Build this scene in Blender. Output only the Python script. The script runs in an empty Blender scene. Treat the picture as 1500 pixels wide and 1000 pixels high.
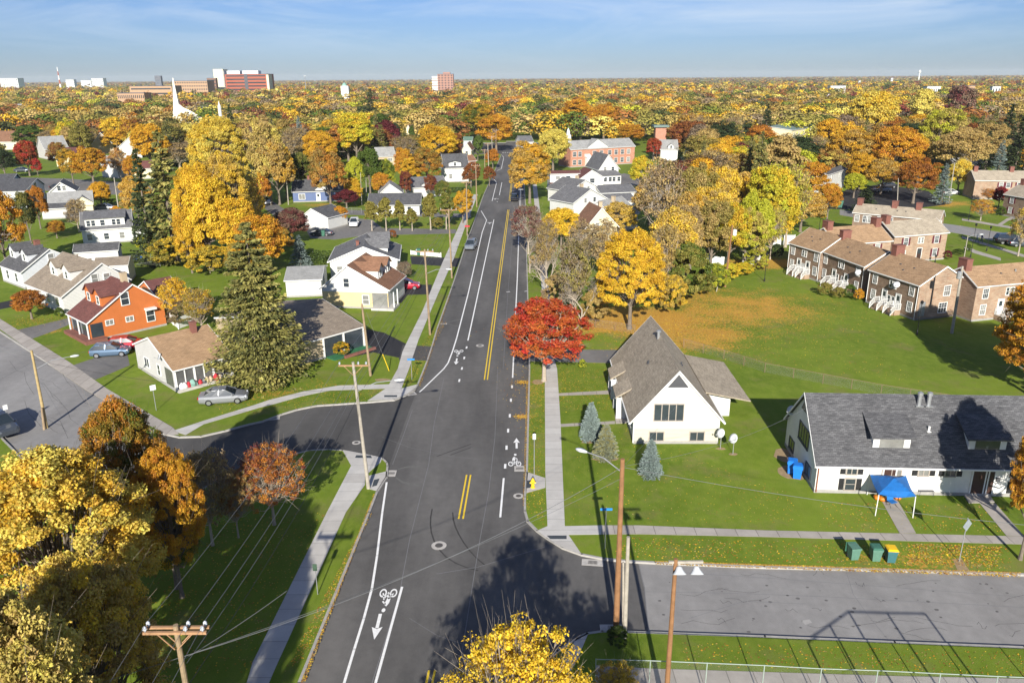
import bpy, math, random
import numpy as np
from mathutils import Vector, Matrix
from mathutils.geometry import delaunay_2d_cdt
# ---------------- camera ----------------
F, CH, YH, ROLL = 1150.0, 32.0, 113.5, -0.0073
sc = bpy.context.scene
COL = sc.collection
th = math.atan((500-YH)/F)
fwd = Vector((0, math.cos(th), -math.sin(th)))
r0 = Vector((1, 0, 0)); u0 = r0.cross(fwd)
c_, s_ = math.cos(ROLL), math.sin(ROLL)
rgt = c_*r0+s_*u0; upv = -s_*r0+c_*u0
CAM = Vector((0, 0, CH))
cd = bpy.data.cameras.new('camera'); cam = bpy.data.objects.new('camera', cd); COL.objects.link(cam)
m = Matrix((rgt, upv, -fwd)).transposed().to_4x4(); m.translation = CAM
cam.matrix_world = m
cd.sensor_width = 36; cd.lens = F/1500*36; cd.clip_start = .5; cd.clip_end = 90000
sc.camera = cam
def G(px, py, z=0.0):
    """point of the place at height z seen in direction (px, py) of a 1500 x 1000 survey photo"""
    d = fwd*F+rgt*(px-750)+upv*(500-py)
    return CAM+d*((z-CH)/d.z)
def PX(y_px):  # metres per survey pixel at that row on the ground
    return CH/((y_px-YH)*math.cos(th))
# ---------------- light ----------------
SUN_EL, SUN_AZ = math.radians(24.3), math.radians(1.7)   # shadows fall towards +Y, slightly +X
w = bpy.data.worlds.new('World'); sc.world = w; w.use_nodes = True
nt = w.node_tree; N = nt.nodes; LK = nt.links
bg = N['Background']
sky = N.new('ShaderNodeTexSky'); sky.sky_type = 'NISHITA'; sky.sun_disc = False
sky.sun_elevation = SUN_EL; sky.sun_rotation = math.pi+SUN_AZ
sky.air_density = 1.0; sky.dust_density = 0.3; sky.ozone_density = 2.0; sky.altitude = 200
tc = N.new('ShaderNodeTexCoord')
mp = N.new('ShaderNodeMapping'); mp.inputs['Scale'].default_value = (1.2, 1.2, 9.0); mp.inputs['Rotation'].default_value=(0.0,0.05,0.3)
cl = N.new('ShaderNodeTexNoise'); cl.inputs['Scale'].default_value = 2.6; cl.inputs['Detail'].default_value = 9; cl.inputs['Roughness'].default_value = .62; cl.inputs['Distortion'].default_value = .7
rp = N.new('ShaderNodeMapRange'); rp.inputs['From Min'].default_value = .44; rp.inputs['From Max'].default_value = .72
sp = N.new('ShaderNodeSeparateXYZ'); rz = N.new('ShaderNodeMapRange'); rz.inputs['From Min'].default_value = .005; rz.inputs['From Max'].default_value = .07; rz.inputs['To Max'].default_value = .62
mu = N.new('ShaderNodeMath'); mu.operation = 'MULTIPLY'
mx = N.new('ShaderNodeMix'); mx.data_type = 'RGBA'; mx.inputs[7].default_value = (8.0, 9.2, 10.6, 1)
LK.new(tc.outputs['Generated'], mp.inputs['Vector']); LK.new(mp.outputs[0], cl.inputs['Vector'])
LK.new(cl.outputs['Fac'], rp.inputs['Value']); LK.new(tc.outputs['Generated'], sp.inputs[0]); LK.new(sp.outputs['Z'], rz.inputs['Value'])
LK.new(rp.outputs[0], mu.inputs[0]); LK.new(rz.outputs[0], mu.inputs[1]); LK.new(mu.outputs[0], mx.inputs[0])
tint = N.new('ShaderNodeMix'); tint.data_type = 'RGBA'; tint.blend_type = 'MULTIPLY'; tint.inputs[0].default_value = 1; tint.inputs[7].default_value = (.50, .66, 1.10, 1)
LK.new(sky.outputs[0], tint.inputs[6]); LK.new(tint.outputs[2], mx.inputs[6]); LK.new(mx.outputs[2], bg.inputs['Color'])
bg.inputs['Strength'].default_value = 0.053
sd = bpy.data.lights.new('sun', 'SUN'); sd.energy = 5.0; sd.angle = math.radians(.53); sd.color = (1.0, .945, .85)
so = bpy.data.objects.new('sun', sd); COL.objects.link(so)
sdir = Vector((math.sin(SUN_AZ)*math.cos(SUN_EL), math.cos(SUN_AZ)*math.cos(SUN_EL), -math.sin(SUN_EL)))
so.rotation_euler = sdir.to_track_quat('-Z', 'Y').to_euler(); so.location = (0, -50, 90)
sc.view_settings.view_transform = 'Standard'; sc.view_settings.look = 'None'; sc.view_settings.exposure = 0.78; sc.view_settings.gamma = 1
sc.view_settings.use_curve_mapping = False
sc.cycles.volume_bounces = 1; sc.cycles.max_bounces = 5; sc.cycles.diffuse_bounces = 3; sc.cycles.transparent_max_bounces = 6
# ---------------- helpers ----------------
R = math.radians
rnd = random.Random(7)
class MB:
    """collects faces; build() links them as one mesh object with metric UVs"""
    def __init__(s): s.v = []; s.f = []; s.m = []; s.M = None
    def add(s, vs, fs, mi=0):
        b = len(s.v)
        if s.M is not None: vs = [s.M@Vector(p) for p in vs]
        s.v += [tuple(p) for p in vs]; s.f += [[b+i for i in f] for f in fs]; s.m += [mi]*len(fs); return s
    def box(s, x0, x1, y0, y1, z0, z1, mi=0):
        return s.add([(x0,y0,z0),(x1,y0,z0),(x1,y1,z0),(x0,y1,z0),(x0,y0,z1),(x1,y0,z1),(x1,y1,z1),(x0,y1,z1)],
                     [(0,3,2,1),(4,5,6,7),(0,1,5,4),(1,2,6,5),(2,3,7,6),(3,0,4,7)], mi)
    def prism(s, poly, z0, z1, mi=0):
        n = len(poly); vs = [(p[0],p[1],z0) for p in poly]+[(p[0],p[1],z1) for p in poly]
        return s.add(vs, [list(range(n))[::-1], list(range(n, 2*n))]+[(i,(i+1)%n,n+(i+1)%n,n+i) for i in range(n)], mi)
    def ext(s, poly, x0, x1, mi=0):            # poly in (y, z), extruded along x
        n = len(poly); vs = [(x0,p[0],p[1]) for p in poly]+[(x1,p[0],p[1]) for p in poly]
        return s.add(vs, [list(range(n))[::-1], list(range(n, 2*n))]+[(i,(i+1)%n,n+(i+1)%n,n+i) for i in range(n)], mi)
    def exty(s, poly, y0, y1, mi=0):           # poly in (x, z), extruded along y
        n = len(poly); vs = [(p[0],y0,p[1]) for p in poly]+[(p[0],y1,p[1]) for p in poly]
        return s.add(vs, [list(range(n)), list(range(n, 2*n))[::-1]]+[((i+1)%n,i,n+i,n+(i+1)%n) for i in range(n)], mi)
    def tube(s, p0, p1, ra, rb=None, n=8, mi=0, cap=True):
        p0, p1 = Vector(p0), Vector(p1); rb = ra if rb is None else rb
        d = (p1-p0).normalized(); a = d.orthogonal().normalized(); b = d.cross(a)
        vs = []
        for p, r_ in ((p0, ra), (p1, rb)):
            vs += [p+(a*math.cos(t)+b*math.sin(t))*r_ for t in [2*math.pi*i/n for i in range(n)]]
        fs = [(i,(i+1)%n,n+(i+1)%n,n+i) for i in range(n)]
        if cap: fs += [list(range(n))[::-1], list(range(n, 2*n))]
        return s.add(vs, fs, mi)
    def path(s, pts, r_, n=5, mi=0):
        for a, b in zip(pts, pts[1:]): s.tube(a, b, r_, r_, n, mi, cap=False)
        return s
    def lathe(s, prof, c=(0,0,0), n=12, mi=0):
        vs = []; c = Vector(c)
        for r_, z in prof: vs += [c+Vector((r_*math.cos(2*math.pi*i/n), r_*math.sin(2*math.pi*i/n), z)) for i in range(n)]
        fs = [(k*n+i, k*n+(i+1)%n, (k+1)*n+(i+1)%n, (k+1)*n+i) for k in range(len(prof)-1) for i in range(n)]
        fs += [list(range(n))[::-1], [(len(prof)-1)*n+i for i in range(n)]]
        return s.add(vs, fs, mi)
    def loft(s, secs, mi=0, cap=True):
        n = len(secs[0]); vs = [p for q in secs for p in q]
        fs = [(k*n+i, k*n+(i+1)%n, (k+1)*n+(i+1)%n, (k+1)*n+i) for k in range(len(secs)-1) for i in range(n)]
        if cap: fs += [list(range(n))[::-1], [(len(secs)-1)*n+i for i in range(n)]]
        return s.add(vs, fs, mi)
    def mesh(s, name, mats):
        me = bpy.data.meshes.new(name); me.from_pydata(s.v, [], s.f)
        for mt in (mats if isinstance(mats, (list, tuple)) else [mats]): me.materials.append(mt)
        me.polygons.foreach_set('material_index', s.m)
        uv = me.uv_layers.new(name='UVMap').data
        Z = Vector((0,0,1))
        for p in me.polygons:
            n = p.normal
            if abs(n.z) > .985: u, v = Vector((1,0,0)), Vector((0,1,0))
            else:
                u = Z.cross(n).normalized(); v = n.cross(u)
            for li in p.loop_indices:
                co = me.vertices[me.loops[li].vertex_index].co; uv[li].uv = (co.dot(u), co.dot(v))
        return me
    def build(s, name, mats, parent=None, smooth=False, kind=None, loc=None):
        me = s.mesh(name, mats)
        if smooth: me.shade_smooth()
        return link(name, me, parent, kind, loc)
def link(name, me, parent=None, kind=None, loc=None, rotz=0):
    o = bpy.data.objects.new(name, me); COL.objects.link(o)
    if parent is not None: o.parent = parent
    if kind: o['kind'] = kind
    if loc is not None: o.location = loc
    if rotz: o.rotation_euler = (0, 0, rotz)
    return o
def tag(o, label, cat, group=None):
    o['label'] = label; o['category'] = cat
    if group: o['group'] = group
    return o
def thing(name, label, cat, loc=(0,0,0), rotz=0, group=None):
    o = bpy.data.objects.new(name, None); COL.objects.link(o); o.location = loc; o.rotation_euler = (0,0,rotz)
    o.empty_display_size = .2
    return tag(o, label, cat, group)
def xy(p): return (p[0], p[1], 0)
# ---------------- materials ----------------
MATS = {}
def lin(c): return tuple(((v/255)/12.92 if v <= 10 else (((v/255)+.055)/1.055)**2.4) for v in c)
def mat(name, col, rough=.8, spec=.3, metal=0, var=.12, vs=3.0, bump=0, bs=30., coord='UV', coat=0):
    if name in MATS: return MATS[name]
    mt = bpy.data.materials.new(name); mt.use_nodes = True; n = mt.node_tree.nodes; l = mt.node_tree.links
    b = n['Principled BSDF']; b.inputs['Roughness'].default_value = rough; b.inputs['Specular IOR Level'].default_value = spec
    b.inputs['Metallic'].default_value = metal; b.inputs['Coat Weight'].default_value = coat
    t = n.new('ShaderNodeTexCoord'); out = t.outputs['UV'] if coord == 'UV' else t.outputs['Object']
    ns = n.new('ShaderNodeTexNoise'); ns.inputs['Scale'].default_value = vs; ns.inputs['Detail'].default_value = 6; ns.inputs['Roughness'].default_value = .65
    l.new(out, ns.inputs['Vector'])
    r_ = n.new('ShaderNodeMapRange'); r_.inputs['From Min'].default_value = .3; r_.inputs['From Max'].default_value = .7
    r_.inputs['To Min'].default_value = 1-var; r_.inputs['To Max'].default_value = 1+var; l.new(ns.outputs['Fac'], r_.inputs['Value'])
    h = n.new('ShaderNodeMix'); h.data_type = 'RGBA'; h.blend_type = 'MULTIPLY'; h.inputs[0].default_value = 1
    h.inputs[6].default_value = (*col, 1); l.new(r_.outputs[0], h.inputs[7]); l.new(h.outputs[2], b.inputs['Base Color'])
    if bump:
        n2 = n.new('ShaderNodeTexNoise'); n2.inputs['Scale'].default_value = bs; n2.inputs['Detail'].default_value = 4; l.new(out, n2.inputs['Vector'])
        bp = n.new('ShaderNodeBump'); bp.inputs['Strength'].default_value = bump; bp.inputs['Distance'].default_value = .03
        l.new(n2.outputs['Fac'], bp.inputs['Height']); l.new(bp.outputs[0], b.inputs['Normal'])
    MATS[name] = mt; mt['h'] = 1
    return mt
def colour_out(mt): # (nodes, links, principled, the mix whose result is the base colour)
    n = mt.node_tree.nodes; b = n['Principled BSDF']; return n, mt.node_tree.links, b, b.inputs['Base Color'].links[0].from_node
def bricks(name, c1, c2, mortar, bw=.22, bh=.075, ms=.012, rough=.85, var=.15, bias=0, off=.5, bump=.3, vs=.8, c3=None):
    """bricks, shingles and block paving: brick texture in metric UVs"""
    if name in MATS: return MATS[name]
    mt = mat(name, (1,1,1), rough, .25, var=var, vs=vs); n, l, b, h = colour_out(mt)
    t = n.new('ShaderNodeTexCoord'); br = n.new('ShaderNodeTexBrick')
    br.inputs['Color1'].default_value = (*c1,1); br.inputs['Color2'].default_value = (*c2,1); br.inputs['Mortar'].default_value = (*mortar,1)
    br.inputs['Scale'].default_value = 1; br.inputs['Brick Width'].default_value = bw; br.inputs['Row Height'].default_value = bh
    br.inputs['Mortar Size'].default_value = ms; br.inputs['Bias'].default_value = bias; br.offset = off
    l.new(t.outputs['UV'], br.inputs['Vector']); src = br.outputs['Color']
    if c3:
        ns = n.new('ShaderNodeTexNoise'); ns.inputs['Scale'].default_value = 1.6; ns.inputs['Detail'].default_value = 5; ns.inputs['Roughness'].default_value = .7
        mpn = n.new('ShaderNodeMapping'); mpn.inputs['Scale'].default_value = (.6, 3.0, 1); l.new(t.outputs['UV'], mpn.inputs['Vector']); l.new(mpn.outputs[0], ns.inputs['Vector'])
        rr = n.new('ShaderNodeMapRange'); rr.inputs['From Min'].default_value = .48; rr.inputs['From Max'].default_value = .66; l.new(ns.outputs['Fac'], rr.inputs['Value'])
        mm = n.new('ShaderNodeMix'); mm.data_type = 'RGBA'; mm.inputs[7].default_value = (*c3,1); l.new(rr.outputs[0], mm.inputs[0]); l.new(src, mm.inputs[6]); src = mm.outputs[2]
    l.new(src, h.inputs[6])
    bp = n.new('ShaderNodeBump'); bp.inputs['Strength'].default_value = bump; bp.inputs['Distance'].default_value = .02; bp.invert = True
    l.new(br.outputs['Fac'], bp.inputs['Height']); l.new(bp.outputs[0], b.inputs['Normal'])
    return mt
def siding(name, col, rough=.55, row=.14, var=.05):
    if name in MATS: return MATS[name]
    mt = mat(name, col, rough, .3, var=var, vs=.7); n, l, b, h = colour_out(mt)
    t = n.new('ShaderNodeTexCoord'); s1 = n.new('ShaderNodeSeparateXYZ'); l.new(t.outputs['UV'], s1.inputs[0])
    d = n.new('ShaderNodeMath'); d.operation = 'DIVIDE'; d.inputs[1].default_value = row; l.new(s1.outputs['Y'], d.inputs[0])
    f = n.new('ShaderNodeMath'); f.operation = 'FRACT'; l.new(d.outputs[0], f.inputs[0])
    bp = n.new('ShaderNodeBump'); bp.inputs['Strength'].default_value = .6; bp.inputs['Distance'].default_value = .015; bp.invert = True
    l.new(f.outputs[0], bp.inputs['Height']); l.new(bp.outputs[0], b.inputs['Normal'])
    g = n.new('ShaderNodeMath'); g.operation = 'GREATER_THAN'; g.inputs[1].default_value = .86; l.new(f.outputs[0], g.inputs[0])
    mm = n.new('ShaderNodeMix'); mm.data_type = 'RGBA'; mm.inputs[6].default_value = (*col,1); mm.inputs[7].default_value = (*[v*.62 for v in col],1); l.new(g.outputs[0], mm.inputs[0]); l.new(mm.outputs[2], h.inputs[6])
    return mt
# ================= THE GROUND =================
def asphalt(name, a, b, line=.0, rough=.85):
    mt = mat(name, a, rough, .3, var=.10, vs=1.2, bump=.15, bs=60, coord='OBJ'); n, l, bs_, h = colour_out(mt)
    t = n.new('ShaderNodeTexCoord'); n1 = n.new('ShaderNodeTexNoise'); n1.inputs['Scale'].default_value = .09; n1.inputs['Detail'].default_value = 7; n1.inputs['Roughness'].default_value = .6
    mp1 = n.new('ShaderNodeMapping'); mp1.inputs['Scale'].default_value = (2.2, .5, 1); l.new(t.outputs['Object'], mp1.inputs[0]); l.new(mp1.outputs[0], n1.inputs['Vector'])
    rr = n.new('ShaderNodeMapRange'); rr.inputs['From Min'].default_value = .36; rr.inputs['From Max'].default_value = .66; l.new(n1.outputs['Fac'], rr.inputs['Value'])
    mm = n.new('ShaderNodeMix'); mm.data_type = 'RGBA'; mm.inputs[6].default_value = (*a,1); mm.inputs[7].default_value = (*b,1)
    n2 = n.new('ShaderNodeTexNoise'); n2.inputs['Scale'].default_value = 22; n2.inputs['Detail'].default_value = 3; l.new(t.outputs['Object'], n2.inputs['Vector'])
    r2 = n.new('ShaderNodeMapRange'); r2.inputs['From Min'].default_value = .35; r2.inputs['From Max'].default_value = .65; r2.inputs['To Min'].default_value=-.12; r2.inputs['To Max'].default_value=.12; l.new(n2.outputs['Fac'], r2.inputs['Value'])
    ad = n.new('ShaderNodeMath'); ad.operation='ADD'; ad.use_clamp=True; l.new(rr.outputs[0], ad.inputs[0]); l.new(r2.outputs[0], ad.inputs[1])
    l.new(ad.outputs[0], mm.inputs[0]); l.new(mm.outputs[2], h.inputs[6]); return mt
M_NEW = asphalt('asphalt_new', (.078,.075,.072), (.138,.132,.125))
M_SIDE = asphalt('asphalt_side', (.056,.054,.052), (.098,.094,.089))
M_OLD = asphalt('asphalt_old', (.205,.198,.190), (.275,.266,.255))
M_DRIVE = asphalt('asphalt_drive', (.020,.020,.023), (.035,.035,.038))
M_LOT = asphalt('asphalt_lot', (.13,.125,.12), (.19,.18,.17))
M_CONC = bricks('concrete', (.42,.40,.37), (.50,.485,.455), (.25,.24,.22), bw=60, bh=1.5, ms=.02, var=.10, off=0, bump=.1, vs=.8)
M_CONCX = bricks('concrete_cross', (.33,.30,.265), (.40,.365,.325), (.20,.18,.16), bw=1.5, bh=60, ms=.03, var=.14, off=0, bump=.1, vs=.9)
M_KERB = mat('kerb_concrete', (.34,.325,.30), .85, .3, var=.18, vs=2)
M_PAD = mat('warning_pad', (.05,.06,.07), .8, .3)
M_WHITE_LINE = mat('road_paint_white', (.74,.74,.72), .7, .3, var=.12, vs=6)
M_YELLOW_LINE = mat('road_paint_yellow', (.72,.50,.03), .7, .3, var=.12, vs=6)
M_SEAM = mat('joint_sealant', (.17,.17,.175), .8, .3)
M_STAIN = mat('silt', (.13,.128,.12), .9, .2)
# grass with leaf litter where the real leaves have dropped
def grass_mat():
    mt = mat('lawn_grass', (1,1,1), .9, .12, var=.10, vs=.35, bump=.5, bs=14, coord='OBJ'); n, l, b, h = colour_out(mt)
    t = n.new('ShaderNodeTexCoord')
    def noise(s, d=5, sc_=None, ro=.6):
        q = n.new('ShaderNodeTexNoise'); q.inputs['Scale'].default_value = s; q.inputs['Detail'].default_value = d; q.inputs['Roughness'].default_value = ro
        if sc_:
            mq = n.new('ShaderNodeMapping'); mq.inputs['Scale'].default_value = sc_; l.new(t.outputs['Object'], mq.inputs[0]); l.new(mq.outputs[0], q.inputs['Vector'])
        else: l.new(t.outputs['Object'], q.inputs['Vector'])
        return q.outputs['Fac']
    def rng(x, a, b_, c=0, d=1):
        q = n.new('ShaderNodeMapRange'); q.inputs['From Min'].default_value = a; q.inputs['From Max'].default_value = b_; q.inputs['To Min'].default_value = c; q.inputs['To Max'].default_value = d
        l.new(x, q.inputs['Value']); return q.outputs[0]
    def mixc(f, a, b_):
        q = n.new('ShaderNodeMix'); q.data_type = 'RGBA'
        for s_, v in ((0,f),(6,a),(7,b_)):
            if isinstance(v, tuple): q.inputs[s_].default_value = (*v,1)
            else: l.new(v, q.inputs[s_])
        return q.outputs[2]
    def op(o_, a, b_=None, cl=False):
        q = n.new('ShaderNodeMath'); q.operation = o_; q.use_clamp = cl
        for i, v in enumerate((a, b_)):
            if v is None: continue
            if isinstance(v, (int, float)): q.inputs[i].default_value = v
            else: l.new(v, q.inputs[i])
        return q.outputs[0]
    c = mixc(rng(noise(.06, 6), .35, .65), (.098,.156,.013), (.165,.226,.022))
    c = mixc(rng(noise(1.1, 7, (1,.6,1), .7), .42, .66, 0, .75), c, (.185,.232,.032))
    c = mixc(rng(noise(.21, 7, None, .7), .53, .70, 0, .8), c, (.20,.18,.065))
    c = mixc(rng(noise(16, 2), .5, .72, 0, .45), c, (.035,.075,.01))
    # litter: near the listed trees (centre, radius, strength)
    zones = LITTER
    tot = None
    for (p, rx, ry, st) in zones:
        vm = n.new('ShaderNodeVectorMath'); vm.operation = 'SUBTRACT'; l.new(t.outputs['Object'], vm.inputs[0]); vm.inputs[1].default_value = (p[0], p[1], 0)
        vs_ = n.new('ShaderNodeVectorMath'); vs_.operation = 'MULTIPLY'; vs_.inputs[1].default_value = (1/rx, 1/ry, 0); l.new(vm.outputs[0], vs_.inputs[0])
        ln = n.new('ShaderNodeVectorMath'); ln.operation = 'LENGTH'; l.new(vs_.outputs[0], ln.inputs[0])
        k = rng(ln.outputs['Value'], 1.0, .25, 0, st)
        tot = k if tot is None else op('MAXIMUM', tot, k)
    fine = noise(3.2, 6, None, .75); big = noise(.22, 4)
    lf = op('ADD', tot, op('MULTIPLY', op('SUBTRACT', fine, .5), 2.6)); lf = op('ADD', lf, op('MULTIPLY', op('SUBTRACT', big, .5), 1.2))
    lf = rng(lf, .52, .78); lf = op('MULTIPLY', lf, rng(tot, .02, .15))
    lc = mixc(rng(noise(4.7, 3), .4, .6), (.42,.21,.04), (.50,.31,.055))
    c = mixc(lf, c, lc)
    l.new(c, h.inputs[6]); return mt
LITTER = [(G(935,470), 18, 11, 1.25), (G(1075,450), 22, 18, .80), (G(1010,490), 14, 12, .88), (G(1180,830), 6, 3, .2), (G(52,485), 5, 3, .9),
          (G(900,520), 9, 5, .55), (G(1340,820), 9, 2.2, .6), (G(790,570), 3, 6, .45), (G(430,560), 12, 6, .35), (G(380,580), 9, 5, .45),
          (G(1375,298), 16, 10, .9), (G(1290,280), 10, 8, .9), (G(1130,385), 26, 9, .75), (G(470,300), 10, 9, .6), (G(610,330),30,14,.35), (G(640,560),4,8,.35), (G(1220,300),18,12,.8), (G(130,280),25,14,.5), (G(240,370),20,12,.45)]
LITTER = [((q[0][0], q[0][1]), *q[1:]) for q in LITTER]
M_GRASS = grass_mat()
def W(pts): return [(G(*p)[0], G(*p)[1]) for p in pts]
LM = [(399,1100),(439.7,1000),(542,750),(553.7,720),(567.6,698),(569,682)]
MAIN = W(LM+[(613,563),(627,527.7),(633.5,507.5),(641,482),(658.8,431.5),(665,413.7),(676.6,378.3),(686.7,345.3),(689.6,340),(708.8,285.6),(726.4,247),(735,226),(742,207),
      (767,207),(766.5,247),(769.2,300),(774.7,540),(770.4,692),(767.4,727.5),(768,1050),(762,1100)])
SIDE = W([(569,682),(568,677),(561,670.5),(547,667),(534,664.7),(502,658.6),(481.5,657.5),(453.6,658.6),(421,667),(370,682),(320,702),(250,740),(170,730),(225,632),(262,640),(294,639),(329,631),(362,622),
      (385,617),(413,606.4),(436,599.5),(463.7,594),(494,592),(537,589),(577.7,585.6),(594,579),(608,570),(613,563),(660,620)])
RIGHT = W([(767.4,727.5),(766.6,745),(771.7,763),(785.6,777),(800.8,788),(823.6,802),(851.5,812),(884.4,818.4),(917,821.7),(960,824),(1120,830.6),(1310,834.9),(1482,840.7),(2100,862),
      (2100,972),(1500,946.3),(1310,938.7),(1120,930.4),(917,923.5),(882,922.8),(859,926),(844,933.7),(815,952),(790,980),(775,1010),(768,1050),(700,900)])
A_, C_ = G(0,486), G(225,632); dv = (C_-A_).normalized(); nv = Vector((-dv.y, dv.x, 0))*-1
A0 = A_-dv*170
DIAG = [xy(p)[:2] for p in (A0, C_, C_+dv*6, C_+dv*6+nv*10.5, A_+nv*9.6, A0+nv*9.6)]
CROSS = W([(560,225),(735,226),(742,222),(900,222),(900,209),(742,209),(560,212)])
CORNER = W([(767.4,727.5),(766.6,745),(771.7,763),(785.6,777),(800.8,788),(823.6,802),(851.5,812),(884.4,818.4),(917,821.7),(935,822.8),(944,860),(950,924.6),(917,923.5),(882,922.8),(859,926),(844,933.7),(815,952),(790,980),(775,1010),(768,1050),(700,900)])
ROADS = [('main', MAIN), ('main', CORNER), ('right', RIGHT), ('side', SIDE), ('diag', DIAG), ('side', CROSS)]
def inside(p, poly):
    x, y = p; c = False; j = len(poly)-1
    for i in range(len(poly)):
        (xi, yi), (xj, yj) = poly[i], poly[j]
        if (yi > y) != (yj > y) and x < (xj-xi)*(y-yi)/(yj-yi)+xi: c = not c
        j = i
    return c
def on_road(x, y): return any(inside((x, y), p) for _, p in ROADS)
vs, es = [Vector(p) for p in ((-12000,-200),(12000,-200),(12000,10200),(-12000,10200))], [(0,1),(1,2),(2,3),(3,0)]
for _, p in ROADS:
    b = len(vs); vs += [Vector(q) for q in p]; es += [(b+i, b+(i+1)%len(p)) for i in range(len(p))]
for gx in range(-80, 81, 20):
    for gy in range(0, 400, 20): vs.append(Vector((gx+.3, gy+.3)))
V_, E_, F_, _, _, _ = delaunay_2d_cdt(vs, es, [], 0, 1e-4)
cls = []
for f in F_:
    cx = sum(V_[i].x for i in f)/3; cy = sum(V_[i].y for i in f)/3
    k = next((n_ for n_, p in ROADS if inside((cx, cy), p)), None); cls.append(k)
def sheet_from(keys, z):
    mb = MB(); idx = {}
    for f, k in zip(F_, cls):
        if k in keys:
            for i in f:
                if i not in idx: idx[i] = len(mb.v); mb.v.append((V_[i].x, V_[i].y, z))
            mb.f.append([idx[i] for i in f]); mb.m.append(0)
    return mb
sheet_from([None], 0).build('ground', M_GRASS, kind='structure')
sheet_from(['main'], -.12).build('main_road', M_NEW, kind='structure')
sheet_from(['side'], -.12).build('side_road', M_SIDE, kind='structure')
sheet_from(['right','diag'], -.12).build('old_road', M_OLD, kind='structure')
ed = {}
for f, k in zip(F_, cls):
    for a, b in zip(f, list(f[1:])+[f[0]]): ed.setdefault((min(a,b), max(a,b)), []).append((k, (a, b)))
kb = MB()
for e, l_ in ed.items():
    ks = [q[0] for q in l_]
    if len(l_) == 2 and (ks[0] is None) != (ks[1] is None):
        a, b = [q[1] for q in l_ if q[0] is not None][0]   # road triangle is ccw: outside on the right
        pa, pb = V_[a], V_[b]; d = (pb-pa)
        if d.length < .01: continue
        d.normalize(); nn = Vector((d.y, -d.x))*.17; i_ = Vector((d.y, -d.x))*-.01; dd = d*.05
        kb.prism([tuple(pa+i_-dd), tuple(pa+nn-dd), tuple(pb+nn+dd), tuple(pb+i_+dd)], -.14, .022)
kb.build('kerb', M_KERB, kind='structure')
def sheet(name, pts, z, mt, thick=.0, obj=None):
    p = W(pts)
    ar = sum(p[i-1][0]*p[i][1]-p[i][0]*p[i-1][1] for i in range(len(p)))
    if ar < 0: p = p[::-1]
    mb = MB(); mb.prism(p, -.05 if z > 0 else z-.01, z); return mb.build(name, mt, kind='structure')
# pavements
sheet('pavement', [(355,1022),(370,970),(479,750),(514.4,682),(501.7,659),(534.7,665.2),(547,667.6),(560,670.6),(557.5,677),(534.7,697),(534.7,709.7),(506.8,750),(400,985.6),(385,1022)], .03, M_CONC)
sheet('pavement', [(538.5,697),(567,690),(566.5,697),(552,719),(541,716)], .022, M_CONC)
sheet('pavement', [(538.5,586.9),(577.7,584.6),(594,578),(607,569),(611,563),(588,569),(599.3,540),(605,522),(613.2,497.3),(642.4,429),(665,378.3),(683,327.6),(700,285),(694,285),(674,327.6),(648.7,383.3),(618.3,456.8),(598,497.3),(590,514),(582.8,540),(570,562.8),(565,569)], .03, M_CONC)
sheet('pavement', [(570,562.8),(496.7,564.6),(446,573),(395,585.6),(370,594),(299,616),(281,622),(253,631),(272,637),(299,621),(380,597),(400.4,592),(441,580.5),(484,571.7),(565,569)], .026, M_CONC)
sheet('pavement', [(-40,447),(0,467),(101,530),(157,569.5),(253,626),(262,636),(243,637),(124,569.5),(0,482),(-40,461)], .034, M_CONCX)
sheet('pavement', [(798,540),(798.8,692),(802,770.5),(787,777),(800.8,787),(823.6,801),(851.5,811),(832.5,783),(881,782.5),(881.9,769.3),(827.4,770.5),(821,616),(816,540),(812,526.5),(799.5,526.5)], .03, M_CONC)
sheet('pavement', [(771.5,691),(798.8,700),(798.8,714),(770.4,722)], .022, M_CONC)
sheet('pavement', [(881.9,769.3),(935,769.3),(1120,776.6),(1500,785.5),(1900,796),(1900,807),(1500,797),(1120,786),(935,782),(881.9,782.5)], .026, M_CONCX)
sheet('pavement', [(799.5,526.5),(812,526.5),(806,440),(800,380),(790,300),(786,270),(780,270),(783,300),(790,380),(795,440)], .026, M_CONC)
sheet('path', [(818,576),(892,571.7),(892,577),(818,579.5)], .022, M_CONCX)
sheet('path', [(892,570),(908,569),(910,580),(894,581)], .05, M_CONCX)
sheet('path', [(820.5,621),(900.5,616.5),(901,620.5),(821,625)], .022, M_CONCX)
sheet('path', [(900.5,607.5),(919,606.5),(922,619.5),(902,620.5)], .05, M_CONCX)
sheet('path', [(1288,727),(1312,727),(1341.7,780.7),(1317.6,780.7)], .022, M_CONCX)
sheet('path', [(1411,724),(1449,724),(1457,736),(1419,737)], .05, M_CONCX)
sheet('path', [(1435,737),(1458,737),(1500,785),(1474,784)], .022, M_CONCX)
sheet('path', [(844,935),(858,928),(862,926.5),(846,965),(820,1010),(800,1010)], .022, M_CONC)
sheet('path', [(871.7,974),(955,979),(1120,984),(1297,989.5),(1500,994),(1700,1000),(1700,1040),(1120,1030),(871,1020)], .026, M_CONCX)
sheet('driveway', [(776,512),(905,512.5),(905,531.7),(776,529)], .018, M_LOT)
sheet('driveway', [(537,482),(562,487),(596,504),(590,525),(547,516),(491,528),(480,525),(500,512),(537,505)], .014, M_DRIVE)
sheet('driveway', [(590,505),(634,507.5),(626,528),(584,527)], .018, M_SIDE)
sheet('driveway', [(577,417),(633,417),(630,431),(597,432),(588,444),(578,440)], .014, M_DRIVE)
sheet('driveway', [(601,375),(675,378.5),(670,391),(603,387)], .014, M_DRIVE)
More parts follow.
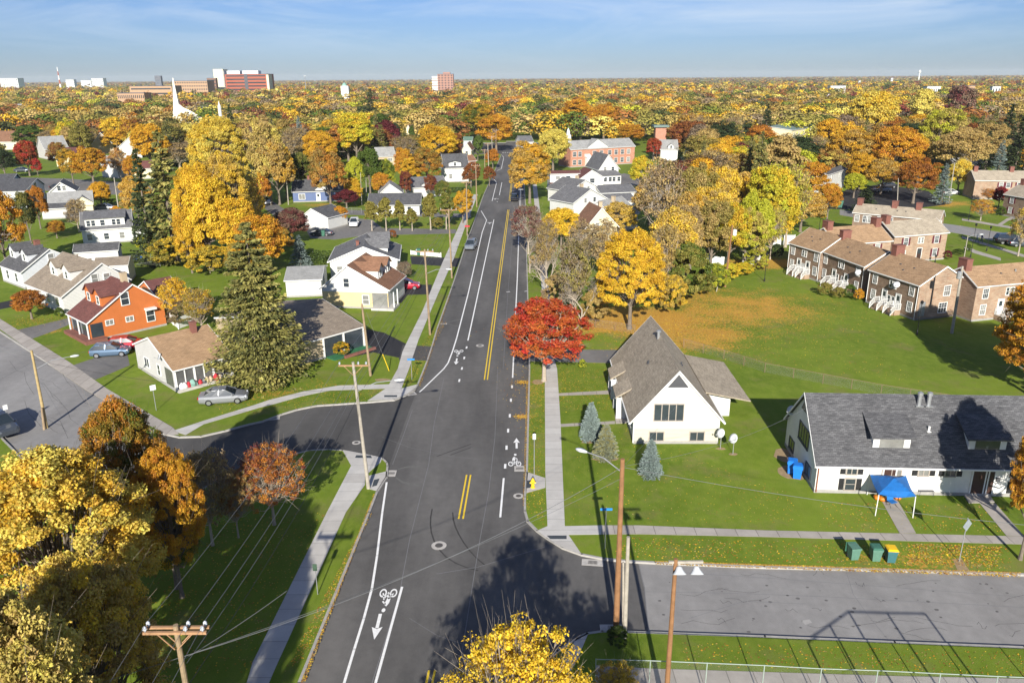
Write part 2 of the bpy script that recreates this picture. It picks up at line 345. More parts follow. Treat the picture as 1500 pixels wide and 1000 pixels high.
sheet('driveway', [(455,349),(490,351),(535,345),(668,342),(668,336),(560,334),(545,322),(500,318),(440,322)], .014, M_LOT)
sheet('driveway', [(474,314),(474,307),(600,309),(690,314),(690,319),(560,316)], .014, M_LOT)
sheet('driveway', [(22,484),(101,466),(107,473),(83,483),(45,497)], .014, M_LOT)
sheet('driveway', [(104,536),(142,523),(187,520),(190,535),(140,556)], .014, M_LOT)
sheet('driveway', [(-20,447),(20,439),(21,449),(-20,457)], .014, M_DRIVE)
sheet('driveway', [(885,272),(885,260),(915,254),(940,262),(940,272)], .014, M_LOT)
sheet('street', [(-30,258),(100,262),(225,270),(225,287),(130,284),(60,279),(-30,270)], .012, M_LOT)
sheet('street', [(330,262),(420,330),(440,322),(350,262)], .012, M_LOT)
sheet('street', [(1409,331),(1500,346),(1700,372),(1700,395),(1500,362),(1409,343),(1230,315),(1230,307)], .012, M_OLD)
sheet('pavement', [(1409,320),(1500,335),(1700,362),(1700,366),(1500,338),(1409,323)], .026, M_CONCX)
sheet('pavement', [(1409,346),(1450,358),(1500,373),(1500,377),(1450,361.5),(1409,349)], .026, M_CONCX)
sheet('path', [(1412,363),(1427,371),(1466,382),(1466,378),(1430,367),(1415,360)], .022, M_CONCX)
sheet('path', [(1461,329),(1475,320),(1500,313),(1500,317),(1478,323),(1467,330)], .022, M_CONCX)
sheet('car_park', [(1195,305),(1240,278),(1290,270),(1360,280),(1385,300),(1300,310)], .012, M_DRIVE)
sheet('worn_soil', [(1395,760+58),(1408,817),(1420,835),(1403,836)], .012, mat('bare_soil', (.30,.22,.13), .95, .1, var=.2))
def soil(x, y, rx, ry, n=14):
    c = G(x, y); q = [(c[0]+rx*math.cos(t)*rnd.uniform(.75,1.15), c[1]+ry*math.sin(t)*rnd.uniform(.75,1.15)) for t in [2*math.pi*i/n for i in range(n)]]
    mb = MB(); mb.prism(q, -.03, .01); mb.build('bare_soil', MATS['bare_soil'], kind='structure')
soil(951,694,1.1,.35); soil(888,672,1.3,.4); soil(864,647,.9,.3); soil(1056,657,.45,.25); soil(1073.5,665,.45,.25); soil(788,559,.7,.8); soil(385,560,1.2,.6); soil(1152,668,1.0,1.6); soil(1160,692,1.4,1.2); soil(560,556,1.0,.4)
for q in ([(562.5,581.6),(581.7,581.6),(581.7,579),(563,579)], [(520,670.6),(545,671),(543,667.3),(522,666.9)], [(801,784.5),(830,784.5),(830,789.5),(806,789.5)], [(771.5,704),(782,703),(781,714),(771,715)], [(548,703),(556,701),(552,711),(545,713)]):
    sheet('tactile_pad', q, .04, M_PAD)
# ---- painted markings ----
ZR = -.116
def stripe(mb, pts, wd, z=ZR, mi=0):
    p = [G(a, b, -.12) for a, b in pts]
    for a, b in zip(p, p[1:]):
        d = (b-a).normalized(); n_ = Vector((-d.y, d.x, 0))*wd/2
        mb.add([(*(a-n_-d*.02).xy, z), (*(a+n_-d*.02).xy, z), (*(b+n_+d*.02).xy, z), (*(b-n_+d*.02).xy, z)], [(0,3,2,1)], mi)
wl = MB(); LWD = .16
for q in ([(490,1040),(504,1000),(519,950),(533,905),(544.8,861.5),(552.4,813),(560,750),(566.4,706)],
          [(614.5,574),(619.5,569.6),(650,540),(656.3,531.5),(663,514),(669,494.8),(685.4,431.5),(706.4,340),(712.8,322.4),(704.8,308.8)],
          [(722.4,261.6),(727.5,267.2),(720.8,294.4)], [(736,228),(737.9,231.2),(734.4,247.2),(728,250.4)],
          [(538,1040),(550,1000),(589,859)], [(685.4,498.6),(723.5,321.6)], [(735.2,267.2),(731.5,286)],
          [(750.9,553),(754.7,472),(757.7,408.7),(761.5,300),(762,270)], [(737.9,700),(732.8,757)]): stripe(wl, q, LWD)
for (x, y, l_) in ((683.4,507.5,1),(680,522.7,1),(676.6,538,1),(672.8,555.6,1),(750,564.6,1),(748.4,584.3,1),(746.8,607,1),(744.3,628.7,1),(742,653.5,1),(740,680.6,1),(729.5,291,1),(728.5,295,1)):
    c = G(x, y); a = G(766, 130); d = (Vector((G(765,118)[0],G(765,118)[1],0))-c); d.z=0; d.normalize(); n_ = Vector((-d.y,d.x,0))*.1; q = d*(.42)
    if x < 760 and y > 296: q = d*.42
    wl.add([(*(c-q-n_).xy,ZR),(*(c-q+n_).xy,ZR),(*(c+q+n_).xy,ZR),(*(c+q-n_).xy,ZR)], [(0,3,2,1)])
for (x, y) in ((744.5,427.4),(771.0,426.4)): stripe(wl, [(x-2.6,y+.3),(x+2.6,y-.3)], .2)
for i in range(6): stripe(wl, [(736+3.3*i,223.6),(737.8+3.3*i,223.6)], 1.5)
wl.build('white_road_marking', M_WHITE_LINE, kind='structure')
yl = MB()
for q, off in (([(711.7,556),(744.8,307)],0), ([(675,759.5),(686.5,695)],0), ([(746.6,294.4),(749.3,269.6),(756,228)],0), ([(622,1030),(633,981)],0)):
    for s_ in (-1, 1):
        p = [G(a, b, -.12)+Vector((s_*.17,0,0)) for a, b in q]
        for a, b in zip(p, p[1:]):
            d = (b-a).normalized(); n_ = Vector((-d.y,d.x,0))*.065
            yl.add([(*(a-n_).xy,ZR),(*(a+n_).xy,ZR),(*(b+n_).xy,ZR),(*(b-n_).xy,ZR)], [(0,3,2,1)])
yl.build('yellow_centre_line', M_YELLOW_LINE, kind='structure')
def bike(px, py, s=1.0, flip=1):
    """cyclist pictogram lying on the asphalt; s scales, flip turns it round"""
    o = G(px, py, -.12); mb = MB()
    def P_(u, v): return (o.x+flip*u*s, o.y+flip*v*s, ZR)
    def ring(cu, cv, ra, rb, n=18, sq=1.9):
        for i in range(n):
            t0, t1 = 2*math.pi*i/n, 2*math.pi*(i+1)/n
            mb.add([P_(cu+ra*math.cos(t0), cv+sq*ra*math.sin(t0)), P_(cu+rb*math.cos(t0), cv+sq*rb*math.sin(t0)), P_(cu+rb*math.cos(t1), cv+sq*rb*math.sin(t1)), P_(cu+ra*math.cos(t1), cv+sq*ra*math.sin(t1))], [(0,1,2,3)])
    def bar(a, b, w_=.09):
        a, b = Vector(a), Vector(b); d = (b-a).normalized(); n_ = Vector((-d.y,d.x))*w_/2
        mb.add([P_(*(a-n_)), P_(*(b-n_)), P_(*(b+n_)), P_(*(a+n_))], [(0,1,2,3)])
    ring(-.36, 0, .16, .25); ring(.36, 0, .16, .25)
    bar((-.36,.05),(-.1,.55)); bar((-.02,-.1),(.2,.6)); bar((.36,.0),(.2,.75)); bar((-.12,.05),(.12,.15), .1)
    mb.add([P_(-.24,.6),P_(-.02,.5),P_(.12,1.25),P_(-.06,1.45),P_(-.2,1.1)], [(0,1,2,3,4)]); bar((.02,1.25),(.26,.9), .12); bar((-.16,.65),(.06,.2), .14)
    ring(.06, 1.85, 0.0, .13, 10, 1.6)
    return mb.build('bicycle_lane_symbol', M_WHITE_LINE, kind='structure')
def arrow(px, py, s=1.0, flip=1):
    o = G(px, py, -.12); mb = MB()
    def P_(u, v): return (o.x+flip*u*s, o.y+flip*v*s, ZR)
    mb.add([P_(-.1,-1.1),P_(.1,-1.1),P_(.1,.2),P_(-.1,.2)], [(0,1,2,3)]); mb.add([P_(-.32,.1),P_(0,.28),P_(.32,.1),P_(0,1.2)], [(0,1,2,3)])
    return mb.build('arrow_marking', M_WHITE_LINE, kind='structure')
bike(569,868,.95,-1); arrow(553,916,1.05,-1); bike(672,514,.95,-1); arrow(668.5,529,.95,-1); bike(754,679,.95,1); arrow(756.7,649,.95,1)
bike(717.5,326,.95,-1); bike(725.5,291,.95,-1)
sm = MB()
for q in (([(729,540),(725,640),(716,720),(703,790),(690,870),(676,960),(668,1010)]), ([(737,540),(744,430),(752,330)]), ([(604,600),(590,640),(575,680)]), ([(650,555),(636,620),(628,680),(600,790),(585,870),(545,1000)])): stripe(sm, q, .045, ZR-.0015)
for q in (([(935,822),(944,860),(950,921)]), ([(640,840),(700,830),(800,800)])): stripe(sm, q, .05, ZR-.0015)
for q in (([(942,866),(1060,868),(1200,873),(1500,889)]), ([(1000,838),(1150,848),(1500,874)])): stripe(sm, q, .035, ZR-.0015)
for q in (([(560,640),(600,655),(660,668),(700,672)]), ([(1010,905),(1090,880),(1180,884)]), ([(1240,838),(1250,870),(1275,905),(1300,935)]), ([(20,520),(60,560),(90,610)]), ([(600,905),(640,930),(700,950)])): stripe(sm, q, .03, ZR-.0012)
sm.build('sealed_road_joint', M_SEAM, kind='structure')
M_PATCH = asphalt('asphalt_patch', (.040,.039,.038), (.055,.053,.051)); M_PATCHL = asphalt('asphalt_patch_pale', (.30,.29,.275), (.35,.34,.32)); M_SPOT = mat('oil_spot', (.11,.105,.10), .7, .3, var=.3); M_TRACK = mat('rubber_mark', (.052,.050,.048), .8, .2, var=.3, vs=2)
def patch(pts, m_, z=ZR-.003):
    p = W(pts); mb = MB(); mb.add([(x, y, z) for x, y in p], [list(range(len(p)))]); me = mb.mesh('t', m_)
    if me.polygons[0].normal.z < 0: mb.f = [f[::-1] for f in mb.f]
    mb.build('asphalt_patch', m_, kind='structure')
patch([(1174,906),(1186,904),(1190,909),(1180,912)], M_PATCHL)
tm = MB()
for q in (([(633,745),(631,757),(630.5,768),(632,780),(636,792),(643,804),(653,815),(667,824),(684,831),(700,835)]), ([(663,750),(664,760),(667,771),(672,782),(679,794),(688,806),(698,817),(710,827)]), ([(690,650),(662,660),(640,668)]), ([(690,655),(660,666)])): stripe(tm, q, .11, ZR-.002)
tm.build('tyre_mark', M_TRACK, kind='structure')
rr_ = random.Random(11); ck = MB()
for k in range(26):
    x, y = rr_.uniform(950,1480), rr_.uniform(840,930); q = [(x,y)]
    for _ in range(5): x += rr_.uniform(6,22)*(1 if k % 3 else .2); y += rr_.uniform(-5,5); q.append((x,y))
    if all(on_road(*G(*p_).xy) for p_ in q): stripe(ck, q, .022, ZR-.002)
for k in range(14):
    x, y = rr_.uniform(-10,120), rr_.uniform(500,640); q = [(x,y)]
    for _ in range(5): x += rr_.uniform(2,12); y += rr_.uniform(2,14); q.append((x,y))
    if all(on_road(*G(*p_).xy) for p_ in q): stripe(ck, q, .025, ZR-.002)
ck.build('asphalt_crack', M_TRACK, kind='structure')
for k in range(40):
    x, y = rr_.uniform(960,1490), rr_.uniform(845,930); c = G(x,y)
    if on_road(c.x, c.y): 
        ra = rr_.uniform(.03,.11); mb = MB(); mb.add([(c.x+ra*1.4*math.cos(t)*rr_.uniform(.7,1.1), c.y+ra*math.sin(t), ZR-.0015) for t in [i*.785 for i in range(8)]], [tuple(range(8))]); mb.build('oil_spot', M_SPOT, kind='structure')
# silt fans washed from the storm drains: thin low mounds
def fan(pts, wd):
    p = [G(a, b, -.12) for a, b in pts]; mb = MB(); L_ = []; R_ = []
    for i, a in enumerate(p):
        d = (p[min(i+1,len(p)-1)]-p[max(i-1,0)]).normalized(); n_ = Vector((-d.y,d.x,0))*wd*(.25+i/len(p))*.5
        L_.append((a-n_).xy); R_.append((a+n_).xy)
    poly = [tuple(q) for q in L_]+[tuple(q) for q in R_[::-1]]
    mb.add([(*q, ZR-.0025) for q in poly], [list(range(len(poly)))])
    if mb.mesh('t', M_STAIN).polygons[0].normal.z < 0: mb.f = [f[::-1] for f in mb.f]
    mb.build('silt_stain', M_STAIN, kind='structure')
fan([(583,687),(594,684),(606,683),(618,683)], .5); fan([(580,699),(590,706),(602,709),(615,710)], .5); fan([(613,575),(630,575),(650,574.5)], .3)
fan([(654,473),(668,469),(678,467)], .5); fan([(654,474),(666,477),(676,477)], .5)
# drains and manholes
M_IRON = mat('cast_iron', (.11,.10,.09), .6, .4, metal=.3); M_COLLAR = mat('manhole_collar', (.42,.40,.37), .85, .2, var=.2)
def drain(px, py, w_=1.2, d_=.75, rz=0):
    t = thing('storm_drain', '', 'storm drain', (*G(px,py,-.12).xy, -.12), rz)
    MB().box(-w_/2,w_/2,-d_/2,d_/2,.0,.012).build('collar', M_COLLAR, t)
    g = MB(); g.box(-.32,.32,-.2,.2,.012,.02)
    g.build('grate', M_IRON, t); g2 = MB()
    for i in range(7): g2.box(-.3+i*.09,-.27+i*.09,-.18,.18,.02,.03)
    g2.build('grate_bar', M_COLLAR, t)
    return t
for (x, y, w_, d_, rz, lb) in ((572.5,693,.9,1.1,0,'storm drain at the corner by the leaning pole with silt fanned on the road'), (602.5,576.5,1.0,.9,.4,'storm drain at the far kerb corner by the curving pavement'),
      (400,612.5,1.3,.8,.25,'storm drain beside the grass verge of the curved side street'), (761,686,.9,1.0,0,'storm drain beside the bicycle symbol in the right bike lane'),
      (868,823.5,1.5,.75,-.12,'storm drain at the kerb below the wide corner ramp'), (898,919,1.6,.6,-.02,'storm drain at the foot of the two wooden poles'), (650,474,.9,.5,0,'storm drain on the far left kerb with twin silt streaks')):
    tag(drain(x,y,w_,d_,rz), lb, 'storm drain', 'storm drains')
def manhole(px, py, ra, lb):
    t = thing('manhole', lb, 'manhole', (*G(px,py,-.12).xy, -.12), 0, 'manhole covers')
    MB().lathe([(ra,0),(ra,.01)], n=24).build('collar', M_COLLAR, t); MB().lathe([(ra*.52,.01),(ra*.52,.018)], n=20).build('cover', M_IRON, t)
manhole(643,798.5,.55,'round manhole with a pale collar below the short yellow double line'); manhole(703,506,.5,'pale ringed manhole beside the long yellow double line')
manhole(759.5,726,.42,'pale ringed manhole at the right kerb near the yellow hydrant'); manhole(522,648,.4,'small manhole in the shadow at the side street mouth')
# ================= BUILDINGS =================
def shingle(name, a, b, c3=None, vs=.5): return bricks(name, a, b, tuple(v*.62 for v in a), bw=.32, bh=.15, ms=.012, var=.16, bump=.35, vs=vs, c3=c3)
M_TRIM = mat('white_trim', (.68,.68,.66), .5, .4, var=.04)
M_WHITE = siding('white_siding', (.60,.60,.575), row=.2); M_WHITEB = siding('cool_white_siding', (.56,.58,.60), row=.2); M_CREAM = siding('cream_siding', (.72,.64,.42))
M_GREYW = siding('pale_grey_siding', (.50,.49,.47)); M_STUCCO = mat('painted_stucco', (.64,.63,.60), .8, .25, var=.09, vs=.8, bump=.2, bs=20)
M_ORANGE = siding('orange_siding', (.50,.150,.042), var=.08); M_BLUEW = siding('slate_blue_siding', (.10,.14,.27)); M_TAN = siding('tan_siding', (.45,.36,.24)); M_LBLUE = siding('pale_blue_siding', (.30,.42,.48))
M_BRICK_SHADED = bricks('shade_toned_brick', (.20,.12,.08), (.265,.17,.115), (.27,.235,.185), var=.2, c3=(.165,.105,.075), vs=.6)  # darker copy of the apartment brick, shade put into its colour
M_BRICK_SUNNY = bricks('sun_toned_brick', (.30,.195,.125), (.38,.26,.17), (.33,.28,.22), var=.2, c3=(.27,.155,.10), vs=.6)  # paler copy of the same brick, sunlight put into its colour
M_CHIM = bricks('chimney_brick', (.17,.058,.042), (.21,.075,.052), (.20,.11,.09), var=.12)
M_RBRICK = bricks('orange_red_brick', (.36,.12,.06), (.44,.16,.08), (.42,.30,.24), var=.1)
S_TAN = shingle('tan_shingle', (.32,.205,.115), (.41,.27,.155), (.24,.155,.09)); S_GREY = shingle('grey_shingle', (.12,.12,.125), (.19,.19,.195), (.085,.085,.09))
S_DARK = shingle('charcoal_shingle', (.075,.076,.080), (.13,.13,.135), (.05,.05,.054)); S_BROWN = shingle('brown_shingle', (.20,.105,.062), (.28,.15,.09), (.15,.08,.05))
S_MAROON = shingle('maroon_shingle', (.13,.052,.045), (.18,.075,.062), (.10,.045,.04)); S_TAUPE = shingle('taupe_shingle', (.34,.29,.215), (.44,.375,.285), (.25,.21,.16))
S_LGREY = shingle('light_grey_shingle', (.28,.28,.27), (.36,.36,.35), (.22,.22,.21)); S_GBROWN = shingle('grey_brown_shingle', (.23,.185,.14), (.30,.25,.19), (.17,.14,.11))
M_FOUND = mat('foundation_block', (.30,.29,.27), .9, .2, var=.15)
M_SHUT = mat('maroon_shutter', (.11,.025,.035), .6, .3); M_SHUTK = mat('dark_shutter', (.02,.02,.022), .5, .3)
M_DOOR = mat('dark_door', (.05,.025,.02), .5, .4); M_DOORW = mat('white_door', (.7,.7,.68), .5, .4); M_METAL = mat('galvanised_metal', (.38,.39,.40), .45, .5, metal=.6)
M_DGREY = mat('dark_grey_metal', (.06,.062,.07), .5, .5)
M_BASE = siding('beige_base_panel', (.50,.47,.38)); M_YBASE = siding('yellow_brick_base', (.66,.52,.26)); M_BEIGE = mat('beige_frame', (.33,.29,.25), .6, .3)
def glass(name, c):
    mt = mat(name, c, .08, .8, var=.25, vs=.9); return mt
M_GLASS = glass('window_glass', (.035,.045,.055)); M_GLASSL = glass('curtained_glass', (.20,.20,.19))
WIN = {}
def win_mesh(w_, h_, style, trim):
    k = (round(w_,2), round(h_,2), style, trim.name)
    if k in WIN: return WIN[k]
    f = MB(); t = .09
    f.box(-w_/2-t,-w_/2,-.07,.02,-t,h_+t); f.box(w_/2,w_/2+t,-.07,.02,-t,h_+t); f.box(-w_/2,w_/2,-.07,.02,h_,h_+t); f.box(-w_/2-.05,w_/2+.05,-.11,.02,-t,0)
    if style in ('dh','dh6'): f.box(-w_/2,w_/2,-.055,-.01,h_*.49,h_*.53)
    if style == 'dh6':
        for i in (1,2): f.box(-w_/2+w_*i/3-.015,-w_/2+w_*i/3+.015,-.05,-.01,0,h_)
        f.box(-w_/2,w_/2,-.048,-.01,h_*.75,h_*.77)
    if style == 'sl': f.box(-.03,.03,-.055,-.01,0,h_)
    if style == 'quad':
        for i in (1,2,3): f.box(-w_/2+w_*i/4-.04,-w_/2+w_*i/4+.04,-.055,-.01,0,h_)
    g = MB(); g.add([(-w_/2,-.03,0),(w_/2,-.03,0),(w_/2,-.03,h_),(-w_/2,-.03,h_)], [(0,1,2,3)])
    WIN[k] = (f.mesh('window', trim), g.mesh('pane', M_GLASS), g.mesh('pane', M_GLASSL)); return WIN[k]
class House:
    def __init__(s, name, label, cat, o, ang, L, D, e, r, ry, wall, roof, oh=.35, og=.3, trim=M_TRIM, found=M_FOUND, group=None, be=None, wmats=None):
        s.t = thing(name, label, cat, (o[0], o[1], 0), ang, group); s.L, s.D, s.e, s.r, s.ry = L, D, e, r, ry
        s.be = e if be is None else be; s.p1 = (r-e)/ry; s.p2 = (r-s.be)/(D-ry); s.roofm = roof; s.wallm = wall; s.trim = trim; s.oh = oh; s.ang = ang; s.o = o
        wb = MB(); wb.ext([(0,0),(D,0),(D,s.be-.03),(ry,r-.04),(0,e-.03)], 0, L); s.wall = wb.build('wall', wall, s.t)
        fb = MB(); fb.box(-.03,L+.03,-.03,D+.03,-.1,.28); fb.build('foundation', found, s.t)
        t = .13; zf = e-oh*s.p1; zb = s.be-oh*s.p2
        rb = MB(); rb.ext([(-oh,zf),(ry,r),(ry,r+t),(-oh,zf+t)], -og, L+og); rb.ext([(ry,r),(D+oh,zb),(D+oh,zb+t),(ry,r+t)], -og, L+og); s.roof = rb.build('roof', roof, s.t)
        tb = MB()
        for xa, xb in ((-og-.035,-og), (L+og,L+og+.035)):
            tb.ext([(-oh,zf-.06),(ry,r-.06),(ry,r+t+.01),(-oh,zf+t+.01)], xa, xb); tb.ext([(ry,r-.06),(D+oh,zb-.06),(D+oh,zb+t+.01),(ry,r+t+.01)], xa, xb)
        tb.box(-og,L+og,-oh-.1,-oh,zf-.02,zf+t-.02); tb.box(-og,L+og,D+oh,D+oh+.1,zb-.02,zb+t-.02)
        tb.build('gutter_trim', trim, s.t)
    def face(s, f, u, z):
        L, D = s.L, s.D
        return {'y0': ((u,0,z),0), 'xL': ((L,u,z),R(90)), 'yD': ((L-u,D,z),R(180)), 'x0': ((0,D-u,z),R(-90))}[f]
    def win(s, f, u, z, w_=.9, h_=1.35, style='dh', trim=None, light=False, shut=None):
        loc, a = s.face(f, u, z); me = win_mesh(w_, h_, style, trim or s.trim)
        o = link('window', me[0], s.t, loc=loc, rotz=a); link('pane', me[2 if (light or (w_ < 1.5 and rnd.random() < .3)) else 1], o)
        if shut:
            for sg in (-1, 1):
                mb = MB(); x = sg*(w_/2+.32); mb.box(x-.2,x+.2,-.05,0,-.03,h_+.03)
                for k in range(4): mb.box(x-.16,x+.16,-.065,-.05,.08+k*h_/4,.04+(k+.8)*h_/4)
                mb.build('shutter', shut, o)
        return o
    def wins(s, f, us, z, **k):
        for u in us: s.win(f, u, z, **k)
    def door(s, f, u, w_=.95, h_=2.1, z=.2, m_=M_DOOR, trim=None, gl=True):
        loc, a = s.face(f, u, z); mb = MB(); t = .1; tm = trim or s.trim
        mb.box(-w_/2-t,-w_/2,-.08,.02,0,h_+t); mb.box(w_/2,w_/2+t,-.08,.02,0,h_+t); mb.box(-w_/2,w_/2,-.08,.02,h_,h_+t)
        o = mb.build('door_frame', tm, s.t, loc=loc); o.rotation_euler = (0,0,a)
        d = MB(); d.box(-w_/2,w_/2,-.045,0,0,h_); d.box(-w_/2+.15,w_/2-.15,-.055,-.045,.2,h_*.45); d.build('door', m_, o)
        if gl: g = MB(); g.box(-w_/2+.18,w_/2-.18,-.055,-.045,h_*.55,h_-.2); g.build('pane', M_GLASS, o)
        return o
    def roofz(s, y): return s.e+s.p1*y if y < s.ry else s.be+s.p2*(s.D-y)
    def chimney(s, x, y, w_=.7, d_=.9, top=None, m_=M_CHIM):
        top = s.r+.9 if top is None else top
        mb = MB(); mb.box(x-w_/2,x+w_/2,y-d_/2,y+d_/2,s.roofz(y)-.7,top); mb.box(x-w_/2-.06,x+w_/2+.06,y-d_/2-.06,y+d_/2+.06,top,top+.12); mb.build('chimney', m_, s.t)
    def vent(s, x, y, h_=.45, ra=.07, m_=M_DGREY):
        z = s.roofz(y); mb = MB(); mb.tube((x,y,z),(x,y,z+.13+h_),ra,ra,8); mb.box(x-.15,x+.15,y-.15,y+.15,z+.1,z+.15); mb.build('roof_vent', m_, s.t)
    def dormer(s, x, y0=.6, w_=1.7, h_=1.15, rise=.75, wallm=None, win=True):
        """gabled dormer on the y0 slope"""
        z0 = s.roofz(y0); zt = z0+h_+.1; y1 = s.ry if zt > s.r else (zt-s.e)/s.p1; zr = zt+rise; y2 = min(s.ry, (zr-s.e)/s.p1)
        mb = MB(); mb.exty([(x-w_/2,z0-.4),(x+w_/2,z0-.4),(x+w_/2,zt),(x,zr-.03),(x-w_/2,zt)], y0, max(y1,y0+.5)); d = mb.build('dormer', wallm or s.wallm, s.t)
        rb = MB(); o_ = .22; k = rise/(w_/2); ya = y0-.25
        for sg in (-1, 1):
            e = (x+sg*(w_/2+o_), zt-o_*k)
            A = [(x,ya,zr),(e[0],ya,e[1]),(e[0],y1+.1,e[1]),(x,y2+.1,zr)]
            B = [(p[0],p[1],p[2]+.1) for p in A]
            fs = [(0,1,2,3),(7,6,5,4),(0,4,5,1),(1,5,6,2),(2,6,7,3),(3,7,4,0)]
            rb.add(A+B, fs if sg < 0 else [f[::-1] for f in fs])
        rb.build('dormer_roof', s.roofm, d)
        if win:
            me = win_mesh(.72, 1.0, 'dh', s.trim); o = link('window', me[0], d, loc=(x, y0, z0+.3)); link('pane', me[1], o)
        return d
    def stoop(s, f, u, w_=1.8, d_=1.3, h_=.5, m_=M_CONC, rail=False):
        loc, a = s.face(f, u, 0); mb = MB(); mb.box(-w_/2,w_/2,-d_,-.03,0,h_)
        for k in range(2): mb.box(-w_/2+.2,w_/2-.2,-d_-.3*(k+1),-d_-.3*k,0,h_*(.66-.33*k))
        o = mb.build('stoop', m_, s.t, loc=loc); o.rotation_euler = (0,0,a)
        if rail:
            r_ = MB()
            def run(p, q):
                p, q = Vector(p), Vector(q); n_ = max(2, int((q-p).length/.14))
                for z in (.1, .92): r_.tube(p+Vector((0,0,z)), q+Vector((0,0,z)), .04, .04, 4)
                for i in range(n_+1): c = p+(q-p)*i/n_; r_.tube(c+Vector((0,0,.05)), c+Vector((0,0,.95)), .022 if 0<i<n_ else .06, None, 4)
            for sg in (-1, 1):
                r_ = MB(); run((sg*w_/2,-.1,h_),(sg*w_/2,-d_,h_)); run((sg*w_/2,-d_,h_),(sg*w_/2,-d_-.7,0)); r_.build('railing', M_TRIM, o)
        return o
def fit_side(E0, E1, e, Rp, pitch=.6, back=None, be=None):
    """ridge parallel to the near eave E0->E1 (survey points of the eave at height e); Rp any ridge point"""
    a, b = G(*E0, e), G(*E1, e); a.z = b.z = 0; u = (b-a).normalized(); n_ = Vector((-u.y, u.x, 0)); L = (b-a).length
    lo, hi = e, e+9
    for _ in range(40):
        z = (lo+hi)/2; p = G(*Rp, z); d = (p-a).dot(n_)
        if (z-e) > pitch*d: hi = z
        else: lo = z
    d = (G(*Rp, z)-a).dot(n_)
    D = 2*d
    if back: D = (G(*back, be or e)-a).dot(n_)
    return (a.x, a.y), math.atan2(u.y, u.x), L, D, e, z, d
def fit_front(E0, E1, e, Ap, depth=None, back=None):
    """gable wall facing us with eave corners E0 (left) E1 (right); the ridge runs away from us"""
    a, b = G(*E0, e), G(*E1, e); a.z = b.z = 0; u = (b-a).normalized(); n_ = Vector((-u.y, u.x, 0)); D = (b-a).length
    lo, hi = e, e+9
    for _ in range(40):
        z = (lo+hi)/2
        if (G(*Ap, z)-a).dot(n_) < 0: hi = z
        else: lo = z
    if back is not None: depth = max(3, (G(*back, z)-a).dot(n_))
    ry = (b-G(*Ap, z)).dot(u); ry = min(max(ry, D*.3), D*.7)
    return (b.x, b.y), math.atan2(n_.y, n_.x), depth, D, e, z, ry
def side(name, label, cat, E0, E1, e, Rp, wall, roof, pitch=.6, back=None, be=None, **k):
    o, a, L, D, e, r, ry = fit_side(E0, E1, e, Rp, pitch, back, be); print(label[:34], 'L%.1f D%.1f r%.1f ry%.1f'%(L,D,r,ry)); return House(name, label, cat, o, a, L, D, e, r, ry, wall, roof, be=be, **k)
def front(name, label, cat, E0, E1, e, Ap, wall, roof, depth=None, back=None, **k):
    o, a, L, D, e, r, ry = fit_front(E0, E1, e, Ap, depth, back); print(label[:34], 'L%.1f D%.1f r%.1f ry%.1f'%(L,D,r,ry)); return House(name, label, cat, o, a, L, D, e, r, ry, wall, roof, **k)
def extra(h, poly, z0, z1, m_, name='wing'): mb = MB(); mb.prism(poly, z0, z1); return mb.build(name, m_, h.t)
def lean(h, x0, x1, y0, y1, z0, z1, m_=None, name='porch_roof', t=.12):
    """sloping slab from (y0,z0) to (y1,z1)"""
    mb = MB(); mb.ext([(y0,z0),(y1,z1),(y1,z1+t),(y0,z0+t)], x0, x1); return mb.build(name, m_ or h.roofm, h.t)
def posts(h, pts, z, r_=.07, m_=None, name='post'):
    for x, y in pts: mb = MB(); mb.box(x-r_,x+r_,y-r_,y+r_,0,z); mb.build(name, m_ or M_TRIM, h.t)
# --- 1 white gabled duplex beside the avenue
h = front('gabled_house', 'white gable-fronted house with a steep taupe roof behind the small blue spruces', 'house', (929.5,611.5), (1054,611.5), 2.6, (995,543.6), M_STUCCO, S_TAUPE, back=(958,465), oh=.45, og=.25)
H1 = h; WD = h.D
h.win('x0', WD*.40, 2.35, 2.6, 1.55, 'quad', M_BEIGE); h.win('x0', WD*.27, .35, 1.25, .8, 'sl', M_BEIGE); h.win('x0', WD*.75, .35, 1.25, .8, 'sl', M_BEIGE)
mb = MB(); mb.box(-.015,0,-.01,WD+.01,0,1.55); mb.build('base_panel', M_BASE, h.t)
mb = MB(); mb.M = None; zc = h.r-1.55; mb.add([(-.05,h.ry-.95,zc),(-.05,h.ry+.95,zc),(-.05,h.ry,zc+1.25)], [(2,1,0)]); mb.build('attic_vent', M_DGREY, h.t)
# east wing (right) with lower roof, west porch gables
extra(h, [(h.L*.38,-2.6),(h.L*.92,-2.6),(h.L*.92,0),(h.L*.38,0)], 0, 2.3, M_STUCCO)
lean(h, h.L*.30, h.L*.96, -4.2, .2, 2.05, h.e+.35)
for xx in (h.L*.42, h.L*.72):
    mb = MB(); zt = 3.3; yw = h.D; w2 = 1.5
    mb.ext([(yw-2.2,zt+.9),(yw+1.1,2.2),(yw+1.1,2.35),(yw-2.2,zt+1.05)], xx-w2, xx+w2); mb.build('porch_roof', S_TAUPE, h.t)
    mb = MB(); mb.box(xx-w2+.1,xx-w2+.25,yw+.1,yw+1.0,0,2.2); mb.build('porch_wall', M_TRIM, h.t); mb = MB(); mb.box(xx+w2-.25,xx+w2-.1,yw+.1,yw+1.0,0,2.2); mb.build('porch_wall', M_TRIM, h.t)
h.door('yD', h.L*.42, m_=M_DOOR); h.door('yD', h.L*.72, m_=M_DOOR); h.wins('yD', (h.L*.2,h.L*.57,h.L*.88), 1.0)
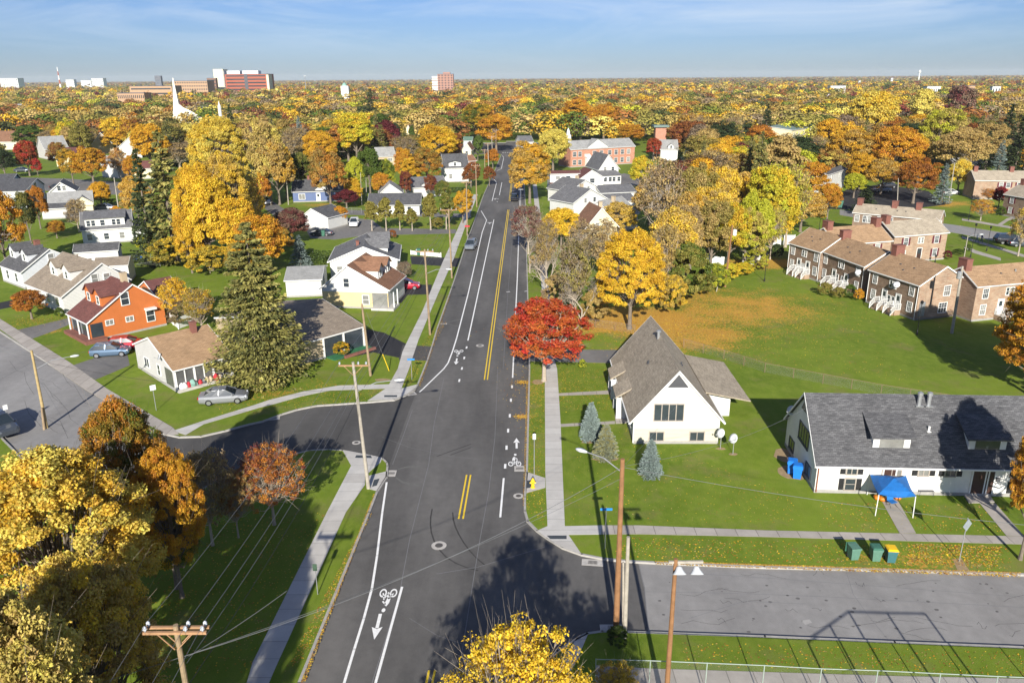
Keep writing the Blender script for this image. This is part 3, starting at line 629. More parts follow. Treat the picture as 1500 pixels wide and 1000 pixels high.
for x, y in ((h.L*.60, h.ry+.25),): 
    mb = MB(); mb.lathe([(.16,0),(.16,.75),(.26,.78),(.26,.9),(.1,1.0)], (x,y,h.roofz(y)), 10); mb.build('flue', M_METAL, h.t)
h.vent(h.L*.42, h.ry+1.6, .3); h.vent(h.L*.3, h.ry-1.2, .3)
MB().path([(-.02,-.02,2.5),(-.02,-.02,.1)], .05, 6).build('downspout', M_TRIM, h.t); MB().path([(-.02,h.D+.05,2.5),(-.02,h.D+.05,.1)], .05, 6).build('downspout', M_TRIM, h.t)
# --- 2 long white house, charcoal roof
h = side('duplex_house', 'long white house with a charcoal shingle roof and two shed dormers behind the green carts', 'house', (1198,677), (1560,684), 2.7, (1190,577), M_STUCCO, S_DARK, pitch=.95, oh=.3, og=.25)
H2 = h; s = h.L/19.3; print('H2', h.L)
pxu = lambda x: (G(x,722)[0]-h.o[0])
for x in (1243,): h.win('y0', pxu(x), 1.75, .75, .65, 'sl', M_BEIGE, shut=M_SHUTK); h.win('y0', pxu(x), .35, .75, .95, 'dh', M_BEIGE, shut=M_SHUTK)
for x in (1345,1383): h.win('y0', pxu(x), 1.75, .75, .65, 'sl', M_BEIGE, shut=M_SHUTK)
for x in (1483,1520): h.win('y0', pxu(x), 1.75, .75, .65, 'sl', M_BEIGE, shut=M_SHUTK); h.win('y0', pxu(x), .35, .75, .95, 'dh', M_BEIGE, shut=M_SHUTK)
h.door('y0', pxu(1426), 1.15, 2.2, .25, M_DOOR, M_TRIM, gl=False); h.door('y0', pxu(1440), .6, 2.2, .25, M_DOOR, gl=False)
h.door('y0', pxu(1297), .9, 2.2, .25, M_DOOR, gl=False); h.win('y0', pxu(1300), 1.7, 1.4, .8, 'sl', M_BEIGE, light=True)
mb = MB(); x = pxu(1451); mb.box(x-.14,x+.14,-.12,-.01,1.35,1.7); mb.build('letter_box', M_DGREY, h.t)
mb = MB(); x = pxu(1203); mb.path([(.12,-.09,2.6),(.12,-.09,.1)], .05, 6); mb.build('downspout', mat('copper_pipe', (.25,.09,.05), .5), h.t)
for xc in (1301, 1437):      # shed dormers (recessed loggia windows)
    u = pxu(xc); y0 = .9; z0 = h.roofz(y0)
    d = MB(); d.ext([(y0,z0-.3),(y0,z0+.95),(y0+1.3,z0+1.35),(y0+1.9,z0+1.35+.1)], u-1.45, u+1.45); d = d.build('dormer', M_TRIM, h.t)
    q = MB(); q.ext([(y0-.35,z0+1.0),(y0+2.1,h.roofz(y0+2.1)+.12),(y0+2.1,h.roofz(y0+2.1)+.26),(y0-.35,z0+1.13)], u-1.75, u+1.75); q.build('dormer_roof', S_DARK, d)
    g = MB(); g.box(u-.95,u+.95,y0-.03,y0,z0+.12,z0+.85); g.build('pane', M_GLASSL if xc < 1400 else M_GLASS, d)
for xx in (1347, 1361):
    u = pxu(xx)+.4; y = h.ry-.7; z = h.roofz(y); mb = MB(); mb.tube((u,y,z-.1),(u,y,z+1.0),.16,.16,8); mb.box(u-.3,u+.3,y-.25,y+.25,z+.05,z+.12); mb.lathe([(.22,0),(.22,.22),(.05,.3)], (u,y,z+1.0), 8); mb.build('flue', M_METAL, h.t)
u = pxu(1360); h.vent(u, h.ry*.45, .45, .09, M_TRIM); h.vent(pxu(1470), h.ry*.35, .4, .07, M_TRIM)
h.win('x0', h.D*.55, 2.5, 2.6, 1.5, 'quad', M_DGREY); h.win('x0', h.D*.22, .5, 1.3, .95, 'sl', M_DGREY); h.win('x0', h.D*.78, .5, 1.3, .95, 'sl', M_DGREY)
mb = MB(); zc = h.r-1.6; mb.add([(-.05,h.ry-.9,zc),(-.05,h.ry+.9,zc),(-.05,h.ry,zc+1.25)], [(2,1,0)]); mb.build('attic_vent', M_DGREY, h.t)
# --- apartments
def apt_back(h, n=2, doors=True):
    L = h.L
    for k in range(n):
        c = L*(k+.5)/n
        h.win('y0', c-L/n*.36, 3.1, .75, 1.3, 'dh6', M_TRIM); h.win('y0', c-L/n*.36, .9, .75, 1.3, 'dh6', M_TRIM)
def apt_row(h, wd):
    """shaded garden side with paired white stoops"""
    L = h.L; us = (.13, .5, .87)
    for u in (.13,.87): h.win('y0', L*u, 3.25, .8, 1.2, 'dh6'); h.win('y0', L*u, .95, .8, 1.3, 'dh6')
    h.win('y0', L*.46, 3.45, .45, .95, 'dh'); h.win('y0', L*.54, 3.45, .45, .95, 'dh')
    for u in (.36,.64): h.door('y0', L*u, .85, 2.05, .75, M_DOORW); h.win('y0', L*u+(.95 if u<.5 else -.95), 1.1, .5, 1.1, 'dh')
    for u in (.36,.64): h.stoop('y0', L*u, 1.45, 1.0, .72, M_BRICK_SUNNY, rail=True)
    for i, u in enumerate((.35,.5,.62)): h.vent(L*u, h.ry*(.55 if i != 1 else .35), .08, .12)
    MB().path([(.1,-.08,h.e-.1),(.1,-.08,.1)], .05, 6).build('downspout', M_TRIM, h.t); MB().path([(L-.1,-.08,h.e-.1),(L-.1,-.08,.1)], .05, 6).build('downspout', M_TRIM, h.t)
kw = dict(oh=.25, og=.2)
h = side('terraced_house', 'brick terrace unit with tan roof nearest the white fence, top of the stepped row', 'terraced house', (1157.5,355.4), (1203,368.8), 5.0, (1183,333.3), M_BRICK_SHADED, S_TAN, pitch=.58, **kw); apt_row(h, 0)
h = side('terraced_house', 'middle brick terrace unit with tan roof behind the flowering shrubs', 'terraced house', (1203.4,367), (1267.4,390), 5.0, (1231,346), M_BRICK_SHADED, S_TAN, pitch=.58, **kw); apt_row(h, 0); A2=h
h.chimney(.6, h.ry, 1.0, 1.5, h.r+1.15)
h = side('terraced_house', 'nearest brick terrace unit with a tan roof, its sunlit gable beside the tall pole', 'terraced house', (1275,394.5), (1348,417.6), 5.0, (1385.6,390.4), M_BRICK_SHADED, S_TAN, pitch=.58, **kw); apt_row(h, 0); A3=h
h.chimney(.6, h.ry, 1.0, 1.5, h.r+1.15)
for hh in (A2, A3):
    mb = MB(); mb.ext([(0,0),(hh.D,0),(hh.D,hh.be-.05),(hh.ry,hh.r-.06),(0,hh.e-.05)], hh.L+.002, hh.L+.03); mb.build('gable_lighting_brick', M_BRICK_SUNNY, hh.t)  # sunlit gable faces covered with the paler brick copy
h = A3; h.win('xL', h.D*.60, 3.2, 1.0, 1.35, 'dh6'); h.win('xL', h.D*.56, .8, 1.3, 1.35, 'dh6')
mb = MB(); mb.box(h.L+.03,h.L+.16,.35,1.25,.6,2.6)
for k in range(5): mb.box(h.L+.16,h.L+.24,.4,1.2,.7+.38*k,.95+.38*k)
mb.build('meter_bank', M_METAL, h.t)
h = side('terraced_house', 'brick apartment block with tan roof at the right edge, its gable end shaded', 'apartment block', (1432,419), (1545,409), 5.0, (1412,392), M_BRICK_SUNNY, S_TAN, pitch=.58, **kw); A4=h
mb = MB(); mb.ext([(0,0),(h.D,0),(h.D,h.be-.05),(h.ry,h.r-.06),(0,h.e-.05)], -.03, -.002); mb.build('gable_lighting_brick', M_BRICK_SHADED, h.t)  # shaded gable face covered with the darker brick copy
L = h.L
for u in (.12,.72): h.win('y0', L*u, 3.2, .85, 1.3, 'dh6'); h.win('y0', L*u, .9, .85, 1.35, 'dh6')
for u in (.40,.46): h.win('y0', L*u, 3.4, .45, 1.0, 'dh')
h.door('y0', L*.34, .9, 2.1, .7, M_DOORW); h.stoop('y0', L*.34, 1.5, 1.2, .7, M_BRICK_SUNNY, rail=True); h.chimney(.5, h.ry, 1.0, 1.5, h.r+1.2); h.vent(L*.4, h.ry*.5, .1, .12); h.vent(L*.6, h.ry*.55, .3, .09, M_METAL)
h = side('apartment_block', 'brick block with a grey-brown roof, maroon shutters and brown door', 'apartment block', (1311,346), (1388.6,340), 5.0, (1376,319.7), M_BRICK_SUNNY, S_TAUPE, pitch=.58, **kw); L=h.L; A5=h
for u in (.22,.8): h.win('y0', L*u, 3.2, .85, 1.3, 'dh6', shut=M_SHUT)
h.win('y0', L*.8, .8, .85, 1.35, 'dh6', shut=M_SHUT); h.win('y0', L*.18, .8, 1.3, 1.4, 'dh6', light=True); h.door('y0', L*.5, 1.0, 2.15, .3, M_DOOR); h.wins('y0', (L*.47,L*.53), 3.4, w_=.45, h_=1.0); h.chimney(.5, h.ry, 1.0, 1.4, h.r+1.15)
h = side('apartment_block', 'brick apartment block with a plain tan roof tucked behind the stepped terrace', 'apartment block', (1226,358), (1306,352), 4.6, (1292,328.5), M_BRICK_SUNNY, S_TAN, pitch=.58, **kw); h.chimney(.6, h.ry, 1.1, 1.5, h.r+1.15); h.chimney(h.L-.6, h.ry, 1.1, 1.5, h.r+1.15); L=h.L
h.win('y0', L*.75, 2.8, .85, 1.3, 'dh6', shut=M_SHUT)
h = side('apartment_block', 'long brick apartment block with a grey-brown roof, rearmost of the brick cluster', 'apartment block', (1250.5,311), (1376,322), 5.0, (1392,309.5), M_BRICK_SHADED, S_TAUPE, pitch=.55, **kw); L=h.L; A6=h
mb = MB(); mb.ext([(0,0),(h.D,0),(h.D,h.be-.05),(h.ry,h.r-.06),(0,h.e-.05)], h.L+.002, h.L+.03); mb.build('gable_lighting_brick', M_BRICK_SUNNY, h.t)  # sunlit gable end gets the paler copy of the wall brick
h.win('xL', h.D*.5, 3.1, .9, 1.4, 'dh6'); h.win('xL', h.D*.42, .9, .9, 1.4, 'dh6')
for u in (.05,.15,.19,.32,.45): h.win('y0', L*u, 3.2, .8, 1.3, 'dh6'); h.win('y0', L*u, .9, .8, 1.3, 'dh6')
for u in (.03,.45,.73): h.chimney(L*u, h.ry, 1.0, 1.3, h.r+1.1)
for u in (.25,.5,.6): h.vent(L*u, h.ry*.5, .1, .12)
h = side('apartment_block', 'brick apartment block with a taupe roof at the far right behind the red sapling', 'apartment block', (1429,264), (1560,266), 5.0, (1436,250), M_BRICK_SUNNY, S_TAUPE, pitch=.55, **kw); L=h.L
for u in (.3,.38,.5,.62): h.win('y0', L*u, 3.2, .85, 1.3, 'dh6', shut=M_SHUT); h.win('y0', L*u, .9, .85, 1.3, 'dh6')
h.chimney(.8, h.ry, 1.0, 1.3, h.r+1.1); h.chimney(L*.45, h.ry, 1.0, 1.3, h.r+1.1)
h = side('apartment_block', 'brick apartment block at the right edge beside the round green bush', 'apartment block', (1472,284.5), (1580,302), 5.0, (1500,269.6), M_BRICK_SHADED, S_TAUPE, pitch=.55, **kw); L=h.L
for u in (.12,.42): h.win('y0', L*u, 3.2, .85, 1.3, 'dh6', shut=M_SHUT); h.win('y0', L*u, .9, .85, 1.3, 'dh6', shut=M_SHUT)
h.chimney(.8, h.ry, 1.0, 1.3, h.r+1.1)
# --- left side houses
h = side('bungalow', 'pale grey bungalow with a tan roof and screened porch beside the huge spruce', 'bungalow', (253.3,542), (338,520.5), 2.5, (206.6,497.6), M_GREYW, S_TAN, pitch=.42, back=(183.6,507), be=2.9, oh=.25, og=.15)
L, D = h.L, h.D; print('bung', h.ry, D)
h.win('x0', D*.30, 1.0, 1.3, 1.0, 'sl'); h.win('x0', D*.62, .9, .7, 1.15, 'dh'); h.chimney(L*.72, h.ry-.7, .6, .6, h.r+.9)
# screened porch: dark bays between posts on the front
g = MB(); g.box(.25,L-.3,-.03,.0,.35,2.3); g.box(-.03,0,.3,2.3,.35,2.3); pn = g.build('porch_screen', glass('porch_screen_mesh', (.10,.10,.10)), h.t)
for k in range(7): mb = MB(); x = .1+k*(L-.2)/6; q = .11 if k % 2 == 0 else .05; mb.box(x-q,x+q,-.12,-.02,0,2.35); mb.build('porch_post', M_TRIM, h.t)
rr = random.Random(3)
for k in range(16):
    mb = MB(); x = rr.uniform(.5,L-.6); s_ = rr.uniform(.18,.38); mb.M = Matrix.Rotation(rr.uniform(0,3),4,'Z'); mb.M.translation = Vector((x,-.34,.32)); mb.lathe([(s_*.9,0),(s_,s_*.7),(s_*.6,s_*1.5),(s_*.2,s_*1.9)], n=7)
    mb.build('porch_clutter', [mat('red_fabric', (.4,.03,.04)), M_TAN, M_TRIM, mat('teal_fabric', (.2,.35,.3)), M_DGREY][k%5], h.t)
mb = MB(); mb.box(0,L,-.75,0,0,.3); mb.build('porch_floor', M_CONC, h.t)
def dish(parent, loc, rz=0, s_=.42, top=None, name='satellite_dish'):
    """offset dish on a short arm as a thing of its own"""
    pass
h = side('cape_house', 'orange clapboard house with a maroon roof and two dormers beside the parked blue car', 'house', (101,458), (129,472), 2.7, (195,417.5), M_ORANGE, S_MAROON, pitch=.62, back=(245.8,443), be=3.5, oh=.3, og=.2); L, D = h.L, h.D; HO=h
h.dormer(L*.28, h.ry*.36, 2.3, 1.45, .9, M_ORANGE); h.dormer(L*.75, h.ry*.36, 2.3, 1.45, .9, M_ORANGE)
h.win('xL', D*.50, 4.0, .95, 1.6, 'dh'); h.win('xL', D*.26, 1.8, .9, .6, 'sl'); h.win('xL', D*.52, 1.7, .9, .6, 'sl'); h.win('xL', D*.80, 1.1, 1.0, 1.5, 'dh'); h.chimney(L*.6, h.ry+.1, .7, .7, h.r+1.1, M_TAN)
mb = MB(); mb.ext([(D*.73,3.0),(D*.87,3.0),(D*.87,2.75),(D*.73,2.75)], L, L+.75); mb.build('awning', M_TRIM, h.t)
g = MB(); g.box(L, L+.02, .15, D*.17, .5, 2.35); g.box(.4,L-.2,-.03,0,.5,2.4); g.build('porch_screen', M_GLASS, h.t)
mb = MB(); mb.box(-.2,L+.9,-1.0,D*.17,0,.45); mb.build('porch_floor', M_CHIM, h.t); posts(h, [(.1,-.2),(L*.5,-.2),(L-.1,-.2)], 2.6)
h = side('garage', 'small orange outbuilding with a maroon roof behind the orange house', 'garage', (226,430), (262,423), 2.6, (214,412), M_ORANGE, S_MAROON, pitch=.5, oh=.2, og=.15)
h = side('cape_house', 'long white house with a grey-tan roof and two dormers behind the orange house', 'house', (38,414), (91,434), 2.7, (138,383), M_WHITE, S_GBROWN, pitch=.6, back=(198,411), be=3.4, oh=.3, og=.2); L, D = h.L, h.D
h.dormer(L*.40, h.ry*.38, 2.5, 1.5, .95); h.dormer(L*.75, h.ry*.38, 2.5, 1.5, .95); h.win('xL', D*.50, 3.6, .85, 1.4); h.win('xL', D*.68, 3.6, .85, 1.2); h.wins('y0', (L*.6,L*.85), .9, w_=1.2, h_=1.4)
h = side('cape_house', 'white house with a dark roof, red chimney and two dormers at the left edge', 'house', (0,387), (31.7,398), 2.9, (68.4,364.3), M_WHITEB, S_DARK, pitch=.62, back=(93,375), be=3.3, oh=.3, og=.2); L, D = h.L, h.D
h.dormer(L*.2, h.ry*.34, 2.3, 1.4, .9); h.dormer(L*.75, h.ry*.34, 2.3, 1.4, .9); h.chimney(L*.5, h.ry, .8, .8); h.win('xL', D*.55, 3.6, .85, 1.4); h.win('xL', D*.25, .9, .9, .6, 'sl'); h.wins('y0', (L*.3,L*.7), .9)
h = side('garage', 'low white garage with a dark roof between the two Cape houses and the lawn', 'garage', (108,370), (172,366), 2.7, (161,355.5), M_WHITE, S_DARK, pitch=.5, oh=.2, og=.2)
h = side('garage', 'white flat-pitched rear wing with trampoline beside it', 'garage', (137,391), (187,388), 3.0, (150,378), M_WHITE, S_GBROWN, pitch=.35, oh=.2, og=.1)
h = side('two_storey_house', 'white two-storey house with wide shed dormer beyond the left lawn', 'house', (119,337), (193,332), 3.1, (150,309.5), M_WHITE, S_GREY, pitch=.75, oh=.25, og=.2); L, D = h.L, h.D; print('L5', L, D)
mb = MB(); mb.ext([(.5,2.9),(.5,5.3),(h.ry+.3,h.r+.05),(h.ry+.3,3.5)], .8, L-1.2); dd = mb.build('dormer', M_WHITE, h.t); lean(h, .5, L-.9, .1, h.ry+.4, 5.15, h.r+.12)
for u in (.16,.24,.43,.66,.74):
    me = win_mesh(.8,1.1,'dh',M_TRIM); o = link('window', me[0], dd, loc=(L*u,.5,3.7)); link('pane', me[1], o)
for u in (.14,.47,.78): h.win('y0', L*u, .9, .9, 1.2)
extra(h, [(L,1),(L+2.6,1),(L+2.6,D-1),(L,D-1)], 0, 2.6, M_WHITE); lean(h, L, L+2.9, .7, D-.8, 2.6, 3.3, S_GREY, 'wing_roof')
# --- middle left
h = front('gabled_house', 'white and cream house with a brown roof and corner porch by the red car', 'house', (471.5,421), (568,424), 3.0, (508,389.5), M_WHITE, S_BROWN, back=(526,371), oh=.3, og=.25); HB=h; L, D = h.L, h.D
mb = MB(); mb.box(-.015,0,0,D,0,2.45); mb.build('base_panel', M_YBASE, h.t)
h.win('x0', D*.38, 3.2, .8, 1.25); h.win('x0', D*.66, .7, .9, 1.3); mb = MB(); mb.box(-.09,-.03,.1,D*.24,.2,2.4); mb.build('porch_shade_sheet', M_GLASSL, h.t)  # flat grey sheet on the wall stands for the shade inside the porch
mb = MB(); mb.box(-.9,2.2,-1.0,D*.24,0,.35); mb.build('porch_floor', M_CONC, h.t); posts(h, [(.1,-.8),(2.0,-.8)], 2.6)
for u in (.3,.75): # dormers on the right-hand slope face +x side -> y0 slope here
    h.dormer(L*u, h.ry*.3, 2.2, 1.4, .85)
h = front('gabled_house', 'white house with a wide grey roof behind the brown-roofed house', 'house', (483,383), (582,380), 3.0, (532,362), M_WHITE, S_GREY, back=(547,342), oh=.35, og=.25); L, D = h.L, h.D
h.win('x0', D*.14, .9, .9, 1.2); h.win('x0', D*.85, 1.0, .9, 1.0); h.chimney(L*.3, h.ry+1.2, .5, .5, h.r+.3)
h.dormer(L*.35, h.ry*.3, 3.4, .9, 1.2, win=False); h.dormer(L*.8, h.ry*.3, 3.4, .9, 1.2, win=False)
h = side('garage', 'white garage with a flat light grey roof beside the blue spruce', 'garage', (418,411), (470,409), 2.7, (466,390), M_WHITE, S_LGREY, pitch=.22, oh=.25, og=.2); h.door('xL', h.D*.4, m_=M_DGREY)
h = side('bungalow', 'low grey-roofed bungalow with a posted carport and planted bed right of the big spruce', 'bungalow', (425,508), (532,478), 2.6, (479,436.5), M_TAN, S_GBROWN, pitch=.22, oh=.2, og=.1); L, D = h.L, h.D; print('M4', L, D, h.r)
# open verandah: flat dark sheet painted in for the shade inside, posts, planting
g = MB(); g.box(L*.45,L-.02,-.04,-.005,.1,2.4); g.build('verandah_shade_sheet', M_GLASS, h.t)
posts(h, [(L*.42,-.15),(L*.70,-.15),(L-.1,-.15)], 2.5, .09)
mb = MB(); mb.box(L*.45,L+.2,-1.7,0,0,.12); mb.build('verandah_floor', mat('green_carpet', (.03,.14,.06), .9), h.t)
mb = MB(); mb.box(L*.58,L+.2,-2.1,-1.75,0,.3); mb.build('planter', M_CHIM, h.t)
h = front('garage', 'white garage with a dark gable roof beside the parked cars, left of the gravel lot', 'garage', (444,316), (480,319), 2.8, (456,306), M_WHITE, S_DARK, depth=7, oh=.2, og=.2)
h = side('ranch_house', 'low blue house with a dark roof behind the orange tree', 'house', (428,281), (503,279), 2.9, (470,262.5), M_BLUEW, S_DARK, pitch=.5, oh=.3, og=.2); L=h.L
h.dormer(L*.6, .2, 4.5, .2, 1.6, M_WHITE, win=False); h.win('y0', L*.18, .8, 1.6, 1.4, 'sl', light=True); h.door('y0', L*.5, m_=M_DOORW); h.chimney(L*.3, h.ry, .6, .6)
h = front('gabled_house', 'white house with a pale grey roof, low gable facing the gravel lot', 'house', (556,284), (590,283), 2.8, (571,270), M_WHITE, S_LGREY, depth=10, oh=.3, og=.3)
h = side('ranch_house', 'white hip-style house with a broad dark roof behind the row of columnar trees', 'house', (540,300), (614,299), 2.8, (574,283.5), M_WHITE, S_DARK, pitch=.42, oh=.5, og=.4); h.wins('y0', (h.L*.2,h.L*.8), .7, w_=.9, h_=1.5)
h = side('ranch_house', 'white house with a grey roof and attached sunroom behind the dark-leaved tree', 'house', (606,275), (655,272), 2.9, (640,258), M_WHITE, S_GREY, pitch=.5, oh=.3, og=.3); h.dormer(h.L*.5,.3,5,.4,1.5,win=False)
h = side('gambrel_house', 'white house with a dark gambrel roof beside the avenue', 'house', (651,246), (686,245), 4.6, (672,225.5), M_WHITE, S_DARK, pitch=.75, oh=.3, og=.3); L=h.L
h.dormer(L*.45, .4, 4, 1.1, .5); h.wins('y0', (L*.25,L*.8), 1.2, w_=1, h_=1.4)
h = front('gabled_house', 'narrow yellow house with gable facing the avenue above the brick porch', 'house', (677,219), (690,219), 5.5, (684,210), M_CREAM, S_BROWN, depth=9, oh=.3, og=.3); h.win('x0', h.D*.5, 3.4, 1.0, 1.4)
h = side('gabled_house', 'small brick-fronted house with a brown porch roof beside the avenue', 'house', (683,236), (697,235), 3.2, (692,227), M_RBRICK, S_BROWN, pitch=.6)
h = side('two_storey_house', 'pale house with a green roof far along the avenue on the left', 'house', (679,206), (691,206), 5.5, (687,200.5), M_WHITEB, shingle('green_shingle', (.10,.17,.13), (.14,.22,.17)), pitch=.5); h.win('y0', h.L*.5, 3.3, 1, 1.3)
h = side('cape_house', 'house with a pale silvery roof among the orange trees left of the avenue', 'house', (553,229), (579,228), 3.6, (570,215.5), M_TAN, S_LGREY, pitch=.75); h.win('y0', h.L*.7, 1.6, 1.6, 1.2, 'sl', light=True)
h = front('gabled_house', 'yellow gabled house glimpsed between trees left of the avenue', 'house', (594,190), (601,190), 6, (598,183.5), M_CREAM, S_BROWN, depth=9)
h = front('gabled_house', 'white gable glimpsed in orange trees far left of the avenue', 'house', (641,171), (649,171), 6, (645,163), M_WHITE, S_GREY, depth=9)
# --- right of the avenue
h = side('brick_church_hall', 'long red brick building with a grey roof and white pediment by the small lawn', 'building', (836,219), (930,214), 6.6, (855+45,203.5), M_RBRICK, S_LGREY, pitch=.6, oh=.3, og=.2); L=h.L; RB=h
h.dormer(L*.41, .05, 9.5, .1, 3.0, M_TRIM, win=False)
for u in (.06,.14,.36,.47,.60,.70,.80,.9): h.win('y0', L*u, 3.9, 1.4, 1.7, 'dh6'); h.win('y0', L*u, .9, 1.4, 1.7, 'dh6')
mb = MB(); mb.box(L*.22,L*.28,-1.4,0,0,3.6); mb.ext([(-1.6,3.6),(-.0,3.6),(-.0,4.6)], L*.21, L*.29); mb.build('entrance', M_TRIM, h.t)
mb = MB(); mb.lathe([(1.1,0),(1.1,2.6),(.7,2.8),(.5,4.2),(0.02,5.2)], (1.5,h.ry,h.r-.4), 8); mb.build('cupola', M_TRIM, h.t)
h = front('two_storey_house', 'white two-storey house with a grey roof and hipped front porch right of the brick hall', 'house', (878,247), (906,246), 4.6, (891,227), M_WHITE, S_GREY, depth=12, oh=.4, og=.4); L, D = h.L, h.D
mb = MB(); mb.box(-3,0,.2,D+2.5,0,2.7); mb.build('porch', M_WHITE, h.t); mb = MB(); mb.add([(-3.4,-.2,2.7),(-3.4,D+2.9,2.7),(0,D+1.4,4.0),(0,1.0,4.0),(0,-.2,2.7),(0,D+2.9,2.7)], [(0,3,2,1),(1,2,5),(0,4,3)]); mb.build('porch_roof', S_GREY, h.t)
for u in (.15,.4,.6,.85): me = win_mesh(1.0,1.3,'dh',M_TRIM); o = link('window', me[0], h.t, loc=(-3.0,D-u*D,.9), rotz=R(-90)); link('pane', me[1], o)
h.wins('x0', (D*.3,D*.7), 3.8, w_=.9, h_=1.2); h.wins('y0', (L*.3,L*.7), 3.6)
h.dormer(L*.5, .3, 4.5, .8, 1.6)
h = side('two_storey_house', 'long white two-storey house with a dark fascia and brick sidewall right of the avenue', 'house', (806,255), (850,254), 5.4, (836,250), M_WHITE, S_MAROON, pitch=.25, oh=.3, og=.2); L=h.L
h.wins('y0', (L*.25,L*.6), 3.9, w_=1.3, h_=.8); h.win('y0', L*.62, .8, 2.6, 1.5, 'quad'); h.win('y0', L*.3, .8, .9, 1.5); mb = MB(); mb.box(-.3,L+.3,-.9,0,2.75,2.95); mb.build('canopy', S_MAROON, h.t)
h = front('gabled_house', 'white house with a maroon roof joined behind the long two-storey house', 'house', (851,261), (884,260), 4.6, (867,249.5), M_WHITE, S_MAROON, depth=8, oh=.3, og=.3); h.win('x0', h.D*.5, 3.2, 1.4, 1.2)
for (e0,e1,ap,lb,rm,wm,dp) in (((834.5,280),(878,275),(857.5,264),'rearmost of the three stacked white gables right of the avenue',S_GREY,M_WHITE,9),((840,297),(889,291),(865,277),'middle of the three stacked white gables, dark grey roof',S_GREY,M_WHITE,9),
    ((853,313),(902,319),(876,295),'nearest of the three stacked white gables, round window below its grey roof',S_LGREY,M_WHITE,9),((859,332),(904,330),(881,305),'cream gabled house with a brown roof half hidden by yellow trees',S_BROWN,M_CREAM,8)):
    h = front('gabled_house', lb, 'house', e0, e1, 3.6, ap, wm, rm, depth=dp, oh=.35, og=.3); h.win('x0', h.D*.35, 3.3, .8, 1.0); h.win('x0', h.D*.62, 3.3, .8, 1.0); h.chimney(h.L*.5, h.ry-1, .7, .7, h.r+.6, M_TAN)
h = side('garage', 'low white garage with a wide grey roof, rear one beside the stacked gables', 'garage', (881,283), (931,281), 2.8, (900,271), M_WHITE, S_GREY, pitch=.3, oh=.3, og=.3)
h = side('garage', 'low white garage with a wide grey roof, front one beside the stacked gables', 'garage', (887,296), (931,294), 2.9, (905,284.5), M_WHITE, S_GREY, pitch=.3, oh=.3, og=.3)
h = side('ranch_house', 'low pale house at the far end of the avenue by the cross street', 'house', (763,208), (781,207.5), 2.9, (775,199), M_WHITE, S_GREY, pitch=.5)
h = side('two_storey_house', 'white house with a blue-grey roof right of the brick chimney tower', 'house', (968,219), (993,219), 4.5, (980,205), M_WHITE, S_LGREY, pitch=.6); h.dormer(h.L*.6,.3,2.4,1,.8)
h = side('institution_building', 'pale yellow institutional building in the trees at right', 'building', (1160,191), (1212,183), 8, (1190,177), M_CREAM, shingle('copper_green_roof',(.14,.2,.18),(.2,.27,.24)), pitch=.12); L=h.L
for k in range(8): h.win('y0', L*(k+.5)/8, 5.2, .9, 1.6); h.win('y0', L*(k+.5)/8, 2.0, .9, 1.6)
h = side('two_storey_house', 'white house with a dark roof deep in the yellow trees at right', 'house', (1211,256), (1239,247), 5.5, (1228,244), M_WHITE, S_DARK, pitch=.4); h.wins('y0', (h.L*.3,h.L*.7), 3.6)
h = side('ranch_house', 'white house with a pale roof and dark shuttered window behind the leaning poles', 'house', (1396,239), (1441,239), 3.0, (1430,231), M_WHITE, S_LGREY, pitch=.55); h.win('y0', h.L*.72, 1.1, 1.8, 1.1, 'quad', shut=M_SHUTK)
for (e0,e1,ap,lb,wm,rm) in (((1203,163),(1221,163),(1213,157.5),'white house with a dark roof in the trees far right of centre',M_WHITE,S_DARK),((1206,147),(1221,147),(1215,137),'tall white gabled house with a reddish porch far right of centre',M_WHITE,S_BROWN)):
    h = front('gabled_house', lb, 'house', e0, e1, 5.5, ap, wm, rm, depth=14)
# --- upper left neighbourhood
h = front('gabled_house', 'pale blue gabled house with a dark roof, leftmost of the close-set row', 'house', (9,275), (33,266), 5.0, (24,254.5), M_LBLUE, S_DARK, depth=9, oh=.3, og=.3); h.win('x0', h.D*.5, 5.2, 1.6, 1.1, 'sl')
h = front('gabled_house', 'bluish white gabled house with twin attic windows in the close-set row', 'house', (36,280), (64,270), 4.6, (53,261.5), M_WHITEB, S_DARK, depth=12, oh=.3, og=.3); h.win('x0', h.D*.55, 4.6, 1.6, 1.2, 'sl')
h = front('gabled_house', 'white gabled house with two attic windows just behind the broad bluish grey roof', 'house', (73,281), (110,279), 4.0, (88,267.5), M_WHITE, S_GREY, depth=9, oh=.4, og=.3); h.wins('x0', (h.D*.38,h.D*.58), 4.2, w_=.8, h_=1.2)
h = side('ranch_house', 'house with a broad bluish grey roof and cream porch behind the upper left trees', 'house', (72,301), (135,297), 3.0, (120,280), M_CREAM, S_LGREY, pitch=.6, oh=.3, og=.3); h.dormer(h.L*.78, -.3, 4.5, .2, 1.6, M_CREAM, win=False)
h = side('cape_house', 'grey-roofed house with a small front gable on the far side of the left street', 'house', (66,219), (100,217), 4.2, (90,199), M_GREYW, S_LGREY, pitch=.8, oh=.3, og=.3); h.dormer(h.L*.6, .4, 3, 1, 1.2); h.win('y0', h.L*.3, 1.2, 1.2, 1.3)
h = side('cape_house', 'cream house with a red-brown roof at the upper left edge', 'house', (-30,208), (30,207), 4.0, (15,192), M_CREAM, S_BROWN, pitch=.7, oh=.3, og=.3); h.wins('y0', (h.L*.6,h.L*.85), 1.5)
h = front('gabled_house', 'brown shingled gable with a white rake behind the left street', 'house', (134,212), (166,211), 4.2, (147,194.5), M_TAN, S_GREY, depth=9, oh=.4, og=.4); h.win('x0', h.D*.5, 5.5, 1.0, 1.2)
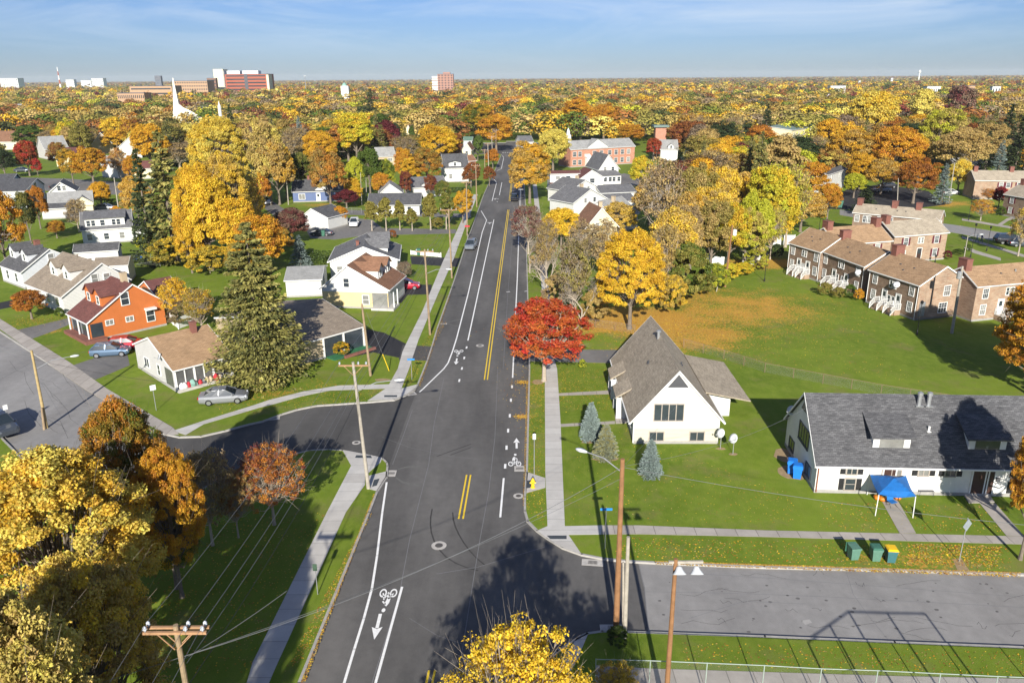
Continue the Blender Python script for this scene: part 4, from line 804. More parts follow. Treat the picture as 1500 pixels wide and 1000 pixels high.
h = front('gabled_house', 'white house with a pale roof and brick chimney right of the dark spruce', 'house', (174,215), (206,214), 5.0, (191,199.5), M_WHITE, S_LGREY, depth=11, oh=.3, og=.3); h.chimney(h.L*.3, h.ry-1.2, .9, .9, h.r+.4)
h = front('gabled_house', 'small cream gabled house with maroon roof behind the golden street trees', 'house', (111,228), (133,224), 4.2, (125,216), M_CREAM, S_MAROON, depth=8, oh=.3, og=.3); h.win('x0', h.D*.5, 3.9, 1.4, 1.2)
h = front('gabled_house', 'white two-storey house half hidden right of the golden street trees', 'house', (170,240), (190,238), 5.0, (179,230), M_WHITE, S_LGREY, depth=9, oh=.3, og=.3); h.win('x0', h.D*.4, 3.2, 1, 1.4)
h = side('gabled_house', 'tan house with a brown roof behind the dark spruces at left', 'house', (193,247), (222,246), 3.6, (207,236), M_CREAM, S_MAROON, pitch=.6)
h = front('gabled_house', 'small white gabled house in the trees at the far upper left', 'house', (20,163), (41,162), 6, (33,152.5), M_WHITE, S_LGREY, depth=12)
h = front('gabled_house', 'white house with dark slate roof below the far upper left gable', 'house', (18,180), (38,178), 5, (30,169), M_WHITE, S_DARK, depth=12)
h = front('gabled_house', 'white cottage peeping over the golden maples at left', 'house', (151,155), (166,155), 6, (158,148), M_WHITE, S_LGREY, depth=12)
h = side('house', 'pale roofed house behind the white church arm', 'house', (280,164), (312,163), 7, (300,155.5), M_WHITE, S_LGREY, pitch=.4)
h = front('gabled_house', 'white gable behind the yellow maple left of centre', 'house', (406,226), (418,225), 4, (412,216), M_WHITE, S_GREY, depth=10)
h = side('ranch_house', 'small dark grey-roofed outbuilding below the broad grey roof at left', 'house', (60,306), (104,304), 2.6, (90,298), M_GREYW, S_DARK, pitch=.3)
# ================= TREES =================
def P(p):
    v = Vector(p)-CAM; z = v.dot(fwd)
    return (750+F*v.dot(rgt)/z, 500-F*v.dot(upv)/z, z)
def leaf_mat(name, trans=.32, rough=.55):
    mt = bpy.data.materials.new(name); mt.use_nodes = True; n = mt.node_tree.nodes; l = mt.node_tree.links; b = n['Principled BSDF']
    oi = n.new('ShaderNodeObjectInfo'); at = n.new('ShaderNodeAttribute'); at.attribute_name = 'tint'; ab = n.new('ShaderNodeAttribute'); ab.attribute_type = 'OBJECT'; ab.attribute_name = 'second'
    se = n.new('ShaderNodeSeparateColor'); l.new(at.outputs['Color'], se.inputs[0])
    m1 = n.new('ShaderNodeMix'); m1.data_type = 'RGBA'; l.new(se.outputs[0], m1.inputs[0]); l.new(oi.outputs['Color'], m1.inputs[6]); l.new(ab.outputs['Vector'], m1.inputs[7])
    hv = n.new('ShaderNodeHueSaturation'); r1 = n.new('ShaderNodeMapRange'); r1.inputs['To Min'].default_value = .66; r1.inputs['To Max'].default_value = 1.30; l.new(se.outputs[1], r1.inputs['Value']); l.new(r1.outputs[0], hv.inputs['Value'])
    r2 = n.new('ShaderNodeMapRange'); r2.inputs['To Min'].default_value = .487; r2.inputs['To Max'].default_value = .513; l.new(se.outputs[2], r2.inputs['Value']); l.new(r2.outputs[0], hv.inputs['Hue'])
    l.new(m1.outputs[2], hv.inputs['Color']); l.new(hv.outputs[0], b.inputs['Base Color']); b.inputs['Roughness'].default_value = rough; b.inputs['Specular IOR Level'].default_value = .25
    tr = n.new('ShaderNodeBsdfTranslucent'); l.new(hv.outputs[0], tr.inputs['Color']); ms = n.new('ShaderNodeMixShader'); ms.inputs[0].default_value = trans
    l.new(b.outputs[0], ms.inputs[1]); l.new(tr.outputs[0], ms.inputs[2]); l.new(ms.outputs[0], n['Material Output'].inputs['Surface']); return mt
M_LEAF = leaf_mat('autumn_leaves'); M_NEEDLE = leaf_mat('needles', .12, .6)
M_BARK = mat('bark', (.17,.14,.11), .9, .2, var=.25, vs=4, bump=.5, bs=12, coord='OBJ'); M_BARKP = mat('pale_bark', (.34,.29,.23), .9, .2, var=.2, vs=4, coord='OBJ')
def qmesh(name, V, tint, mt):
    """mesh of separate quads from an (N,4,3) array with one tint triple per quad"""
    n = len(V); me = bpy.data.meshes.new(name); me.vertices.add(4*n); me.vertices.foreach_set('co', V.astype(np.float32).ravel())
    me.loops.add(4*n); me.loops.foreach_set('vertex_index', np.arange(4*n, dtype=np.int32)); me.polygons.add(n)
    me.polygons.foreach_set('loop_start', np.arange(0, 4*n, 4, dtype=np.int32)); me.polygons.foreach_set('loop_total', np.full(n, 4, dtype=np.int32))
    a = me.attributes.new('tint', 'FLOAT_COLOR', 'POINT'); c = np.ones((n, 4), np.float32); c[:, :3] = tint; a.data.foreach_set('color', np.repeat(c, 4, axis=0).ravel())
    me.materials.append(mt); me.update(calc_edges=True); return me
def unit(v): return v/np.maximum(np.linalg.norm(v, axis=-1, keepdims=True), 1e-9)
def leaves(g, pos, out, size, flat=.5, asp=.62, ow=.7):
    n = len(pos); nr = unit(out*ow+g.normal(size=(n,3))*.75+np.array([0,0,flat])); a = unit(np.cross(nr, g.normal(size=(n,3)))); b = np.cross(nr, a)
    s = (size*g.uniform(.65,1.35,(n,1))); a = a*s*.5; b = b*s*.5*asp
    bend = nr*s*.16
    return np.stack([pos-a-bend, pos-b, pos+a-bend, pos+b], 1)
def crown(seed, R_=4.2, z0=1.2, z1=10., nc=110, nl=130, ls=.26, form='round', hollow=.55, cr=(.13,.25), ow=.7):
    g = np.random.default_rng(seed); d = unit(g.normal(size=(nc,3))); d[:,2] = np.where(d[:,2] < -.55, -d[:,2], d[:,2])
    lob = unit(g.normal(size=(9,3))); k = 1+sum(g.uniform(.02,.26)*np.maximum(0, d@lob[i])**5 for i in range(9))-g.uniform(0,.12)
    f = g.uniform(hollow, 1., nc)**.7; H = (z1-z0)/2
    c = d*f[:,None]*k[:,None]; prof = 1.0
    if form == 'tall': prof = np.clip(1-.35*np.maximum(c[:,2],0), .4, 1)*.62
    if form == 'vase': prof = .62+.38*(c[:,2]+1)/2
    if form == 'dome': prof = np.where(c[:,2] < 0, 1, np.sqrt(np.clip(1-(c[:,2]*.75)**2, .15, 1)))
    c[:,0] *= R_*prof*.86; c[:,1] *= R_*prof*.86; c[:,2] = z0+H+c[:,2]*H*.88
    rc = R_*g.uniform(cr[0], cr[1], nc)
    o = unit(g.normal(size=(nc,nl,3))); q = o*(g.uniform(.2,1,(nc,nl,1))**.5)*rc[:,None,None]; q[:,:,2] *= .62
    pos = (c[:,None,:]+q).reshape(-1,3); cen = np.array([0,0,z0+H*.7]); out = unit(pos-cen)*.6+o.reshape(-1,3)*.6
    V = leaves(g, pos, out, ls, ow=ow)
    ct = np.repeat(np.clip(.5+.33*g.normal(size=nc)+.25*(c[:,0]/R_)*g.choice([-1,1]),0,1), nl); t = np.stack([np.clip(ct+.12*g.normal(size=nc*nl),0,1), np.clip(np.repeat(g.uniform(.25,.75,nc),nl)+g.uniform(-.3,.3,nc*nl),0,1), g.uniform(0,1,nc*nl)], 1)
    return V, t, c
def limbs(seed, cents, ztr=2.0, r0=.26, n=22, mt=None, name='trunk', twig=0, sides=6):
    g = np.random.default_rng(seed); mb = MB(); top = Vector((0,0,ztr)); mb.tube((0,0,-.1), (0,0,.4), r0*1.45, r0*1.05, sides+2, cap=False); mb.tube((0,0,.4), top, r0*1.05, r0*.85, sides+2, cap=False)
    lead = Vector((g.normal()*.25, g.normal()*.25, max(c[2] for c in cents)*.8)); mb.tube(top, lead, r0*.8, r0*.15, sides, cap=False)
    for i in g.choice(len(cents), min(n, len(cents)), replace=False):
        c = Vector(cents[i]); s = g.uniform(.0,.55); a = top.lerp(lead, s); mid = a.lerp(c, .5)+Vector((0,0,-.12*(c-a).length)); rr = r0*(.42-.3*s)
        mb.tube(a, mid, rr, rr*.6, sides-1, cap=False); mb.tube(mid, c, rr*.6, rr*.16, sides-1, cap=False)
        for _ in range(twig):
            e = c+Vector(g.normal(size=3)*.8); m_ = mid.lerp(c, g.uniform(.1,.9)); mb.tube(m_, e, rr*.25, rr*.06, 3, cap=False)
    me = mb.mesh(name, mt or M_BARK); return me
def bare_mesh(seed, mt, H=10., depth=6, r0=.2, spread=.5):
    g = random.Random(seed); mb = MB()
    def br(p, d, L, r_, k):
        if k == 0 or L < .12: return
        e = p+d*L; mb.tube(p, e, r_, r_*.68, 3 if k < 4 else 5, cap=False)
        for _ in range(3 if k > 1 else 2):
            nd = (d+Vector((g.gauss(0,1), g.gauss(0,1), g.gauss(.12,.7)))*spread).normalized(); br(e if g.random() < .6 else p.lerp(e, g.uniform(.4,.95)), nd, L*g.uniform(.58,.86), r_*.6, k-1)
    br(Vector((0,0,-.1)), Vector((0,0,1)), H*.26, r0, depth+1); return mb.mesh('trunk', mt)
def spruce(seed, H=10., R_=2.7, lev=30, per=9, nc=14, cs=.34, droop=.25, hang=.5, form=.85):
    g = np.random.default_rng(seed); P0 = []; O = []; C = []
    for i in range(lev):
        z = .35+(H-.45)*(i/lev)**1.05; Lr = R_*(1-z/H)**form*(1 if z > .9 else .85)
        for j in range(per if z < H*.8 else max(4, per-3)):
            a = g.uniform(0, 2*math.pi); L = Lr*g.uniform(.72,1.12)+.08; zz = z+g.uniform(-.15,.15); t = g.uniform(.12, 1, nc)**.8
            x = np.stack([np.cos(a)*L*t, np.sin(a)*L*t, zz-droop*L*t+droop*.9*L*t**3], 1)
            side_ = np.array([-math.sin(a), math.cos(a), 0]); sp_ = (g.uniform(-1,1,nc)*L*.22*(1-t*.4))[:,None]*side_; x = x+sp_; x[:,2] -= np.abs(g.normal(size=nc))*.12*hang*L*.5
            P0.append(x); o = np.tile(np.array([math.cos(a), math.sin(a), .15]), (nc,1)); O.append(o); C.append(np.full(nc, g.uniform(0,1)))
    pos = np.concatenate(P0); out = np.concatenate(O); cr_ = np.concatenate(C); n = len(pos)
    b = unit(out+g.normal(size=(n,3))*.35-np.array([0,0,hang])*g.uniform(0,1,(n,1))); w_ = unit(np.cross(b, g.normal(size=(n,3))*.5+np.array([0,0,1]))); s = cs*g.uniform(.7,1.3,(n,1))
    V = np.stack([pos-b*s*.5, pos+w_*s*.26, pos+b*s*.6, pos-w_*s*.26], 1)
    r_ = np.linalg.norm(pos[:,:2],axis=1)/R_
    t = np.stack([cr_*.6+g.uniform(0,.4,n), g.uniform(.1,.95,n), g.uniform(0,1,n)], 1); return V, t
def spruce_trunk(): return MB().tube((0,0,-.1),(0,0,9.3),.24,.03,7,cap=False).mesh('trunk', M_BARK)
C_ = dict(Y=(.74,.51,.040), G=(.66,.385,.030), O=(.52,.22,.028), R=(.28,.105,.030), T=(.48,.345,.12), K=(.26,.19,.12), M=(.16,.03,.035), E=(.50,.045,.030), N=(.095,.145,.022), L=(.50,.50,.04), P=(.68,.57,.12),
          V=(.27,.235,.05), D=(.045,.068,.024), S=(.050,.066,.024), U=(.215,.27,.25), W=(.35,.31,.085), A=(.36,.26,.07), X=(.50,.14,.03))
NAMES = dict(Y='bright yellow', G='golden', O='orange', R='rust brown', T='tan', K='greyish brown', M='dark maroon', E='red', N='green', L='lime yellow', P='pale yellow', V='olive', D='dark green', S='dark green', U='blue-green', W='olive green', A='bronze', X='orange')
PROTO = {}
def proto(kind):
    if kind in PROTO: return PROTO[kind]
    L = []
    if kind == 'far':
        for s in range(7): V, t, c = crown(100+s, z0=.9, nc=100, nl=95, ls=.36, form=['round','dome','vase','round','tall','dome','round'][s], cr=(.15,.28), ow=1.8); L.append((qmesh('crown', V, t, M_LEAF), limbs(s, c, n=9, sides=4)))
    if kind == 'mid':
        for s in range(7): V, t, c = crown(200+s, nc=150+10*s, nl=150, ls=.235, form=['round','dome','vase','round','dome','round','vase'][s], cr=(.12,.22)); L.append((qmesh('crown', V, t, M_LEAF), limbs(s+20, c, n=26)))
    if kind == 'sparse':
        for s in range(4): V, t, c = crown(300+s, nc=190, nl=36, ls=.26, form=['round','vase','dome','vase'][s], cr=(.10,.2), hollow=.35); L.append((qmesh('crown', V, t, M_LEAF), limbs(s+40, c, n=90, twig=5, mt=M_BARKP, r0=.2)))
    if kind == 'near':
        for s in range(3): V, t, c = crown(400+s, z0=.9, nc=430, nl=200, ls=.125, form=['dome','round','vase'][s], cr=(.07,.14), hollow=.6); L.append((qmesh('crown', V, t, M_LEAF), limbs(s+60, c, n=90, twig=2, r0=.22)))
    if kind == 'airy':
        for s in range(2): V, t, c = crown(450+s, nc=330, nl=54, ls=.15, form=['vase','round'][s], cr=(.06,.13), hollow=.45); L.append((qmesh('crown', V, t, M_LEAF), limbs(s+70, c, n=200, twig=3, r0=.15, mt=M_BARKP)))
    if kind == 'red':
        V, t, c = crown(517, z0=1.3, nc=260, nl=120, ls=.19, form='round', cr=(.08,.17), hollow=.45); L.append((qmesh('crown', V, t, M_LEAF), limbs(80, c, n=60, twig=2, r0=.2, mt=M_BARKP)))
    if kind == 'bare':
        for s in range(4): L.append((None, bare_mesh(s+5, M_BARKP if s % 2 else mat('twig_bark', (.22,.15,.12), .9, .2), depth=6)))
    if kind == 'bush':
        for s in range(3): V, t, c = crown(600+s, R_=5, z0=.2, z1=10, nc=150, nl=110, ls=.36, form='dome', cr=(.10,.2), hollow=.7); L.append((qmesh('foliage', V, t, M_LEAF), None))
    if kind == 'spruce':
        for s in range(3): V, t = spruce(700+s, lev=26, per=9, nc=18, cs=.42, R_=2.7); L.append((qmesh('crown', V, t, M_NEEDLE), spruce_trunk()))
    if kind == 'bluespruce':
        for s in range(2): V, t = spruce(750+s, lev=30, per=10, nc=24, cs=.32, R_=2.9, droop=.02, hang=.1, form=.9); L.append((qmesh('crown', V, t, M_NEEDLE), spruce_trunk()))
    if kind == 'smallspruce':
        for s in range(3): V, t = spruce(770+s, lev=40, per=17, nc=34, cs=.36, R_=3.6, droop=-.10, hang=.05, form=.66); L.append((qmesh('crown', V, t, M_NEEDLE), spruce_trunk()))
    if kind == 'bigspruce':
        V, t = spruce(790, lev=46, per=11, nc=64, cs=.19, R_=3.0, droop=.24, hang=.9, form=.78); L.append((qmesh('crown', V, t, M_NEEDLE), spruce_trunk()))
    if kind == 'column':
        for s in range(2): V, t, c = crown(800+s, R_=4.2, z0=1.0, z1=10, nc=95, nl=90, ls=.36, form='tall', cr=(.10,.2), hollow=.4); L.append((qmesh('crown', V, t, M_LEAF), limbs(s+90, c, n=12, ztr=2.5, r0=.2, mt=M_BARKP)))
    PROTO[kind] = L; return L
WID = dict(far=8.6, mid=8.6, sparse=8.4, near=8.5, airy=8.4, red=8.6, bare=7.0, bush=10., spruce=5.4, bluespruce=5.8, smallspruce=7.2, bigspruce=6.0, column=5.4)
TREES = []
def plant(kind, pos, h, wd, c1, c2, label, cat, group=None, name=None, seed=None):
    L = proto(kind); i = (seed if seed is not None else rnd.randrange(1000)) % len(L); cr_, tr = L[i]; j = lambda c: tuple(min(1, v*f) for v, f in zip(c, [1+rnd.uniform(-.07,.07)]*3))
    nm = name or ('maple_tree' if c1[0] > c1[1]*1.45 and kind in ('near','mid','far','red') else None) or dict(sparse='thin_tree', airy='thin_tree', bush='shrub', bare='bare_tree', spruce='spruce_tree', bluespruce='blue_spruce_tree', smallspruce='blue_spruce_tree', bigspruce='spruce_tree', column='columnar_tree').get(kind, 'broadleaf_tree')
    k1, k2 = j(c1), j(c2)
    if kind == 'bush':
        o = link(nm, cr_, loc=(pos[0], pos[1], 0)); tag(o, label, cat, group); o.color = (*k1, 1); o['second'] = list(k2); rt = o
    else:
        rt = thing(nm, label, cat, (pos[0], pos[1], 0), 0, group)
        if cr_: o = link('crown', cr_, rt); o.color = (*k1, 1); o['second'] = list(k2)
        if tr: link('trunk', tr, rt)
    rt.rotation_euler = (0, 0, rnd.uniform(0, 6.28)); rt.scale = (wd/WID[kind], wd/WID[kind], h/10.); TREES.append((pos[0], pos[1], wd/2, h)); return rt
def T(kind, x, ytop, w, col, label, cat='tree', yb=None, h=None, group=None, **k):
    if yb is not None:
        b = G(x, yb); d = fwd*F+rgt*(x-750)+upv*(500-ytop); h = CH+d.z*b[1]/d[1]
    else: h = h or 11.; b = G(x, ytop, h)
    wd = w*P((b[0], b[1], h*.6))[2]/F; return plant(kind, b, max(h,.4), wd, C_[col[0]], C_[col[-1]], label, cat, group, **k)
# --- hero trees
T('near', 42, 640, 330, 'PG', 'huge yellow tree filling the lower left corner, left of the orange maple', h=14.5, seed=0)
T('near', 88, 800, 250, 'YT', 'yellow-tan tree at the bottom left beside the wooden crossarm pole', h=13.5, seed=1)
T('near', -30, 850, 330, 'PT', 'yellow tree cut by the bottom left corner of the view', h=16, seed=2)
T('near', 158, 566, 150, 'ON', 'domed orange and green maple rising above the big yellow trees at lower left', h=13.5, seed=0)
T('near', 228, 640, 118, 'OG', 'orange maple right of the domed one, over the shaded lawn', h=11.5, seed=1)
T('mid', 238, 735, 90, 'NG', 'low green maple in shade under the orange crown at lower left', h=6.5)
T('sparse', 290, 652, 88, 'TK', 'thin dark tree nearly leafless beside the side street mouth at left', h=8.0, seed=0)
T('airy', 335, 680, 70, 'RT', 'small sparse brown tree between the thin dark tree and the red-brown one', h=6.0, seed=1)
T('airy', 402, 646, 128, 'OM', 'red-brown maple on the shaded lawn beside the left pavement', yb=768, seed=0)
T('bigspruce', 385, 320, 166, 'WS', 'huge olive Norway spruce beside the tan-roofed bungalow', yb=558, name='spruce_tree')
T('airy', 752, 898, 250, 'YY', 'yellow treetop at the bottom centre edge over the avenue', h=11.6, seed=1)
T('airy', 905, 966, 85, 'YA', 'small yellow tree beside the chain-link fence at the bottom', h=4.6, seed=0)
T('bush', 905, 916, 34, 'DN', 'dark green creeper bush around the feet of the two wooden poles', 'shrub', yb=948)
T('red', 797, 430, 136, 'EX', 'bright red maple over the pavement beside the avenue', yb=558)
T('near', 922, 326, 118, 'YG', 'large bright yellow maple behind the white gabled house', yb=482, seed=1)
T('smallspruce', 865, 588, 37, 'UU', 'small blue spruce farthest left of the three, nearest the house path', yb=645); T('smallspruce', 887, 621, 44, 'UV', 'small blue spruce in the middle beside the street lamp head', yb=671); T('smallspruce', 952, 643, 40, 'UU', 'small blue spruce standing alone before the basement window', yb=698)
T('near', 1522, 418, 122, 'OG', 'orange maple at the right edge below the brick apartments', yb=588, seed=0)
T('near', 1585, 440, 130, 'GO', 'orange-gold maple just outside the right edge beyond the charcoal roof', yb=600, seed=1)
T('near', 1546, 596, 100, 'OG', 'orange-gold maple at the right edge over the charcoal roof', h=11.5, seed=2)
T('near', 1590, 560, 120, 'OG', 'broad gold maple beyond the right edge shading the white house', h=13, seed=0)
plant('near', (-16.5,9), 19, 8, C_['G'], C_['T'], 'tall yellow tree outside the bottom left corner shading the lawn', 'tree')
plant('mid', (-25,33), 7.0, 7, C_['N'], C_['V'], 'green tree low under the yellow crowns at lower left', 'tree')
plant('airy', (3.9,21.5), 10.6, 7.5, C_['Y'], C_['T'], 'thin yellow tree below the bottom edge right of the avenue treetop', 'tree'); plant('airy', (-2.2,19.5), 12, 8, C_['Y'], C_['T'], 'thin yellow tree below the bottom edge behind the avenue treetop', 'tree')
plant('near', (57,77.5), 14, 13, C_['O'], C_['G'], 'orange maple beyond the right edge whose shadow darkens the field', 'tree'); plant('near', (63,70), 14, 13, C_['G'], C_['O'], 'golden maple farther beyond the right edge of the field', 'tree')
